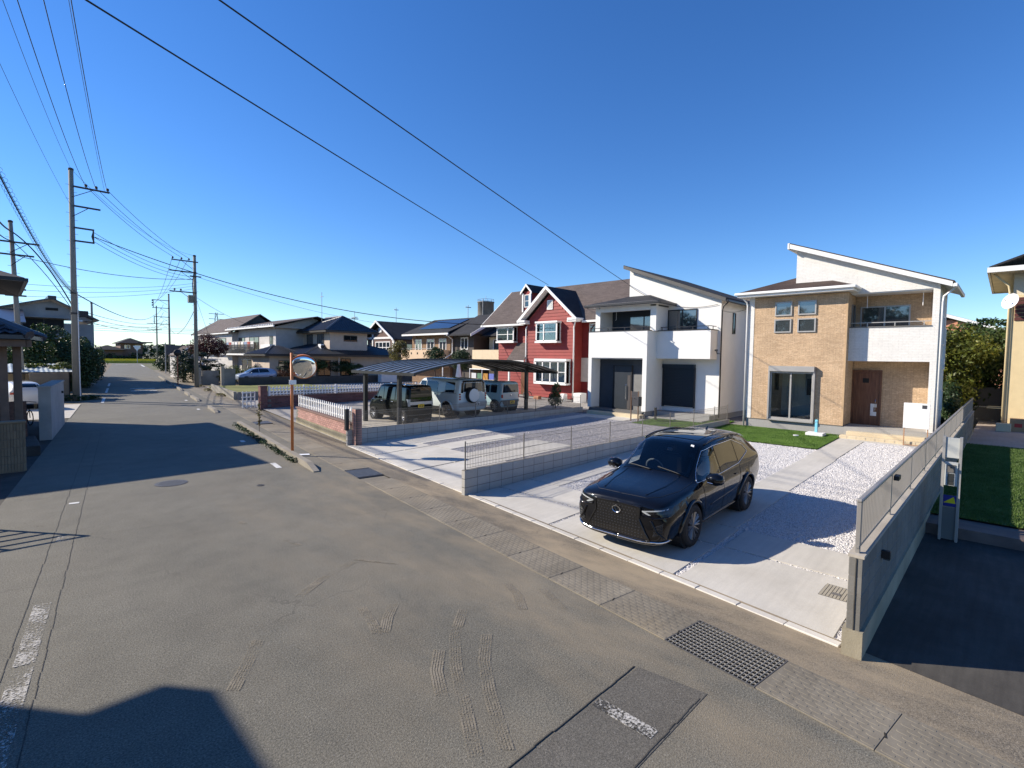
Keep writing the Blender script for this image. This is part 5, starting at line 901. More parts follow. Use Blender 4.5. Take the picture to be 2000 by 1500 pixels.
# beige balcony house with solar panels
m_bge = M('peach_stucco', (.62,.45,.30), .85, 0, .06, 2, .1, 25); m_brs = bricky('mixed_brown_siding', (.28,.18,.11), (.22,.14,.085), (.14,.09,.06), .5, .1, .006); m_drk = M('charcoal_siding', (.075,.062,.055), .75, 0, .1)
Be = house('beige_house', 'brown and beige house with a long balcony and solar panels', (32,43,.3)); MB().box(32.0,39,40.0,46.6,0,5.55).build('front_wall', m_brs, Be); MB().box(32.3,39,36.8,40.0,0,5.5).build('side_wall', m_drk, Be); MB().box(31.0,32.0,40.2,47.2,2.2,3.95).build('balcony', m_bge, Be); pieces('balcony_vent', MB().box(-.03,0,-.07,.07,-.1,.1).mesh('balcony_vent'), m_dark, Be, [(31.0,40.9+1.1*i,3.6) for i in range(6)]); MB().box(31.02,31.08,40.2,47.2,4.05,4.1).build('handrail', m_alul, Be)
b = MB(); b.slab([(31.2,39.4,5.6),(31.2,47.3,5.6),(35.5,47.3,7.35),(35.5,39.4,7.35)], (0,0,.1)); b.slab([(39.8,39.4,5.6),(39.8,47.3,5.6),(35.5,47.3,7.35),(35.5,39.4,7.35)], (0,0,.1)); b.build('roof', m_slateb, Be); sp = MB(); sp.slab([(32.2,40.4,6.15),(32.2,45.6,6.15),(34.8,45.6,7.2),(34.8,40.4,7.2)], (0,0,.05)); sp.build('solar_panel', glass('solar_glass', (.02,.022,.035), .15, 1.5), Be)
b = MB(); b.slab([(31.8,36.4,5.5),(39.6,36.4,5.5),(35.7,36.4,7.5)], (0,.1,0)); b.build('gable_wall', m_drk, Be); b = MB(); b.slab([(31.2,35.9,5.3),(35.7,35.9,7.55),(35.7,40,7.55),(31.2,40,5.3)], (0,0,.12)); b.slab([(40.2,35.9,5.3),(35.7,35.9,7.55),(35.7,40,7.55),(40.2,40,5.3)], (0,0,.12)); b.build('gable_roof', m_slateb, Be); b = MB(); b.slab([(31.1,35.85,5.2),(35.7,35.85,7.45),(35.7,35.85,7.75),(31.1,35.85,5.45)], (0,.05,0)); b.build('bargeboard', m_rwh, Be); MB().box(31.1,31.22,39.3,47.3,5.45,5.62).build('gutter', m_rwh, Be)
for y0,y1 in ((40.6,41.8),(42.6,43.9),(44.8,46.0)): window(Be,'-x',32.0,y0,y1,3.0,5.1,m_rwh,.08,(.5,),(),m_glassl)
window(Be,'-x',32.3,37.6,38.7,4.0,5.2,m_rwh,.08,(.5,),(),m_glass); pipe(Be, [(31.15,39.5,5.4),(31.95,39.6,5.0),(31.95,39.6,3.6),(31.0,39.9,3.0),(31.0,39.9,0)], m_wpvc, .06); MB().box(31.9,32.3,36.8,40,2.2,2.45).build('lower_eave', m_drk, Be)
an = thing('tv_antenna', 'thin antenna mast above the solar panel roof', 'antenna', (36,42,7.2)); MB().tube([(36,42,7.1),(36,42,8.9)], .035, 6).build('mast', m_steel, an); MB().box(35.6,36.4,41.95,42.05,8.6,8.68).build('yagi', m_steel, an)
Cr = house('cream_house', 'cream walled house with a plain balcony left of the red house', (34,33,.3)); MB().box(33.6,40,30.5,36.0,0,5.2).build('wall', M('cream_wall', (.62,.55,.41), .85), Cr); MB().box(31.6,33.0,30.5,36.2,2.2,3.95).build('balcony', M('cream_balcony', (.66,.54,.37), .85, 0, .06, 3), Cr); b = MB(); b.slab([(32.8,29.8,5.25),(32.8,36.4,5.25),(36.5,36.4,6.9),(36.5,29.8,6.9)], (0,0,.1)); b.slab([(40.5,29.8,5.25),(40.5,36.4,5.25),(36.5,36.4,6.9),(36.5,29.8,6.9)], (0,0,.1)); b.build('roof', m_slateb, Cr); window(Cr,'-x',33.6,33.2,35.4,3.6,5.0,m_rwh,.08,(.5,),(),m_glassl)
# water tank
wt = thing('water_tank', 'old grey concrete water tank tower behind the houses', 'water tank', (68,74,0)); m_wt = concrete('tank_concrete', (.20,.185,.165), .2, .6, (.07,.065,.06), .2, .3); MB().lathe([(.9,0),(.9,10.4),(1.55,11.3),(1.6,11.4),(1.6,14.0),(1.68,14.02),(1.68,14.2)], (68,74,0), 24).build('tank', m_wt, wt, True); MB().tube([(66.5,73.2,7),(66.5,73.2,14.6)], .06, 6).build('ladder_pipe', m_steel, wt); MB().tube([(68,74,14.1),(68,74,15.4)], .04, 6).build('mast', m_steel, wt)
rr_ = MB()
for k in range(12): a = 2*math.pi*k/12; rr_.tube([(68+1.6*math.cos(a),74+1.6*math.sin(a),14.1),(68+1.6*math.cos(a),74+1.6*math.sin(a),14.7)], .03, 4)
rr_.tube([(68+1.6*math.cos(2*math.pi*k/24),74+1.6*math.sin(2*math.pi*k/24),14.65) for k in range(25)], .03, 4); rr_.build('railing', m_steel, wt)
# yellow house on the right
m_yel = M('yellow_stucco', (.66,.53,.31), .85, 0, .05, 3, .35, 35); Y_ = house('yellow_house', 'yellow stucco house with satellite dish at the right edge', (29.2,-2,.1)); MB().box(29.2,37,-9,.05,.45,5.9).build('wall', m_yel, Y_); MB().box(29.22,37,-9,.03,0,.45).build('foundation', m_step, Y_); MB().box(29.15,29.2,.0,.06,.0,6.0).build('corner_trim', m_yel, Y_)
b = MB(); b.slab([(28.3,.75,6.95),(38,.75,6.95),(38,-4.5,9.0),(28.3,-4.5,9.0)], (0,0,.08)); b.build('roof', m_slateb, Y_); MB().box(28.3,38,-9,.72,6.78,6.95).build('soffit', M('cream_soffit', (.62,.54,.40), .8), Y_); MB().box(28.25,38,.70,.80,6.78,6.98).build('gutter', m_gutw, Y_); MB().box(29.25,37,-9,.0,5.88,6.8).build('upper_wall', MATS['cream_soffit'], Y_); MB().box(28.22,28.32,-9,.8,6.78,6.98).build('gutter', m_gutw, Y_); pieces('louvre', MB().box(-.05,0,-1.2,-.05,0,.13).mesh('louvre'), M('red_brown_slat', (.10,.03,.025), .6), Y_, [(29.2,-.02,4.86+.16*i) for i in range(6)]); pipe(Y_, [(29.0,.60,6.8),(29.1,.15,6.3),(29.12,.10,6.0),(29.12,.10,.3)], m_yel, .04)
ds = thing('satellite_dish', 'white satellite dish on the corner of the yellow house', 'satellite dish', (29.0,.1,5.6)); b = MB(); dc = Vector((28.6,.05,5.78)); dn = Vector((-.72,.62,.3)).normalized(); rm_ = dn.to_track_quat('Z','Y').to_matrix(); b.lathe([(.02,-.06),(.15,-.05),(.28,-.01),(.36,.04),(.36,.05),(.27,.0),(.14,-.035),(.01,-.045)], n=28); b.v = [tuple(dc+rm_@Vector(p)) for p in b.v]; b.build('dish', m_white, ds, True); MB().tube([tuple(dc-dn*.05),(29.05,0,5.6)], .025, 6).build('arm', m_steel, ds); MB().tube([tuple(dc+dn*.0-Vector((0,0,.3))),tuple(dc+dn*.34)], .012, 6).build('feed_arm', m_steel, ds); MB().bev(dc.x+dn.x*.34-.04,dc.x+dn.x*.34+.04,dc.y+dn.y*.34-.04,dc.y+dn.y*.34+.04,dc.z+dn.z*.34-.05,dc.z+dn.z*.34+.03,.01).build('feed_horn', m_white, ds)
bx_ = thing('cardboard_box', 'brown box standing against the base of the yellow house', 'box', (28.6,-.4,.05)); MB().bev(28.3,28.9,-.85,-.10,.05,.62,.01).build('carton', M('cardboard', (.42,.27,.15), .85), bx_); MB().box(28.29,28.30,-.5,-.25,.25,.42).build('red_mark', M('red_print', (.45,.05,.04), .7), bx_)
tag(MB().bev(27.9,28.25,-.2,.3,.03,.40,.02).build('garden_block', m_step), 'pale stone block at the corner of the yellow house', 'block')
Y_.location = (33,-2.26,-.12); Y_.scale = (1,1.13,1.13); ds.location = (32.8,.113,5.91); bx_.location = (32.4,-.45,.21); bpy.data.objects['garden_block'].location = (3.7,0,.18)
# pinkish house far right behind trees
Or = house('salmon_house', 'salmon coloured gable house far behind the trees on the right', (60,4,0)); m_sal = M('salmon_wall', (.58,.27,.17), .85); MB().box(60,68,-3,8,0,5.2).build('wall', m_sal, Or); b = MB(); b.slab([(60,-3,5.2),(60,9.0,5.2),(60,4.0,7.2)], (.15,0,0)); b.build('gable_wall', m_sal, Or); b = MB(); b.slab([(59.4,-4,4.55),(68,-4,4.55),(68,4.2,7.6),(59.4,4.2,7.6)], (0,0,.1)); b.slab([(59.4,10,5.2),(68,10,5.2),(68,4.2,7.6),(59.4,4.2,7.6)], (0,0,.1)); b.build('roof', m_slate, Or); b = MB(); b.slab([(59.35,-4,4.35),(59.35,4.2,7.4),(59.35,4.2,7.68),(59.35,-4,4.63)], (.06,0,0)); b.build('bargeboard', m_rwh, Or)
# ============================== left houses ==============================
Lh = thing('left_house', 'dark roofed two storey house at the left edge whose shadow crosses the street', 'house', (-3,28,0), 0, None, True); m_lw = M('left_house_wall', (.45,.40,.33), .85, 0, .08, 2)
# local street frame: u right, v along, origin uv(-3.2,28)
MB().box(-6,2.9,0,6.0,-.1,5.9).build('wall', m_lw, Lh, off=(0,0,0)); MB().box(-6,1.9,-3.7,.2,-.1,5.9).build('front_wing_wall', m_lw, Lh, off=(0,0,0))
def lroof(u0,u1,v0,v1,ze,zr): 
    a, b = hipz(u0,u1,v0,v1,ze,zr,'x',.8); A,B,C,D = (u0,v0,ze),(u1,v0,ze),(u1,v1,ze),(u0,v1,ze); r_ = MB()
    for p in ([A,B,b,a],[B,C,b],[C,D,a,b],[D,A,a]): r_.slab(p, (0,0,-.14))
    r_.build('roof', M('old_dark_tile', (.03,.032,.038), .75), Lh, off=(0,0,0), fixn=False)
lroof(-6.6,3.92,-.75,6.6,6.05,7.3); lroof(-6.6,2.60,-4.45,.8,6.05,7.0); MB().box(3.9,4.02,-.75,6.6,5.90,6.02).build('gutter', m_gutb, Lh, off=(0,0,0)); MB().box(2.7,4.02,-.87,-.75,5.90,6.02).build('gutter', m_gutb, Lh, off=(0,0,0)); MB().box(2.9,2.95,1,3,3.6,5.2).build('window', m_glass, Lh, off=(0,0,0))
Pr = thing('entrance_porch', 'dark tiled entrance porch roof on brown posts at the left edge', 'porch', (.4,21.5,0)); m_bpost = M('brown_post', (.17,.115,.085), .75, 0, .15, 4)
A,B,C,D = (-4.2,21.2,3.7),(.79,21.3,3.7),(1.27,24.6,3.7),(-4.2,24.6,3.7); r0,r1 = (-3.4,23.0,4.5),(-.6,23.0,4.5); P = [[A,B,r1,r0],[B,C,r1],[C,D,r0,r1]]
b = MB(); [b.slab(p, (0,0,-.12)) for p in P]; b.build('roof', m_kawr, Pr, fixn=False); tileroof(Pr,P,m_kaw,.26,.26,[(B,r1),(C,r1),(r0,r1)],m_kawr); MB().box(-4,.7,21.5,21.65,3.35,3.56).build('beam', m_bpost, Pr); MB().box(.72,.84,21.6,24.4,3.35,3.56).build('beam', m_bpost, Pr)
for x, y in ((.20,22.3),(.52,22.6)): MB().bev(x-.10,x+.10,y-.10,y+.10,.2,3.5,.01).build('post', m_bpost, Pr)
MB().bev(-4,.95,21.4,24.0,-.05,.30,.02).build('porch_floor', m_drive, Pr); MB().box(-1.2,.75,24.0,24.2,.2,1.5).build('brick_screen', bricky('brown_brick', (.16,.09,.07), (.12,.07,.055), (.08,.06,.05), .22, .07), Pr); MB().box(-.4,.3,24.3,24.4,1.2,2.4).build('frosted_panel', M('frosted', (.30,.38,.42), .5), Pr)
Lg = house('grey_gable_house', 'grey two storey gable house behind the tall hedge on the left', (4,66,0)); m_lg = M('weathered_grey_wall', (.33,.315,.30), .85, 0, .14, .8, .1, 20, dirt=.3, dirtcol=(.2,.19,.18)); MB().box(-4.4,7.15,66,78,0,6.0).build('wall', m_lg, Lg); b = MB(); b.slab([(-4.4,66,6.0),(7.15,66,6.35),(4.05,66,8.1)], (0,.15,0)); b.build('gable_wall', m_lg, Lg); b = MB(); b.slab([(-4.8,65.4,5.55),(4.05,65.4,8.25),(4.05,79,8.25),(-4.8,79,5.55)], (0,0,.14)); b.slab([(7.5,65.4,6.35),(4.05,65.4,8.25),(4.05,79,8.25),(7.5,79,6.35)], (0,0,.14)); b.build('roof', m_kaw, Lg); MB().box(3.75,4.35,65.2,79,8.2,8.55).build('ridge_tile', m_kawr, Lg); window(Lg,'-y',66,2.0,4.9,5.0,6.4,m_dfr,.08,(.5,),(),m_dark); MB().box(1.7,5.2,65.4,66,6.45,6.55).build('window_hood', m_lg, Lg); MB().box(3.6,4.5,65.95,66,7.2,7.45).build('gable_vent', m_dark, Lg)
Lc = house('cream_annex', 'cream clapboard annex left of the grey gable house', (-2,60,0)); MB().box(-6,1.6,60,65,0,5.6).build('wall', M('cream_clapboard', (.42,.35,.26), .8), Lc); pieces('siding_board', MB().box(-6,1.6,-.03,0,0,.26).mesh('siding_board'), MATS['cream_clapboard'], Lc, [(0,60,3.0+.3*i) for i in range(9)]); b = MB(); b.slab([(-6.4,59.4,5.6),(2.0,59.4,5.6),(2.0,65.4,7.0),(-6.4,65.4,7.0)], (0,0,.1)); b.build('roof', m_kaw, Lc)
Fh = house('field_house', 'brown two storey house far beyond the rice field', (44,266,0)); m_fb = M('far_brown_wall', (.16,.10,.08), .85); MB().box(37,44.5,264,276,0,7.6).build('wall', m_fb, Fh); MB().box(29,37.5,262,274,0,4.6).build('low_wall', m_fb, Fh); b = MB()
for (x0,x1,y0,y1,ze,zr) in ((36,45.6,262,278,7.4,9.6),(27.5,38.5,260,276,4.5,6.4)):
    a, c = hipz(x0,x1,y0,y1,ze,zr,'y',.9); A,B,C,D = (x0,y0,ze),(x1,y0,ze),(x1,y1,ze),(x0,y1,ze); [b.slab(p,(0,0,-.2)) for p in ([D,A,a,c],[A,B,a],[B,C,c,a],[C,D,c])]
b.build('roof', m_slateb, Fh, fixn=False); window(Fh,'-y',264,38.3,40.3,5.0,6.6,m_rwh,.15,(.5,),(),m_glassl); window(Fh,'-y',264,41.8,43.8,5.0,6.6,m_rwh,.15,(.5,),(),m_glassl)
F2 = house('far_house', 'low grey roofed house far away left of the rice field house', (24,262,0)); MB().box(20,28,266,276,0,4.2).build('wall', m_lg, F2); b = MB(); a, c = hipz(19,29,265,277,4.2,6.2,'y',.9); A,B,C,D = (19,265,4.2),(29,265,4.2),(29,277,4.2),(19,277,4.2); [b.slab(p,(0,0,-.2)) for p in ([D,A,a,c],[A,B,a],[B,C,c,a],[C,D,c])]; b.build('roof', m_slateg, F2, fixn=False)
# near left house outside the view (its shadow lies on the lower left of the street)
Nh = house('neighbour_house', 'two storey house left of the camera, seen only as its shadow on the asphalt', (-8,8,0)); MB().box(-13,-5.0,1,13.0,0,5.75).build('wall', m_lw, Nh); b = MB(); b.slab([(-13.4,.6,5.7),(-4.65,.6,5.7),(-4.65,13.3,5.7),(-13.4,13.3,5.7)], (0,0,.35)); b.build('roof_edge', m_slateb, Nh); hiproof(Nh,-13.0,-4.75,.9,12.9,6.05,7.2,'y',m_slateb,1.0); window(Nh,'+x',-5.0,4,6.2,3.2,5,m_dfr,.06,(.5,),(),m_glass); window(Nh,'+x',-5.0,8,10.2,1.0,3,m_dfr,.06,(.5,),(),m_glass)
# ------------------------------------------------------------ vehicles
def hermite(xs, ys, x):
    n = len(xs)
    if x <= xs[0]: return ys[0]
    if x >= xs[-1]: return ys[-1]
    i = max(k for k in range(n-1) if xs[k] <= x)
    def sl(k):
        if k == 0: return (ys[1]-ys[0])/(xs[1]-xs[0])
        if k == n-1: return (ys[-1]-ys[-2])/(xs[-1]-xs[-2])
        a = (ys[k]-ys[k-1])/(xs[k]-xs[k-1]); b = (ys[k+1]-ys[k])/(xs[k+1]-xs[k])
        return 0 if a*b <= 0 else 2*a*b/(a+b)
    h = xs[i+1]-xs[i]; t = (x-xs[i])/h; m0, m1 = sl(i)*h, sl(i+1)*h
    return (2*t**3-3*t*t+1)*ys[i] + (t**3-2*t*t+t)*m0 + (-2*t**3+3*t*t)*ys[i+1] + (t**3-t*t)*m1
class Car:
    def __init__(s, name, label, st, wheels, wr, ww, track, mats, group=None, cut=True, nx=84, hole=None):
        s.t = thing(name, label, 'car', local=True, group=group); s.m = mats; s.wr = wr; s.wx = wheels; s.track = track
        xs = [q[0] for q in st]; C = list(zip(*st)); L0, L1 = xs[0], xs[-1]
        def sec(x):
            zb, wl, wm, zm, wb, zt, w_r, zre, zr = [hermite(xs, list(C[k]), x) for k in range(1, 10)]
            pts = [(0,zb),(wl*.8,zb),(wl,zb+.05),(wm,zm),(wb,zt),(w_r,zre),(w_r*.72,zre+(zr-zre)*.80),(0,zr)]
            for kf in (.84,.80):
                q = [pts[0]]
                for a, b in zip(pts[:-1], pts[1:]): q += [(a[0]*kf+b[0]*(1-kf), a[1]*kf+b[1]*(1-kf)), (a[0]*(1-kf)+b[0]*kf, a[1]*(1-kf)+b[1]*kf)]
                q.append(pts[-1]); pts = q
            return pts
        S = []
        for i in range(nx+1):
            f = i/nx; f = f - .055*math.sin(2*math.pi*f)*1.0; S.append(L0+(L1-L0)*f)
        vs = []; m = None
        for x in S:
            p = sec(x); full = p + [(-y, z) for y, z in p[-2:0:-1]]; m = len(full); vs += [(x, y, z) for y, z in full]
        fs = [(i*m+j, (i+1)*m+j, (i+1)*m+(j+1)%m, i*m+(j+1)%m) for i in range(nx) for j in range(m)] + [tuple(range(m))[::-1], tuple(nx*m+k for k in range(m))]
        s.bvh = BVHTree.FromPolygons([Vector(v) for v in vs], fs, epsilon=0.0)
        if cut:
            ra = wr*1.14; keep = []
            for f in fs:
                c = [sum(vs[k][a] for k in f)/len(f) for a in range(3)]
                if len(f) == 4 and abs(c[1]) > track-.32 and any((c[0]-wx)**2+(c[2]-wr)**2 < ra*ra for wx in wheels): continue
                if hole and hole(c): continue
                keep.append(f)
            vs2 = []
            for v in vs:
                v = list(v)
                if abs(v[1]) > track-.3:
                    for wx in wheels:
                        d = math.hypot(v[0]-wx, v[2]-wr)
                        if 1e-3 < d < ra*1.12 and d > ra*.80: k = ra/d; v[0] = wx+(v[0]-wx)*k; v[2] = wr+(v[2]-wr)*k
                vs2.append(tuple(v))
            fs = keep; vs = vs2
        b = MB(); b.v = vs; b.f = fs; s.body = b.build('body', mats['body'], s.t, True)
        lin = MB()
        for wx in wheels:
            for sy in (-1,1):
                lin.tube([(wx, sy*(track-.33), wr), (wx, sy*(track+.06), wr)], wr*1.14, 20)
        lin.build('wheel_well', m_black, s.t)
        for wx in wheels:
            for sy in (-1,1): s.wheel(wx, sy, ww)
    def wheel(s, wx, sy, ww):
        r = s.wr; y0 = sy*s.track; t = MB()
        t.lathe([(r*.66,-ww*.5),(r*.94,-ww*.5),(r,-ww*.38),(r,ww*.38),(r*.94,ww*.5),(r*.66,ww*.5),(r*.66,-ww*.5)], (0,0,0), 32, 'y', False)
        w_ = t.build('wheel', m_rub, s.t, True); w_.location = (wx, y0, r); rim = MB(); o = sy
        rim.lathe([(r*.665,-ww*.1*o),(r*.665,ww*.46*o),(r*.645,ww*.49*o),(r*.61,ww*.42*o),(r*.58,ww*.10*o),(r*.05,ww*.05*o)], (0,0,0), 28, 'y', False); rim.build('rim_barrel', s.m.get('rimd', m_black), w_, True)
        sp = MB(); n = s.m.get('spokes', 5)
        for k in range(n):
            a = 2*math.pi*k/n
            for da in ((-.12, .12) if s.m.get('twin') else (0,)):
                p0 = (r*.10*math.cos(a), ww*.40*o, r*.10*math.sin(a)); p1 = (r*.65*math.cos(a+da), ww*.46*o, r*.65*math.sin(a+da)); sp.tube([p0, p1], [r*.055, r*.042 if s.m.get('twin') else r*.075], 5)
        sp.lathe([(r*.13,ww*.3*o),(r*.13,ww*.47*o),(r*.05,ww*.49*o)], (0,0,0), 12, 'y'); sp.build('rim', s.m['rim'], w_)
    def cast(s, axis, a, b, sgn=1):
        if axis == 'y': o, d = Vector((a, 5*sgn, b)), Vector((0,-sgn,0))
        elif axis == 'x': o, d = Vector((5*sgn, a, b)), Vector((-sgn,0,0))
        else: o, d = Vector((a, b, 5)), Vector((0,0,-1))
        h = s.bvh.ray_cast(o, d)
        return (h[0], h[1] if h[1].dot(d) < 0 else -h[1]) if h[0] is not None else (None, None)
    def patch(s, name, mat, axis, quads, sgn=1, off=.006, n=8, parent=None, thick=True):
        b = MB()
        for q in quads:
            def fn(i, j):
                u = (q[0][0]*(1-i)+q[1][0]*i)*(1-j) + (q[3][0]*(1-i)+q[2][0]*i)*j; v = (q[0][1]*(1-i)+q[1][1]*i)*(1-j) + (q[3][1]*(1-i)+q[2][1]*i)*j
                p, nn = s.cast(axis, u, v, sgn)
                if p is None: p = Vector((0,0,0)); nn = Vector((0,0,1)); 
                return tuple(p + nn*off)
            b.grid(fn, n, n)
        import bmesh
        o = b.build(name, mat, parent or s.t, True, fixn=False); bm = bmesh.new(); bm.from_mesh(o.data); bad = [v for v in bm.verts if v.co.length < .05]; bmesh.ops.delete(bm, geom=bad, context='VERTS'); bmesh.ops.remove_doubles(bm, verts=bm.verts, dist=.0005); bm.normal_update(); bm.to_mesh(o.data); bm.free(); return o
    def line(s, name, mat, axis, pts, sgn=1, r=.004, off=.002, parent=None, sub=10, mir=False):
        b = MB()
        for sg in ((sgn,-sgn) if (mir and axis == 'y') else (sgn,)):
            for ms in ((1,-1) if (mir and axis != 'y') else (1,)):
                P = []
                for a, c in zip(pts[:-1], pts[1:]):
                    for k in range(sub+1):
                        u = a[0]+(c[0]-a[0])*k/sub; v = a[1]+(c[1]-a[1])*k/sub
                        if axis == 'x': u *= ms
                        if axis == 'z': v *= ms
                        p, nn = s.cast(axis, u, v, sg)
                        if p is not None and (not P or (p+nn*off-P[-1]).length > 1e-4): P.append(p+nn*off)
                if len(P) > 1: b.tube(P, r, 5)
        return b.build(name, mat, parent or s.t, True)
    def arches(s, mat, r=.03, dy=.0):
        for wx in s.wx:
            for sy in (-1,1):
                P = []
                for k in range(19):
                    a = math.pi*(-.06+1.12*k/18); x, z = wx+s.wr*1.16*math.cos(a), s.wr+s.wr*1.16*math.sin(a)
                    p, nn = s.cast('y', x, max(z, .24), sy)
                    if p is not None: P.append(Vector((x, p.y+sy*dy, z)))
                if len(P) > 2: MB().tube(P, r, 7).build('wheel_arch', mat, s.t, True)
    def mirrors(s, x, y, z, mat, sc_=1.0, low=None):
        for sy in (-1,1):
            b = MB(); b.lathe([(.03,-.10),(.075,-.06),(.085,.03),(.06,.10),(.02,.115)], (0,0,0), 12, 'y'); b.v = [(x+p[0]*1.3*sc_*.8, sy*(y+.10)+p[1]*sc_, z+p[2]*sc_*.95) for p in b.v]; o = b.build('side_mirror', mat, s.t, True)
            MB().tube([(x+.0, sy*(y-.03), z-.05), (x, sy*(y+.05), z-.03)], .022*sc_, 6).build('mirror_arm', m_black, o)
            if low:
                b2 = MB().tube([(x+.085, sy*(y+.01), z-.052),(x+.095, sy*(y+.10), z-.056),(x+.06, sy*(y+.20), z-.04)], .012, 6); b2.build('mirror_strip', low, o)
    def place(s, x, y, z, rz, rx=0, ry=0): s.t.location = (x, y, z); s.t.rotation_euler = (rx, ry, rz); return s.t
m_blkp = paint('black_car_paint', (.0035,.004,.006), .25, 0, 1.0); m_carglass = glass('car_glass', (.006,.008,.010), .01, 1.52); m_lens = glass('lamp_lens', (.35,.37,.38), .03, 1.6); m_redl = M('red_lamp', (.30,.01,.008), .2, 0, .05, spec=.8); m_rim = M('dark_alloy', (.26,.25,.24), .3, .7, .05); m_rims = M('silver_alloy', (.5,.5,.5), .3, .8, .05); m_gblk = M('gloss_black', (.008,.008,.009), .12, 0, .05, spec=.7)
# -------- black crossover on the tan house lot
st = [(-2.33,.50,.60,.72,.80,.70,1.0,.60,1.08,1.10),(-2.26,.42,.74,.85,.77,.80,1.08,.64,1.20,1.23),(-2.05,.30,.82,.91,.76,.87,1.10,.64,1.35,1.41),(-1.65,.24,.85,.93,.74,.88,1.08,.64,1.50,1.565),(-1.0,.22,.85,.925,.72,.87,1.04,.655,1.60,1.65),(-.3,.22,.85,.92,.70,.87,1.00,.655,1.61,1.665),(.3,.22,.85,.92,.69,.87,.98,.64,1.54,1.62),(.75,.22,.85,.92,.69,.865,.98,.62,1.31,1.38),(1.12,.22,.85,.925,.70,.87,.985,.68,1.06,1.11),(1.35,.22,.85,.93,.70,.865,.97,.70,1.01,1.055),(1.7,.22,.85,.93,.68,.84,.935,.68,.975,1.01),(2.0,.21,.84,.92,.64,.82,.90,.63,.945,.975),(2.2,.20,.82,.89,.58,.78,.87,.58,.91,.935),(2.30,.20,.72,.78,.52,.70,.83,.52,.87,.89),(2.345,.22,.52,.58,.5,.54,.79,.42,.83,.845)]
nx_ = Car('black_crossover', 'glossy black crossover parked on the slabs in front of the tan house', st, (1.37,-1.32), .365, .235, .80, dict(body=m_blkp, rim=m_rim, spokes=10, twin=True), hole=lambda c: .42 < c[0] < 1.02 and c[2] > 1.10 and abs(c[1]) < .50+.10*(c[0]-.42)/.6 or (abs(c[1]) > .62 and 1.07 < c[2] < 1.46 and .10 < c[0] < .86-(c[2]-1.07)*1.25))
ws = nx_.patch('windscreen', clearglass('screen_glass', (.72,.78,.80)), 'z', [[(1.06,-.66),(1.06,.66),(.36,.56),(.36,-.56)]], off=.006, n=14)
nx_.patch('rear_window', m_carglass, 'z', [[(-1.86,-.52),(-1.86,.52),(-2.22,.58),(-2.22,-.58)]], off=.006, n=10)
for sg in (1,-1):
    nx_.patch('side_window', bpy.data.materials['screen_glass'], 'y', [[(.98,1.04),(.06,1.045),(.06,1.50),(.42,1.46)]], sg, .005, 10); nx_.patch('side_window', m_carglass, 'y', [[(.0,1.045),(-.86,1.085),(-.86,1.515),(.0,1.505)]], sg, .005, 10); nx_.patch('quarter_window', m_carglass, 'y', [[(-.92,1.09),(-1.46,1.23),(-1.38,1.34),(-.92,1.50)]], sg, .005, 8)
nx_.line('window_trim', m_chrome, 'y', [(1.02,1.02),(.0,1.025),(-.9,1.065),(-1.54,1.22),(-1.42,1.36),(-.9,1.525),(.0,1.525),(.44,1.475),(1.02,1.02)], 1, .007, .004, mir=True)
nx_.patch('sunroof', m_carglass, 'z', [[(.18,-.46),(.18,.46),(-.55,.47),(-.55,-.47)]], off=.008, n=8); nx_.line('roof_rail', m_gblk, 'z', [(.25,.60),(-.5,.62),(-1.5,.60)], 1, .018, .022, mir=True)
nx_.patch('grille', m_gblk, 'x', [[(-.42,.80),(.42,.80),(.40,.62),(-.40,.62)],[(-.40,.62),(.40,.62),(.58,.29),(-.58,.29)]], 1, .006, 12)
mesh_ = MB()
for r_ in range(10):
    zz = .325+.049*r_; hw = (.40+.18*(.62-zz)/.33) if zz < .62 else .41; k = int(hw*2/.06)
    for i in range(k):
        yy = -hw+.03+(2*hw-.06)*(i+.5*(r_%2))/k
        p, nn = nx_.cast('x', yy, zz)
        if p is not None and abs(yy) < hw-.02: mesh_.bev(p.x+.004,p.x+.018,p.y-.016,p.y+.016,p.z-.006,p.z+.006,.003)
mesh_.build('grille_mesh', M('grille_satin', (.06,.06,.06), .22, .5, .05), nx_.t); nx_.line('grille_frame', m_gblk, 'x', [(.0,.825),(.43,.81),(.41,.62),(.60,.28),(.0,.27)], 1, .016, .01, mir=True)
p, nn = nx_.cast('x', 0, .70); em = MB()
for k in range(24): a = 2*math.pi*k/24; em.tube([(p.x+.03, .075*math.cos(a), .70+.055*math.sin(a)), (p.x+.03, .075*math.cos(a+.27), .70+.055*math.sin(a+.27))], .007, 5)
em.tube([(p.x+.03,-.03,.735),(p.x+.03,.0,.67),(p.x+.03,.055,.668)], .008, 5); em.build('emblem', m_chrome, nx_.t)
for sg in (1,-1):
    q = lambda L: [[(sg*a, b) for a, b in Q] for Q in L]
    nx_.patch('headlight', m_gblk, 'x', q([[(.47,.70),(.86,.745),(.84,.85),(.52,.79)]]), 1, .007, 8); nx_.patch('light_strip', m_lens, 'x', q([[(.47,.745),(.82,.80),(.82,.818),(.47,.765)],[(.47,.745),(.54,.752),(.62,.712),(.58,.705)]]), 1, .013, 6)
    nx_.patch('air_intake', m_black, 'x', q([[(.64,.36),(.80,.40),(.80,.60),(.70,.55)]]), 1, .005, 6); nx_.patch('tail_light', m_redl, 'x', q([[(.1,.95),(.70,.95),(.70,1.0),(.1,1.0)]]), -1, .006, 6)
    for i in range(4): nx_.line('intake_fin', m_gblk, 'x', [(sg*.66,.39+.045*i),(sg*.79,.42+.045*i)], 1, .008, .008)
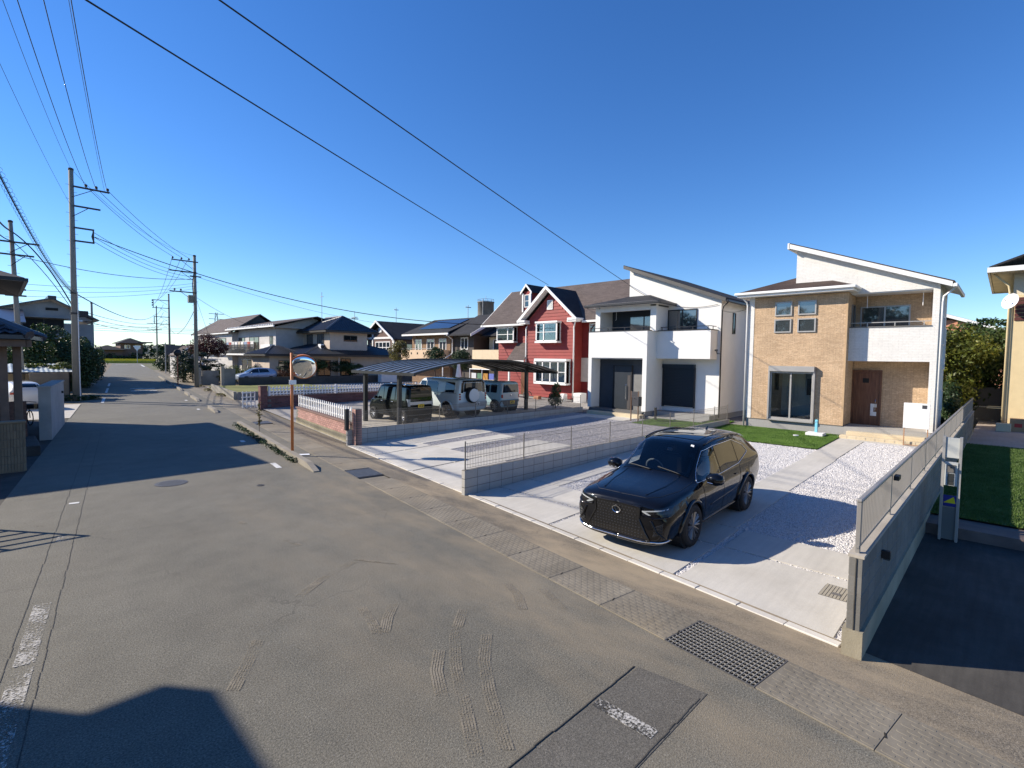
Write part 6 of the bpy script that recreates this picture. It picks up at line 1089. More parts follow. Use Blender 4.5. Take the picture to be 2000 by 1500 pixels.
nx_.line('front_lip', m_chrome, 'x', [(.0,.245),(.40,.245),(.60,.265),(.76,.285),(.85,.31)], 1, .016, .012, mir=True); nx_.line('front_skirt', m_gblk, 'x', [(.0,.215),(.5,.225),(.84,.27)], 1, .022, .0, mir=True)
for sg in (1,-1):
    nx_.line('bumper_blade', m_blkp, 'x', [(sg*.62,.62),(sg*.70,.46),(sg*.82,.34)], 1, .022, .004); nx_.line('corner_crease', m_blkp, 'x', [(sg*.48,.70),(sg*.66,.66),(sg*.86,.70)], 1, .016, .0)
nx_.line('hood_edge', m_gblk, 'x', [(0,.84),(.30,.835),(.46,.82)], 1, .010, .004, mir=True)
nx_.arches(m_gblk, .032, .008); nx_.line('sill_trim', m_gblk, 'y', [(.92,.30),(-.88,.30)], 1, .03, .0, mir=True); nx_.line('door_gap', m_black, 'y', [(.88,.95),(.86,.66),(.80,.34)], 1, .004, .001, mir=True); nx_.line('door_gap', m_black, 'y', [(-.02,1.0),(-.03,.36)], 1, .004, .001, mir=True); nx_.line('door_gap', m_black, 'y', [(-.95,1.04),(-.92,.80),(-.80,.66),(-.74,.36)], 1, .004, .001, mir=True)
nx_.line('hood_gap', m_black, 'z', [(1.10,.76),(1.6,.74),(2.02,.62),(2.18,.46),(2.20,.0)], 1, .004, .001, mir=True); nx_.line('hood_crease', m_blkp, 'z', [(1.10,.52),(1.6,.50),(2.1,.40)], 1, .020, -.008, mir=True); nx_.line('wiper', m_black, 'z', [(1.06,.52),(.99,.05)], 1, .010, .012); nx_.line('wiper', m_black, 'z', [(1.07,-.05),(1.00,-.52)], 1, .010, .012)
for xh in (.10,-.82): nx_.line('door_handle', m_blkp, 'y', [(xh,.89),(xh+.20,.90)], 1, .014, .012, mir=True)
nx_.line('body_crease', m_blkp, 'y', [(.6,.56),(-.6,.62),(-.95,.72)], 1, .014, -.006, mir=True)
nx_.mirrors(.76, .92, 1.07, m_blkp, 1.4, m_chrome); MB().tube([(-1.35,0,1.60),(-1.45,0,1.68)], [.03,.006], 6).build('antenna_fin', m_gblk, nx_.t)
nx_.patch('inspection_sticker', m_wpvc, 'z', [[(.46,.44),(.46,.50),(.41,.49),(.41,.43)]], off=.010, n=2); nx_.patch('spoiler', m_blkp, 'z', [[(-1.64,-.58),(-1.64,.58),(-1.92,.59),(-1.92,-.59)]], off=.035, n=6)
nx_.place(9.66, 4.68, .05, R(181.5), 0, R(1.35))
itr = MB().box(.30,1.14,-.66,.66,.70,.985).build('dashboard', m_black, nx_.t); MB().box(-1.2,.45,-.78,.78,.42,.5).build('cabin_floor', m_black, nx_.t); MB().box(-1.25,-1.2,-.7,.7,.5,1.3).build('rear_bulkhead', m_black, nx_.t); MB().box(-1.2,.2,-.52,.52,1.50,1.515).build('headlining', m_black, nx_.t)
m_seat = M('pale_leather', (.62,.62,.60), .6)
for y_ in (-.38,.38):
    s0 = MB().bev(-.42,.10,y_-.25,y_+.25,.5,.72,.04).build('seat', m_seat if y_ > 0 else m_black, nx_.t); MB().bev(-.52,-.36,y_-.24,y_+.24,.70,1.18,.06).build('seat_back', m_seat if y_ > 0 else m_black, s0); MB().bev(-.50,-.40,y_-.13,y_+.13,1.20,1.38,.04).build('headrest', m_seat if y_ > 0 else m_black, s0)
MB().tube([(.28+.04*math.sin(a), -.38+.18*math.cos(a), 1.0+.16*math.sin(a)) for a in [2*math.pi*k/20 for k in range(21)]], .016, 6).build('steering_wheel', M('wheel_leather', (.16,.16,.16), .5), nx_.t); MB().bev(.38,.42,-.05,.05,1.40,1.46,.01).build('rear_view_mirror', m_rims, nx_.t)
# -------- boxy vehicles
def boxy(L, W, Hh, zb, belt, hood, hoodz, wsb, wst, rearslope=.06, roofw=.86):
    h = L/2; w = W/2
    return [(-h,zb+.12,w*.80,w*.90,.7,w*.90,belt,w*roofw*.93,Hh*.90,Hh*.92),(-h+.05,zb+.03,w*.90,w*.97,.7,w*.95,belt,w*roofw*.95,Hh*.945,Hh*.965),(-h+.05+rearslope+.1,zb,w*.93,w*.995,.7,w*.97,belt,w*roofw,Hh*.965,Hh*.99),(0,zb,w*.93,w,.7,w*.975,belt,w*roofw,Hh*.97,Hh),(wst-.05,zb,w*.93,w,.7,w*.97,belt,w*roofw,Hh*.955,Hh*.985),(wst+.12,zb,w*.93,w,.7,w*.97,belt,w*roofw,Hh*.91,Hh*.945),(wsb-.03,zb,w*.93,w,.7,w*.96,belt*.985,w*.86,belt+.03,belt+.10),(wsb+.12,zb,w*.93,w*.995,.68,w*.94,hoodz-.06,w*.80,hoodz-.01,hoodz+.04),(h-.22,zb,w*.92,w*.98,.62,w*.90,hoodz-.10,w*.74,hoodz-.05,hoodz-.01),(h-.06,zb+.02,w*.84,w*.92,.58,w*.80,hoodz-.16,w*.62,hoodz-.11,hoodz-.08),(h,zb+.10,w*.66,w*.74,.52,w*.66,hoodz-.24,w*.5,hoodz-.2,hoodz-.18)]
def glazing(c, wsb, wst, belt, top, side, rear, W, mat=None, gm=None):
    gm = gm or m_carglass; c.patch('windscreen', gm, 'z', [[(wsb-.02,-W*.36),(wsb-.02,W*.36),(wst+.06,W*.35),(wst+.06,-W*.35)]], off=.006, n=8)
    for sg in (1,-1):
        for (a, b) in side: c.patch('side_window', gm, 'y', [[(a,belt+.03),(b,belt+.03),(b,top),(a if a < wst-.3 else a-.28,top)]], sg, .006, 6)
    if rear: c.patch('rear_window', gm, 'x', [[(-rear[0],rear[1]),(rear[0],rear[1]),(rear[0]*.92,rear[2]),(-rear[0]*.92,rear[2])]], -1, .008, 8)
m_pyel = M('plate_yellow', (.75,.50,.03), .5); m_pwh = M('plate_white', (.75,.75,.73), .5); m_pink = M('plate_ink', (.03,.03,.03), .6)
def plate(c, y, z, mat, w=.33, h=.165, sgn=-1, dx=0.0):
    p, nn = c.cast('x', y, z, sgn); x = p.x+sgn*(.012+dx); o = MB().bev(x-.006,x+.006,y-w/2,y+w/2,z-h/2,z+h/2,.002).build('number_plate', mat, c.t); b = MB()
    for i, (yy, ww) in enumerate(((-.10,.035),(-.045,.035),(.035,.035),(.09,.035))): b.box(x+sgn*.007-.001,x+sgn*.007+.001,y+yy-ww/2,y+yy+ww/2,z-.05,z+.02)
    b.box(x+sgn*.007-.001,x+sgn*.007+.001,y-.07,y+.07,z+.04,z+.06); b.build('plate_marks', m_pink, o)
m_kei = paint('dark_green_black_paint', (.004,.006,.005), .4, 0, .55); k1 = Car('kei_van', 'black boxy small van with yellow plate under the left of the carport', boxy(3.4,1.475,1.78,.22,1.02,.5,1.05,1.22,.62), (1.22,-1.25), .29, .165, .655, dict(body=m_kei, rim=m_rims, spokes=8), nx=64)
glazing(k1,1.24,.66,1.02,1.62,((.90,.32),(.28,-.62),(-.70,-1.45)),(.60,1.06,1.66),1.475); k1.patch('rear_garnish', M('silver_garnish', (.55,.55,.56), .3, .4), 'x', [[(-.60,.86),(.60,.86),(.60,1.0),(-.60,1.0)]], -1, .012, 6)
for sg in (1,-1): k1.patch('tail_light', m_lens, 'x', [[(sg*.60,.80),(sg*.70,.80),(sg*.70,1.12),(sg*.60,1.12)]], -1, .014, 4)
plate(k1,0,.80,m_pyel); k1.line('bumper_gap', m_black, 'x', [(-.68,.62),(.68,.62)], -1, .008, .003); k1.mirrors(.80,.72,1.1,m_kei,.9)
for xh in (.36,-.52): k1.line('door_handle', m_chrome, 'y', [(xh,.95),(xh+.16,.95)], 1, .018, .014, mir=True)
k1.line('door_gap', m_black, 'y', [(.30,1.0),(.30,.34)], 1, .005, .002, mir=True); k1.line('door_gap', m_black, 'y', [(-.66,1.0),(-.66,.34)], 1, .005, .002, mir=True); k1.line('wiper', m_black, 'x', [(0,1.10),(-.35,1.16)], -1, .012, .02); k1.place(13.72, 21.0, lot(13.7)+.01, R(91))
m_def = paint('pale_blue_grey_paint', (.60,.67,.69), .4, .05); m_defr = paint('black_roof_paint', (.006,.008,.011), .25)
d1 = Car('large_suv', 'pale blue grey boxy off roader with a rear spare wheel under the carport', boxy(4.75,1.98,1.96,.34,1.22,1.2,1.22,1.25,.62), (1.50,-1.52), .40, .255, .84, dict(body=m_def, rim=m_rim, spokes=6), nx=76)
glazing(d1,1.27,.66,1.22,1.76,((.95,.25),(.20,-.75),(-1.35,-2.05)),(.62,1.30,1.74),1.98); d1.patch('roof_panel', m_defr, 'z', [[(.50,-.74),(.50,.74),(-2.26,.74),(-2.26,-.74)]], off=.008, n=10); d1.patch('rear_pillar_panel', m_defr, 'x', [[(-.80,1.25),(-.64,1.25),(-.60,1.80),(-.76,1.80)],[(.64,1.25),(.80,1.25),(.76,1.80),(.60,1.80)],[(-.70,1.76),(.70,1.76),(.66,1.86),(-.66,1.86)]], -1, .006, 6)
p, nn = d1.cast('x', .12, 1.12, -1); spw = MB().lathe([(.33,0),(.385,-.03),(.385,-.20),(.35,-.24),(.30,-.245)], (p.x+.02,.12,1.13), 32, 'x').build('spare_wheel', m_rub, d1.t, True); MB().lathe([(.33,-.22),(.33,-.262),(.31,-.272),(.02,-.275)], (p.x+.02,.12,1.13), 32, 'x').build('spare_cover', m_white, spw, True)
for sg in (1,-1):
    for z in (.95,1.07,1.19): d1.patch('tail_light', m_redl, 'x', [[(sg*.80,z-.04),(sg*.90,z-.04),(sg*.90,z+.04),(sg*.80,z+.04)]], -1, .012, 3)
    d1.patch('side_cladding', m_black, 'y', [[(1.0,.36),(-1.0,.36),(-1.0,.52),(1.0,.52)]], sg, .008, 6)
d1.patch('rear_bumper', M('pale_bumper', (.36,.37,.37), .5), 'x', [[(-.90,.55),(.90,.55),(.90,.80),(-.90,.80)]], -1, .05, 8); plate(d1,-.25,.68,m_pwh,dx=.05); d1.arches(m_def, .045, .03); d1.mirrors(.85,.98,1.32,m_defr,1.1)
for xh in (.30,-.66): d1.line('door_handle', m_def, 'y', [(xh,1.12),(xh+.2,1.12)], 1, .016, .014, mir=True)
d1.line('door_gap', m_black, 'y', [(.22,1.2),(.22,.55)], 1, .005, .002, mir=True); d1.line('door_gap', m_black, 'y', [(-.80,1.2),(-.80,.95)], 1, .005, .002, mir=True); d1.line('belt_line', m_defr, 'y', [(1.0,1.22),(-2.2,1.22)], 1, .008, .003, mir=True); d1.place(16.62, 21.35, lot(16.6)+.01, R(90.5))
m_hus = paint('light_blue_paint', (.40,.56,.62), .4, .05); m_hwh = paint('off_white_paint', (.60,.58,.54), .4); h1 = Car('small_suv', 'light blue small boxy car with white tailgate on the right under the carport', boxy(3.4,1.475,1.68,.26,1.02,.7,1.02,.98,.45), (1.2,-1.22), .30, .17, .655, dict(body=m_hus, rim=m_rims, spokes=8), nx=64)
glazing(h1,1.0,.48,1.02,1.50,((.70,.10),(.04,-.78),(-.88,-1.35)),(.60,1.06,1.50),1.475); h1.patch('tailgate', m_hwh, 'x', [[(-.64,.70),(.64,.70),(.64,1.03),(-.64,1.03)]], -1, .01, 8); h1.patch('rear_bumper', M('grey_plastic', (.10,.10,.10), .7), 'x', [[(-.70,.36),(.70,.36),(.70,.66),(-.70,.66)]], -1, .04, 8); h1.patch('roof_panel', m_hwh, 'z', [[(.36,-.55),(.36,.55),(-1.6,.55),(-1.6,-.55)]], off=.006, n=8); h1.patch('pillar_panel', m_hwh, 'x', [[(-.66,1.04),(-.60,1.04),(-.58,1.55),(-.63,1.55)],[(.60,1.04),(.66,1.04),(.63,1.55),(.58,1.55)]], -1, .01, 5)
for sg in (1,-1): h1.patch('tail_light', m_redl, 'x', [[(sg*.60,.78),(sg*.69,.78),(sg*.69,.96),(sg*.60,.96)]], -1, .018, 4)
plate(h1,-.1,.54,m_pyel,dx=.04); h1.arches(MATS['grey_plastic'], .05, .01); h1.mirrors(.62,.72,1.08,m_hus,.9); h1.line('wiper', m_black, 'x', [(0,1.10),(-.35,1.16)], -1, .012, .02); MB().lathe([(.055,0),(.055,-.008),(.03,-.01)], (-1.72,0,.92), 16, 'x').build('emblem', m_chrome, h1.t); h1.place(19.55, 20.95, lot(19.5)+.01, R(91))
# -------- pale blue hatchback behind the dark wall, plus copies seen elsewhere
sth = [(-2.0,.5,.40,.52,.75,.48,.92,.38,.98,1.0),(-1.92,.36,.68,.78,.72,.72,1.0,.58,1.10,1.12),(-1.6,.26,.76,.84,.70,.80,.98,.56,1.33,1.39),(-.9,.22,.78,.85,.68,.80,.96,.56,1.46,1.51),(-.1,.22,.78,.85,.66,.80,.93,.56,1.48,1.53),(.35,.22,.78,.85,.66,.80,.92,.56,1.38,1.45),(.85,.22,.78,.85,.66,.80,.93,.58,1.12,1.18),(1.2,.22,.78,.85,.66,.79,.92,.62,.96,1.0),(1.6,.22,.77,.84,.62,.74,.84,.58,.88,.91),(1.9,.22,.70,.78,.56,.62,.74,.48,.77,.79),(2.0,.28,.50,.56,.5,.46,.66,.36,.69,.70)]
m_hatch = paint('pale_blue_paint', (.36,.42,.52), .3, .3); c2 = Car('hatchback', 'pale blue hatchback parked behind the dark garden wall', sth, (1.22,-1.28), .30, .185, .74, dict(body=m_hatch, rim=m_rims, spokes=8), nx=56)
c2.patch('windscreen', m_glassl, 'z', [[(1.12,-.60),(1.12,.60),(.40,.50),(.40,-.50)]], off=.006, n=8)
for sg in (1,-1):
    c2.patch('side_window', m_carglass, 'y', [[(.95,.99),(-.05,.99),(-.05,1.40),(.42,1.36)]], sg, .006, 6); c2.patch('side_window', m_carglass, 'y', [[(-.10,.99),(-1.15,1.04),(-1.0,1.36),(-.10,1.40)]], sg, .006, 6); c2.patch('headlight', m_lens, 'x', [[(sg*.45,.62),(sg*.75,.68),(sg*.72,.76),(sg*.45,.69)]], 1, .006, 4); c2.patch('tail_light', m_redl, 'x', [[(sg*.50,.86),(sg*.74,.86),(sg*.72,.98),(sg*.50,.98)]], -1, .006, 4)
c2.patch('rear_window', m_carglass, 'z', [[(-1.45,-.46),(-1.45,.46),(-1.82,.50),(-1.82,-.50)]], off=.006, n=6); c2.mirrors(.72,.82,.98,m_hatch,.9); c2.arches(m_hatch,.02,.0); c2.place(19.9,58.4,.30,R(180))
lc = copy_tree(c2.t); lc.name = 'hatchback'; lc['label'] = 'white car tail just visible behind the left gate wall'; lc.location = (.95,40.2,.02); lc.rotation_euler = (0,0,R(100))
for ch in lc.children:
    if ch.name.startswith('body'): ch.data = ch.data.copy(); ch.data.materials[0] = m_hwh
k2 = copy_tree(k1.t); k2['label'] = 'dark van parked in a driveway far up the street by the garden wall'; p_ = uv(7.6,77.5); k2.location = (p_[0],p_[1],.0); k2.rotation_euler = (0,0,R(186))
# ------------------------------------------------------------ bicycle in the left driveway
bc = thing('bicycle', 'dark bicycle leaning by the plastered gate wall on the left', 'bicycle', (1.0,30.5,0)); b0 = Vector((.75,31.5,.32)); b1_ = Vector((1.05,30.45,.32))
for c_ in (b0,b1_):
    d_b = (b1_-b0).normalized(); MB().tube([tuple(c_+d_b*.31*math.cos(2*math.pi*k/20)+Vector((0,0,.31*math.sin(2*math.pi*k/20)))) for k in range(21)], .02, 6).build('wheel', m_rub, bc)
f_ = MB(); s_ = b0*.55+b1_*.45+Vector((0,0,.02)); hd_ = b1_-d_b*.12+Vector((0,0,.55)); sd_ = b0*.7+b1_*.3+Vector((0,0,.55))
for a, c in ((b0,s_),(s_,hd_),(s_,sd_),(b0,sd_),(hd_,b1_)): f_.tube([tuple(a),tuple(c)], .018, 6)
f_.build('frame', m_black, bc); MB().bev(sd_.x-.09,sd_.x+.09,sd_.y-.12,sd_.y+.12,sd_.z+.04,sd_.z+.10,.03).build('saddle', m_black, bc); MB().tube([tuple(hd_+Vector((-.25,-.05,.12))),tuple(hd_+Vector((0,0,.16))),tuple(hd_+Vector((.25,-.05,.12)))], .014, 6).build('handlebar', m_black, bc); MB().bev(hd_.x-.16,hd_.x+.16,hd_.y-.32,hd_.y-.06,hd_.z-.14,hd_.z+.06,.02).build('basket', m_black, bc)
# ------------------------------------------------------------ vegetation
m_bark = M('bark', (.11,.08,.06), .95, 0, .2, 6, .5, 30)
L_dark = leafmat('leaf_dark', (.012,.028,.010), (.04,.075,.022), (.075,.11,.035)); L_dk2 = leafmat('leaf_dark_green', (.02,.04,.014), (.055,.095,.03), (.10,.14,.045)); L_mid = leafmat('leaf_mid', (.022,.045,.012), (.06,.10,.025), (.13,.16,.04)); L_yel = leafmat('leaf_yellowing', (.05,.07,.012), (.14,.165,.025), (.36,.30,.04)); L_red = leafmat('leaf_maroon', (.035,.012,.012), (.11,.035,.03), (.19,.08,.05)); L_pine = leafmat('leaf_pine', (.008,.022,.012), (.028,.055,.022), (.06,.085,.03)); L_dry = leafmat('leaf_dry', (.09,.08,.02), (.20,.17,.05), (.30,.24,.09))
def leaves(b, lobes, n, size, rnd, up=.3):
    vol = [l[3]*l[4]*l[5] for l in lobes]; tot = sum(v**.75 for v in vol)
    for l, v in zip(lobes, vol):
        k = int(n*v**.75/tot)
        cl = [Vector((rnd.gauss(0,1), rnd.gauss(0,1), rnd.gauss(0,1))).normalized()*(rnd.random()**.33) for _ in range(max(6, k//38))]
        for i in range(k):
            c = cl[i % len(cl)]; d = c + Vector((rnd.gauss(0,.15), rnd.gauss(0,.15), rnd.gauss(0,.13)))
            r_ = d.length
            if r_ > 1.08: d *= 1.0/r_
            p = Vector((l[0]+d.x*l[3], l[1]+d.y*l[4], l[2]+d.z*l[5])); s = size*rnd.uniform(.6,1.4)
            nrm = (Vector((d.x,d.y,d.z+up)) + Vector((rnd.gauss(0,.6), rnd.gauss(0,.6), rnd.gauss(0,.6)))).normalized(); a = nrm.orthogonal().normalized(); bb = nrm.cross(a); an = rnd.random()*6.28; e = a*math.cos(an)+bb*math.sin(an); f = nrm.cross(e)
            m = len(b.v); b.v += [tuple(p-e*s), tuple(p+f*s*.45), tuple(p+e*s), tuple(p-f*s*.45)]; b.f.append((m,m+1,m+2,m+3))
def tree(name, label, base, lobes, n, size, mat, trunk_h, tr=.12, cat='tree', seed=1, group=None, limbs=5):
    rnd = random.Random(seed); t = thing(name, label, cat, base, group=group); b = MB(); leaves(b, [(base[0]+l[0], base[1]+l[1], base[2]+l[2], *l[3:]) for l in lobes], n, size, rnd); b.build('crown', mat, t, False, fixn=False)
    k = MB(); top = (base[0]+rnd.uniform(-.1,.1), base[1], base[2]+trunk_h); k.tube([base, (base[0]+.03,base[1],base[2]+trunk_h*.5), top], [tr, tr*.85, tr*.6], 8)
    for l in (lobes*3)[:limbs]: k.tube([(base[0],base[1],base[2]+trunk_h*rnd.uniform(.5,.95)), (base[0]+l[0]*.5,base[1]+l[1]*.5,base[2]+(trunk_h+l[2])*.5), (base[0]+l[0]+rnd.uniform(-.2,.2),base[1]+l[1],base[2]+l[2])], [tr*.5, tr*.35, tr*.1], 5)
    k.build('trunk', m_bark, t); return t
# left mass behind the pole
tree('evergreen_shrub', 'large light green shrub behind the shed at left', (1.6,52,0), [(0,0,2.0,1.8,1.5,2.0),(.6,.6,3.4,1.2,1.2,1.2),(-1.2,.5,2.4,1.2,1.2,1.4)], 8000, .11, L_mid, 2.2, .12, 'shrub', 11)
tree('evergreen_tree', 'dark evergreen tree right behind the tall concrete pole', (4.4,55.5,0), [(0,0,2.2,2.0,1.8,2.1),(-1.1,.5,3.9,1.5,1.5,1.4),(.9,.3,2.8,1.4,1.5,1.5),(-1.5,0,4.9,.8,.9,.9)], 11000, .11, L_dk2, 3.2, .16, 'tree', 12)
tree('hedge_tree', 'dark hedge tree overhanging the left edge of the street', (5.6,60.5,0), [(0,0,1.8,1.5,2.6,1.9),(-.2,1.0,3.4,1.3,2.0,1.3)], 7000, .12, L_dark, 2.0, .12, 'tree', 13)
tree('hedge_tree', 'dark hedge farther along the left side of the street', (8.4,84,0), [(0,0,1.6,1.8,5.0,1.9),(-.6,-4,2.2,1.6,3,1.8)], 6000, .18, L_dark, 1.8, .12, 'hedge', 14)
tree('leafy_vine', 'bright leafy branches spilling over the plastic shed roof', (3.3,46.6,1.9), [(0,0,.25,.9,.7,.35),(-1.2,.3,.3,.8,.6,.25)], 1400, .09, L_yel, .3, .04, 'vine', 15)
tag(MB().tube([(4.25,46.3,0),(4.1,46.5,1.9)], .05, 6).build('leaning_plank', M('weathered_wood', (.30,.26,.21), .9)), 'weathered plank leaning beside the tall concrete pole', 'plank')
tree('low_hedge', 'strip of dark plants at the foot of the tall concrete pole', (3.3,44.0,0), [(0,0,.15,1.2,.35,.25),(1.0,.6,.15,.9,.4,.22)], 1200, .06, L_mid, .1, .02, 'plants', 16)
# right: trees between tan house and yellow house
tree('broadleaf_tree', 'leafy tree with yellowing leaves behind the tan house', (35,2.6,0), [(0,0,2.2,1.6,1.6,2.2),(.2,-.6,4.0,1.5,1.6,1.2),(-.3,.6,3.6,1.2,1.2,1.3)], 12000, .10, L_yel, 2.6, .14, 'tree', 21)
tree('broadleaf_tree', 'darker green tree rising nearest the yellow house', (38,.9,0), [(0,0,3.4,1.8,1.7,1.9),(.3,-.8,4.6,1.3,1.3,1.0),(0,.9,1.8,1.5,1.4,1.8)], 11000, .10, L_mid, 3.0, .15, 'tree', 22)
tree('broadleaf_tree', 'tall tree in the gap beside the salmon house', (46,2.2,0), [(0,0,4.2,2.2,2.6,1.8),(.4,-1.2,5.4,1.4,1.6,.9)], 6000, .13, L_mid, 3.5, .15, 'tree', 23)
tree('shrub', 'dark shrub at the far corner of the tan house', (32.2,1.95,0), [(0,0,1.2,.8,.5,1.2)], 3500, .07, L_dark, 1.0, .05, 'shrub', 24)
# trees across the street from the tan house, out of view: they show as reflections in its upstairs windows
for i_, (x_, y_, l_) in enumerate(((-17,19,'broad tree across the street, seen reflected in the upstairs windows of the tan house'),(-17,31,'tall tree across the street, seen reflected in the white house windows'),(-17,9,'tree across the street behind the camera side house, reflected in the balcony window'))):
    tree('street_tree', l_, (x_,y_,0), [(0,0,6.0,3.0,3.0,2.6),(1.0,1.4,8.6,2.0,2.2,1.6),(-1.0,-1.5,8.0,2.2,2.2,1.5),(.4,-2.6,7.2,1.6,1.6,1.4)], 4500, .22, L_mid, 5.0, .25, 'tree', 25+i_*7)
# conifer by the red house
tree('small_conifer', 'small green conifer standing by the white house lot wall', (22.45,18.45,.36), [(0,0,.5,.42,.42,.5),(0,0,1.0,.30,.30,.5),(.0,0,1.4,.16,.16,.35)], 2600, .045, L_mid, 1.2, .03, 'conifer', 27, limbs=0)
# niwaki
nw = thing('topiary_pine', 'cloud pruned pine with rounded pads beside the garden wall', 'tree', (16.0,63.5,0)); rn = random.Random(31); tk = MB().tube([(16.0,63.5,0),(16.3,63.6,1.2),(15.9,63.7,2.2),(16.2,63.7,3.1)], [.14,.12,.09,.05], 7)
for (dx,dy,z,r_) in ((0,0,3.2,.75),(-.9,.2,2.6,.7),(.7,-.1,2.45,.85),(1.5,.3,2.0,.8),(-1.3,.1,1.85,.65),(.3,-.3,1.7,.7),(-.4,-.2,1.2,.7),(1.6,.2,1.2,.7)):
    b = MB(); leaves(b, [(16.0+dx,63.5+dy,z,r_,r_*.9,r_*.30)], 1300, .055, rn, 1.2); b.build('foliage_pad', L_pine, nw, fixn=False); tk.tube([(16.1,63.6,z*.75),(16.0+dx*.6,63.5+dy,z-.15),(16.0+dx,63.5+dy,z-.05)], [.06,.045,.03], 5)
tk.build('trunk', m_bark, nw)
tree('round_shrub', 'dense dark shrub left of the topiary pine', (14.9,66.5,0), [(0,0,1.6,1.3,1.6,1.7),(.4,.6,2.8,1.0,1.2,1.0)], 4500, .09, L_pine, 1.5, .08, 'shrub', 32)
tree('maple_tree', 'dark maroon leaved maple in front of the grey white house', (17.9,68.6,0), [(0,0,4.3,1.7,1.9,1.3),(-.9,.5,3.7,1.0,1.2,.8),(.9,-1.2,3.9,1.1,1.2,1.0)], 8000, .09, L_red, 3.0, .12, 'tree', 33)
for i, (x, y, l) in enumerate(((18.3,60.4,'yellow green bush behind the pale blue hatchback'),(20.4,61.2,'dark clipped hedge behind the hatchback roof'),(17.4,61.6,'green bush beside the topiary pine'))): tree('garden_shrub', l, (x,y,0), [(0,0,1.1,1.1,.8,1.0)], 2200, .07, (L_yel,L_dark,L_mid)[i], .8, .05, 'shrub', 40+i, 'garden shrubs behind the hatchback')
for i, (x, y, h, m, l) in enumerate(((26.2,57.4,2.1,L_mid,'round evergreen tree in front of the tile roofed house porch'),(29.2,57.6,2.0,L_dark,'dark shrub with bare twigs before the tile roofed house'),(30.8,57.6,1.7,L_mid,'leafy shrub right of the bare twig shrub'))): tree('garden_tree', l, (x,y,0), [(0,0,h,1.3,1.0,.75),(.7,.1,h+.1,.8,.8,.5)], 3500, .07, m, h, .09, 'tree', 50+i)
tree('garden_tree', 'layered pine beside the tile roofed house entrance', (23.3,58.6,0), [(0,0,2.4,.8,.7,.22),(-.4,0,1.8,.8,.7,.22),(.4,0,1.3,.8,.7,.22)], 2600, .055, L_pine, 2.4, .08, 'tree', 54)
tree('flower_bush', 'reddish flowering bush between hatchback and mirror pole', (22.6,57.9,0), [(0,0,.9,1.1,.7,.7)], 2200, .06, leafmat('leaf_rust', (.05,.03,.015), (.16,.07,.03), (.28,.13,.05)), .6, .04, 'bush', 55)
for i, (x, y, h, l) in enumerate(((25.2,33.5,3.4,'dark tree behind the carport left of the white parasol'),(27.6,33.0,3.3,'dark tree behind the carport right of the white parasol'),(24.2,37.2,3.9,'thin rusty leaved tree above the left of the carport roof'))): tree('garden_tree', l, (x,y,.3), [(0,0,h-.6,.9,.9,.9),(.3,.2,h-.1,.6,.6,.5)], 2600, .08, (L_dark,L_dark,L_dry)[i], h-1, .07, 'tree', 60+i)
# weeds on the kerb block
wd = thing('kerb_weeds', 'dark weeds growing along the long kerb block by the mirror pole', 'weeds', uv(4.3,20,0)); rn = random.Random(70); b = MB()
for k in range(130):
    v_ = rn.uniform(15.8,25.7); p = uv(4.06+rn.uniform(-.10,.02), v_); leaves(b, [(p[0],p[1],.06,.10,.16,.07+rn.random()*.05)], 26, .03, rn, .8)
b.build('foliage', L_dark, wd, fixn=False)
wv = thing('tall_weed', 'single tall yellow green weed on the kerb', 'weed', uv(4.5,23.0,.02)); rn = random.Random(71); b = MB(); p = uv(4.5,23.0); leaves(b, [(p[0],p[1],.35+.2*i,.12,.12,.12) for i in range(5)], 260, .04, rn, .6); b.build('foliage', L_dry, wv, fixn=False); MB().tube([(p[0],p[1],0),(p[0],p[1],1.2)], .012, 5).build('stem', m_bark, wv)
for i, v_ in enumerate((44.5,51,58)): b = MB(); rn = random.Random(80+i); p = uv(6.1,v_); leaves(b, [(p[0],p[1],.1,.5,.9,.12)], 420, .05, rn, .8); stuff(tag(b.build('roadside_grass', L_dry, fixn=False), ('dry grass tuft at the corner of the low retaining wall','dry grass along the retaining wall','dry grass before the garden gate posts')[i], 'grass'))
# rice field, hedge, hills
m_rice = leafmat('rice', (.26,.26,.02), (.42,.38,.03), (.52,.42,.05), .1); rn = random.Random(90); b = MB(); b.box(14,200,206,256,-.05,.62)
for k in range(9000): x = rn.uniform(14,70); y = rn.uniform(206,256); b.add([(x-.3,y,.5),(x+.3,y,.5),(x,y,.5+rn.uniform(.3,.55))], [(0,1,2)])
stuff(tag(b.build('rice_field', m_rice, fixn=False), 'ripe yellow green rice field across the far end of the street', 'field'))
b = MB(); b.box(120,330,330,420,-.05,.8); stuff(tag(b.build('rice_field', m_rice), 'second yellow rice field farther right beyond the crossroads', 'field'))
b = MB(); rn = random.Random(91); leaves(b, [(16+6*i,258.5,1.4,4.2,1.3,1.6+rn.random()*.4) for i in range(8)], 5200, .34, rn); stuff(tag(b.build('hedge', L_dark, fixn=False), 'dark hedge line between the rice field and the far houses', 'hedge'))
b = MB(); rn = random.Random(93); leaves(b, [(46+2.0*i,200,.5,1.6,1.2,.8) for i in range(4)], 900, .25, rn); stuff(tag(b.build('roadside_brush', L_mid, fixn=False), 'low green brush in front of the rice field', 'brush'))
b = MB(); rn = random.Random(92)
lob = []
for i in range(70): x = 150+i*11; d = 1000+rn.uniform(-60,60); lob.append((x*1.0, d, 6+rn.random()*4, 16, 14, 10+7*math.exp(-((i-33)/9)**2)+rn.random()*4))
leaves(b, lob, 16000, 2.2, rn); stuff(tag(b.build('wood', L_dark, fixn=False), 'far wooded rise on the horizon past the street end', 'wood'))
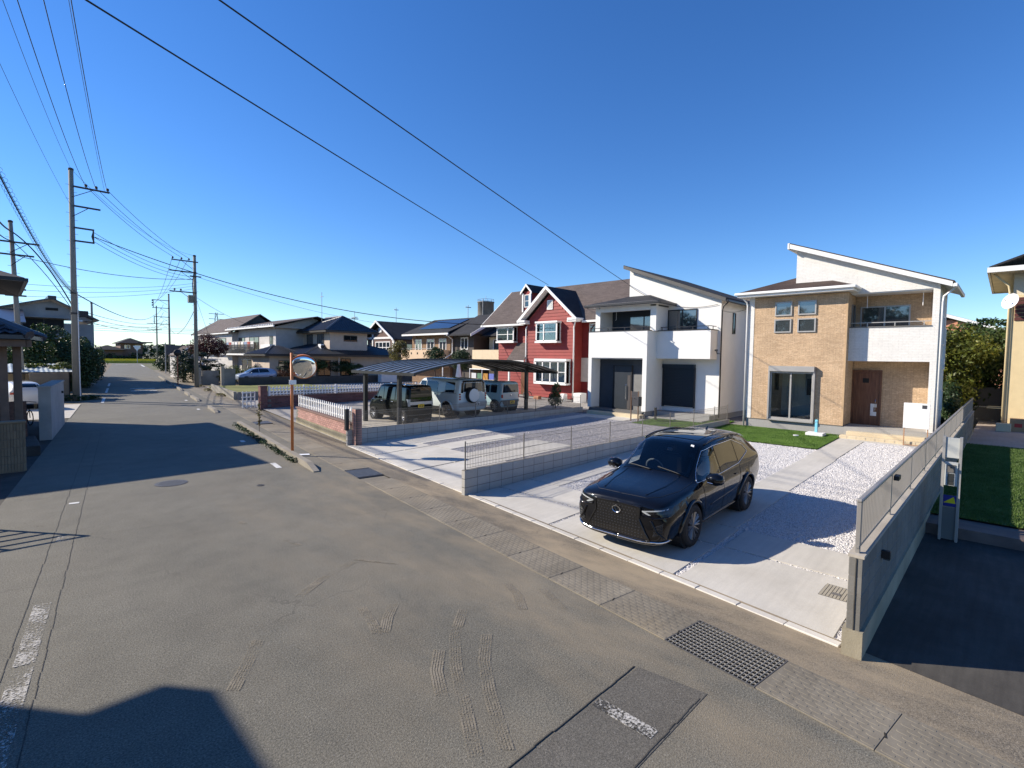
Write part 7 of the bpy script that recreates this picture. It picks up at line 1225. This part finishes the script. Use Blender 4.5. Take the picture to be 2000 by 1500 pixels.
hl = MB(); 
def hf(i, j): x = -600+3400*i; return (x, 3000+300*j, -5 + (52+20*math.sin(i*17)+12*math.sin(i*41+1))*(1-abs(j-.5)*2))
hl.grid(hf, 60, 4); struct(hl.build('hills', M('far_hills', (.06,.08,.07), .95), smooth=True))
# small far roofs along the right of the street
for i, (u_, v_, w_, h_, l) in enumerate(((9,118,8,4.2,'low dark roofed house far up the right side of the street'),(10,140,9,5.0,'grey roofed house near the far crossroads'),(14,160,10,4.6,'far low house before the rice field on the right'))):
    p = uv(u_+w_/2, v_); t = house('far_house', l, (p[0],p[1],0)); MB().box(p[0]-w_/2,p[0]+w_/2,p[1]-4,p[1]+4,0,h_*.6).build('wall', (m_gsid,m_lg,m_beige)[i], t); hiproof(t,p[0]-w_/2-.7,p[0]+w_/2+.7,p[1]-4.7,p[1]+4.7,h_*.6,h_,'x',m_slateb,.8); window(t,'-y',p[1]-4,p[0]-2,p[0],.8,2.0,m_dfr,.08,(.5,),(),m_glass)
tree('roadside_shrub', 'dark rounded shrub at the far right of the street', uv(6.6,112), [(0,0,1.4,1.8,2.5,1.6),(0,2,2.6,1.3,1.5,1.3)], 2600, .16, L_pine, 1.4, .1, 'shrub', 94)
tree('roadside_shrub', 'low hedge beyond the thin utility poles on the right', uv(7.2,128), [(0,0,1.0,2.0,4.0,1.1)], 1800, .16, L_mid, 1.0, .08, 'hedge', 95)
rsn = thing('road_sign', 'white inverted triangle sign on a post at the street end', 'sign', (32.6,202,0)); MB().tube([(32.6,202,0),(32.6,202,4.6)], .09, 6).build('post', m_steel, rsn); MB().slab([(31.5,201.9,5.6),(33.7,201.9,5.6),(32.6,201.9,3.9)], (0,.06,0)).build('plate', m_wpvc, rsn)
bbd = thing('notice_board', 'brown notice board beside the far rice field', 'board', (44,203,0)); MB().box(43,45.6,203,203.15,1.3,4.2).build('panel', M('board_brown', (.13,.09,.08), .8), bbd)
for x in (43.1,45.4): MB().tube([(x,203.1,0),(x,203.1,4.3)], .09, 6).build('post', m_steel, bbd)
ss = thing('shop_sign', 'dark rectangular hanging sign panel far up the street', 'sign', uv(6.2,100)); p = uv(6.0,100); MB().box(p[0]-.2,p[0]+3.4,p[1],p[1]+.2,3.0,4.6).build('panel', M('sign_dark', (.05,.06,.08), .5), ss); MB().tube([(p[0]-.25,p[1],0),(p[0]-.25,p[1],5.0)], .08, 6).build('post', m_steel, ss)
cpf = thing('carport', 'small dark carport roof far up the street beyond the topiary', 'carport', uv(8.2,84)); p = uv(6.7,84); MB().box(p[0],p[0]+3.6,p[1]-2,p[1]+3,2.3,2.45).build('roof', m_cpd, cpf); MB().box(p[0]+.05,p[0]+.15,p[1]-1.9,p[1]-1.8,0,2.3).build('post', m_cpd, cpf); MB().box(p[0]+.05,p[0]+.15,p[1]+2.8,p[1]+2.9,0,2.3).build('post', m_cpd, cpf)
# ------------------------------------------------------------ small garden things seen under the carport
pa = thing('parasol', 'folded white garden parasol behind the carport', 'parasol', (26.4,31.9,.35)); b = MB()
def pf(i, j): a = 2*math.pi*i; r_ = (.08+.22*(1-j))*(1+.18*math.sin(a*9)); return (26.4+r_*math.cos(a), 31.9+r_*math.sin(a), 1.0+1.75*j)
b.grid(pf, 54, 6); b.build('canopy', m_white, pa, fixn=False); MB().tube([(26.4,31.9,.3),(26.4,31.9,2.85)], .025, 8).build('pole', m_alul, pa)
dg = thing('clothes_rack', 'white drying rack with coloured towels behind the parked cars', 'rack', (26.5,28.2,.3)); f_ = MB()
for y in (26.8,28.2,29.6): f_.tube([(25.6,y,.3),(25.6,y,2.4)], .03, 6)
for z in (1.5,2.35): f_.tube([(25.6,26.8,z),(25.6,29.6,z)], .03, 6)
f_.build('frame', m_wpvc, dg); tc = [(.12,.15,.42),(.45,.22,.05),(.10,.20,.12),(.6,.6,.6)]
for i in range(4): MB().box(25.57,25.63,26.9+.65*i,27.4+.65*i,1.45-.3*(i%2),2.05).build('towel', M('towel_%d' % i, tc[i], .9), dg)
tag(MB().bev(26.3,26.7,20.9,21.3,.35,.9,.05).build('planter', m_rwh), 'pale planter pot at the foot of the red house', 'planter'); 
hs = thing('hose_reel', 'hose and garden clutter at the foot of the red gable', 'hose', (26.5,24.1,.35)); MB().tube([(26.5+.25*math.cos(a*.5)*(1-.01*a),24.2+.02*a,.62+.25*math.sin(a*.5)) for a in range(26)], .03, 6).build('hose_coil', M('hose_grey', (.12,.12,.11), .6), hs); MB().box(26.3,26.7,24.0,24.9,.3,.4).build('base', m_black, hs); MB().bev(26.25,26.6,23.1,23.6,.3,.62,.04).build('pot', M('terracotta', (.35,.16,.09), .8), hs)
tag(MB().bev(33.5,36.5,55.4,56.2,0,1.9,.03).build('storage_locker', m_white), 'white storage locker behind the far carport edge', 'locker')
sl_ = thing('laundry', 'white sheet drying on a rack before the tile roofed house', 'laundry', (24.9,57.4,0)); MB().box(24.6,25.6,57.3,57.36,.9,2.1).build('hung_cloth', m_white, sl_); MB().tube([(24.4,57.33,0),(24.4,57.33,2.2)], .03, 6).build('rack_post', m_alul, sl_); MB().tube([(24.3,57.33,2.15),(26.2,57.33,2.15)], .025, 6).build('rack_bar', m_alul, sl_)
# ------------------------------------------------------------ utility poles and cables
m_cab = M('cable_black', (.012,.012,.013), .6); m_arm = M('crossarm_steel', (.055,.055,.058), .55, .3)
def pole(label, x, y, h, r0=.18, r1=.11, lean=(0,0), arms=(), steps=True, extra=None):
    t = thing('utility_pole', label, 'utility pole', (x,y,0), group='utility poles along the street'); top = (x+lean[0], y+lean[1], h)
    at = lambda z: (x+lean[0]*z/h, y+lean[1]*z/h)
    MB().tube([(x,y,-.1), top], [r0, r1], 14).build('shaft', m_pole, t, True); MB().lathe([(r1*1.15,-.06),(r1*1.15,.05),(r1*.5,.09)], top, 12).build('pole_cap', m_black, t)
    for (z, a0, a1, ins) in arms:
        c = at(z); MB().box(c[0]+a0,c[0]+a1,c[1]-r1-.09,c[1]-r1-.0,z-.05,z+.05).build('crossarm', m_arm, t)
        for dx in ins:
            b = MB().lathe([(.03,.05),(.03,.12),(.085,.13),(.085,.18),(.045,.19),(.085,.2),(.08,.25),(.03,.28)], (c[0]+dx,c[1]-r1-.05,z), 10); b.build('insulator', m_arm, t, True)
        if abs(a1-a0) > 1.2: MB().tube([(c[0]+a0*.1,c[1]-r1,z-.7),(c[0]+(a0 if abs(a0) > abs(a1) else a1)*.55,c[1]-r1-.05,z-.05)], .022, 5).build('brace', m_arm, t)
    if steps:
        sm_ = MB().tube([(0,0,0),(.16,0,0)], .010, 5).mesh('step_bolt'); loc = []; ro = []
        z = 2.4; k = 0
        while z < h-1: c = at(z); loc.append((c[0]+(r1 if k % 2 else -r1),c[1],z)); ro.append((0,0,0 if k % 2 else math.pi)); z += .45; k += 1
        pieces('step_bolt', sm_, m_arm, t, loc, ro)
    return t
PA = (3.79,44.18); pA = pole('tall concrete utility pole nearest on the left of the street', PA[0], PA[1], 15.1, .20, .13, (.05,0), [(14.0,.1,1.95,(.72,1.25,1.85)),(12.75,.1,1.45,()),(11.35,.1,1.1,()),(10.5,.1,1.1,())])
MB().box(4.84,4.92,44.0,44.08,10.45,11.4).build('cable_rack', m_arm, pA); MB().tube([(4.88,44.0,10.6),(4.8,43.95,10.9),(4.88,44.0,11.2)], .05, 6).build('insulator', m_arm, pA)
MB().tube([(3.98,44.05,.0),(3.98,44.05,7.2)], .035, 6).build('cable_guard', m_white, pA); MB().lathe([(.20,0),(.21,.06)], (3.8,44.18,7.05), 14).build('clamp_band', m_arm, pA); jb = MB().bev(4.05,4.5,43.9,44.2,5.55,5.95,.03).build('closure_box', m_black, pA); MB().lathe([(.21,0),(.22,.12)], (3.8,44.18,5.7), 14).build('clamp_band', m_arm, pA)
Pm = (-1.9,7.6); pole('utility pole left of the camera carrying the near cables, outside the view', Pm[0], Pm[1], 14.6, .20, .13, (0,0), [(13.6,.1,1.95,(.72,1.25,1.85))])
P2 = (13.6,55.7); p2 = pole('utility pole with a grey transformer box on the right of the street', P2[0], P2[1], 12.5, .19, .12, (0,0), [(11.9,-1.9,.25,(-1.8,-1.1,-.5)),(10.9,-2.1,.1,()),(10.55,-.45,.5,()),(9.0,-2.1,.1,(-1.7,-1.2))]); MB().bev(13.0,13.42,55.4,55.9,8.05,8.75,.03).build('transformer_box', M('box_grey_green', (.17,.17,.14), .6), p2); MB().tube([(13.5,55.6,10.9),(13.35,55.5,9.8),(13.4,55.5,8.75)], .04, 6).build('riser_cable', m_cab, p2)
P3 = (21.2,103); p3 = pole('slim utility pole farther up the right of the street', P3[0], P3[1], 13.3, .18, .12, (0,0), [(12.2,-2.4,.1,()),(10.9,-2.4,.1,()),(9.4,-2.2,.1,()),(8.2,-2.2,.1,())], False)
for z in (11.2,11.6,12.0): MB().box(18.75,19.0,102.8,103,z,z+.2).build('insulator', m_arm, p3)
MB().box(18.9,19.0,102.8,102.95,10.9,12.25).build('bracket', m_arm, p3); MB().box(19.0,19.1,102.8,102.95,8.2,9.4).build('bracket', m_arm, p3)
P4 = (27.5,146); p4 = pole('farthest utility pole with street lamps near the rice field', P4[0], P4[1], 14.5, .18, .12, (0,0), [(10.3,-2.0,.6,()),(8.9,-2.0,1.0,())], False); MB().box(23.6,26.6,145.9,146.1,5.6,5.9).build('street_lamp', m_arm, p4); MB().box(28.4,31.2,145.9,146.1,5.2,5.5).build('street_lamp', m_arm, p4)
P0 = (1.08,46.0); p0 = pole('leaning dark utility pole at the far left by the cream annex', 1.30, 46, 11.5, .17, .11, (-.32,0), [(10.2,-1.2,1.3,()),(9.4,-1.0,1.0,()),(7.6,-.5,.5,()),(7.2,-.5,.5,()),(6.8,-.5,.5,())])
pL = (7.05,66.3); pLo = pole('short pole with a street lamp beside the dark hedge tree', pL[0], pL[1], 8.2, .13, .09, (0,0), (), False); lmp = MB().tube([(7.05,66.2,6.0),(6.2,65.6,6.35)], .035, 6).build('lamp_arm', m_steel, pLo); MB().bev(5.6,6.25,65.4,65.75,6.22,6.38,.04).build('lamp_head', m_wpvc, pLo)
CN = [0]
def cable(label, a, b, sag, r=.012, n=26, grp='overhead cables', name='overhead_cable'):
    a = Vector(a); b = Vector(b); P = []
    for i in range(n+1): f = i/n; p = a.lerp(b, f); p.z -= 4*sag*f*(1-f); P.append(tuple(p))
    return tag(MB().tube(P, r, 5).build(name, m_cab, smooth=True), label, 'cable', grp)
for k, (xa, xm) in enumerate(((.72,.55),(1.25,1.2),(1.85,1.85))):
    cable(('left','middle','right')[k]+' high voltage line from the near left pole towards the camera', (PA[0]+xa,44.0,14.2), (Pm[0]+xm,7.6,13.9), .9, .014)
    cable(('left','middle','right')[k]+' high voltage line between the near pole and the transformer pole', (PA[0]+xa,44.0,14.2), (P2[0]+(-1.8,-1.1,-.5)[k],55.6,12.2), .35, .016)
    cable(('left','middle','right')[k]+' high voltage line from the transformer pole up the street', (P2[0]+(-1.8,-1.1,-.5)[k],55.6,12.2), (P3[0]-2.3+.1*k,103,11.3+.4*k), .9, .018)
    cable(('lower','middle','upper')[k]+' low voltage line between the near pole and the transformer pole', (4.9,44.0,10.6+.3*k), (P2[0]-.2,55.6,10.2+.3*k), .5, .016)
cable('thin guard wire along the pole tops towards the camera', (PA[0]+.05,44.1,15.1), (Pm[0],7.6,14.7), .8, .009); cable('thin guard wire from the near pole top to the transformer pole', (PA[0]+.05,44.1,15.1), (P2[0],55.6,12.5), 1.0, .010); cable('thin wire beside the right hand high line', (5.55,44.0,13.9), (-.15,7.6,14.3), .7, .008); cable('thin stay wire running left from the near pole', (PA[0],44.1,12.75), (-1.0,18,14.0), .4, .008)
cable('long black service cable crossing the sky to the red house gable', (Pm[0],7.6,7.95), (27.0,23.0,8.3), .05, .014, 40); cable('long black service cable crossing the sky to the white house', (Pm[0],7.6,8.9), (24.2,14.95,7.3), 0.05, .014, 40); cable('slack end of the service cable across the front of the white house', (24.18,14.9,7.25), (24.15,10.0,5.9), .55, .010, 24)
cable('thick black cable from the near pole to the eave of the red house', (4.95,44.0,10.9), (27.15,29.9,5.85), 1.3, .026, 40); cable('short cable between the white house and the tan house', (24.1,9.8,5.6), (22.95,8.2,5.5), .12, .010, 16)
# spiral hung telecom cable
a = Vector((-.6,16,9.3)); b_ = Vector((PA[0],44.1,7.1)); sp = MB(); P = []; sgn = .75
for i in range(41): f = i/40; p = a.lerp(b_, f); p.z -= 4*sgn*f*(1-f); P.append(p)
sp.tube(P, .022, 6); sp.tube([p+Vector((0,0,.10)) for p in P], .008, 5); hp = []
for i in range(900): f = i/899; p = a.lerp(b_, f); p.z -= 4*sgn*f*(1-f); an = f*2*math.pi*75; hp.append((p.x+.11*math.cos(an), p.y, p.z+.05+.11*math.sin(an)))
sp.tube(hp, .005, 4); tag(sp.build('spiral_cable', m_cab), 'telecom cable in a spiral hanger coming in to the near pole', 'cable')
cable('drooping telecom bundle from the leaning pole to the near pole', (1.0,46,10.9), (PA[0],44.2,6.1), -.6, .04); cable('second drooping telecom line below the bundle', (1.0,46,10.3), (PA[0],44.2,5.85), -.35, .022); cable('telecom bundle entering from the left to the leaning pole', (1.0,46,10.9), (-.8,22,9.4), .5, .045); cable('second telecom line entering from the left', (1.0,46,10.3), (-.8,22,8.6), .5, .03)
cable('cable from the leaning pole towards the transformer pole side', (1.1,46,9.4), (P2[0]-.15,55.6,10.3), .5, .022)
for k in range(3): cable(('upper','middle','lower')[k]+' thin line from the leaning pole across the street', (1.35,46,7.6-.4*k), (P2[0]-.1,55.6,9.9-.25*k), .35, .012); cable(('upper','middle','lower')[k]+' thin line across the street near the far poles', (4.3,44.1,5.9-.3*k), (P3[0]-.15,102.8,9.0-.5*k), .8, .018)
cable('spiral telecom line from the near pole to the far pole', (4.0,44.1,7.0), (P4[0]-.2,145.8,12.6), 1.5, .035)
for k in range(4): cable(('first','second','third','fourth')[k]+' far cable across the street above the rice field', (-30,110+12*k,7.5+.9*k), (75,128+10*k,8.0+.7*k), .5, .03)
for k in range(3): cable(('upper','middle','lower')[k]+' far line between the two slim poles', (P3[0]-.8,103,11.5-1.3*k), (P4[0]-.8,146,12.4-1.4*k), .8, .025)
cable('long thin line from the transformer pole towards the grey white house', (P2[0]+.1,55.7,8.6), (24.5,70,6.7), .4, .016); cable('thin line from the transformer pole to the right over the roofs', (P2[0],55.7,10.6), (42.2,69.4,8.3), .6, .016); cable('thin stay wire falling from the transformer pole', (P2[0]+.1,55.7,8.4), (17.2,59.5,.3), .05, .012); cable('cable under the transformer pole towards the far pole', (P2[0],55.7,7.6), (P3[0],103,7.6), 1.6, .025)
for xp, y_, hh, l in ((116,420,34,'faint steel pylon far beyond the rice field left'),(300,760,40,'faint steel pylon on the far horizon right of the street'),(250,640,34,'second faint steel pylon near the horizon')):
    t = thing('pylon', l, 'pylon', (xp,y_,0)); b = MB()
    for sx in (-1,1): b.tube([(xp+sx*3,y_,0),(xp+sx*.6,y_,hh)], .22, 4)
    for k in range(7): z = hh*k/7; w0 = 3-2.4*k/7; w1 = 3-2.4*(k+1)/7; b.tube([(xp-w0,y_,z),(xp+w1,y_,z+hh/7)], .14, 4); b.tube([(xp+w0,y_,z),(xp-w1,y_,z+hh/7)], .14, 4)
    for z in (.75,.86,.97): b.tube([(xp-5,y_,hh*z),(xp+5,y_,hh*z)], .2, 4)
    b.build('lattice_frame', m_steel, t)
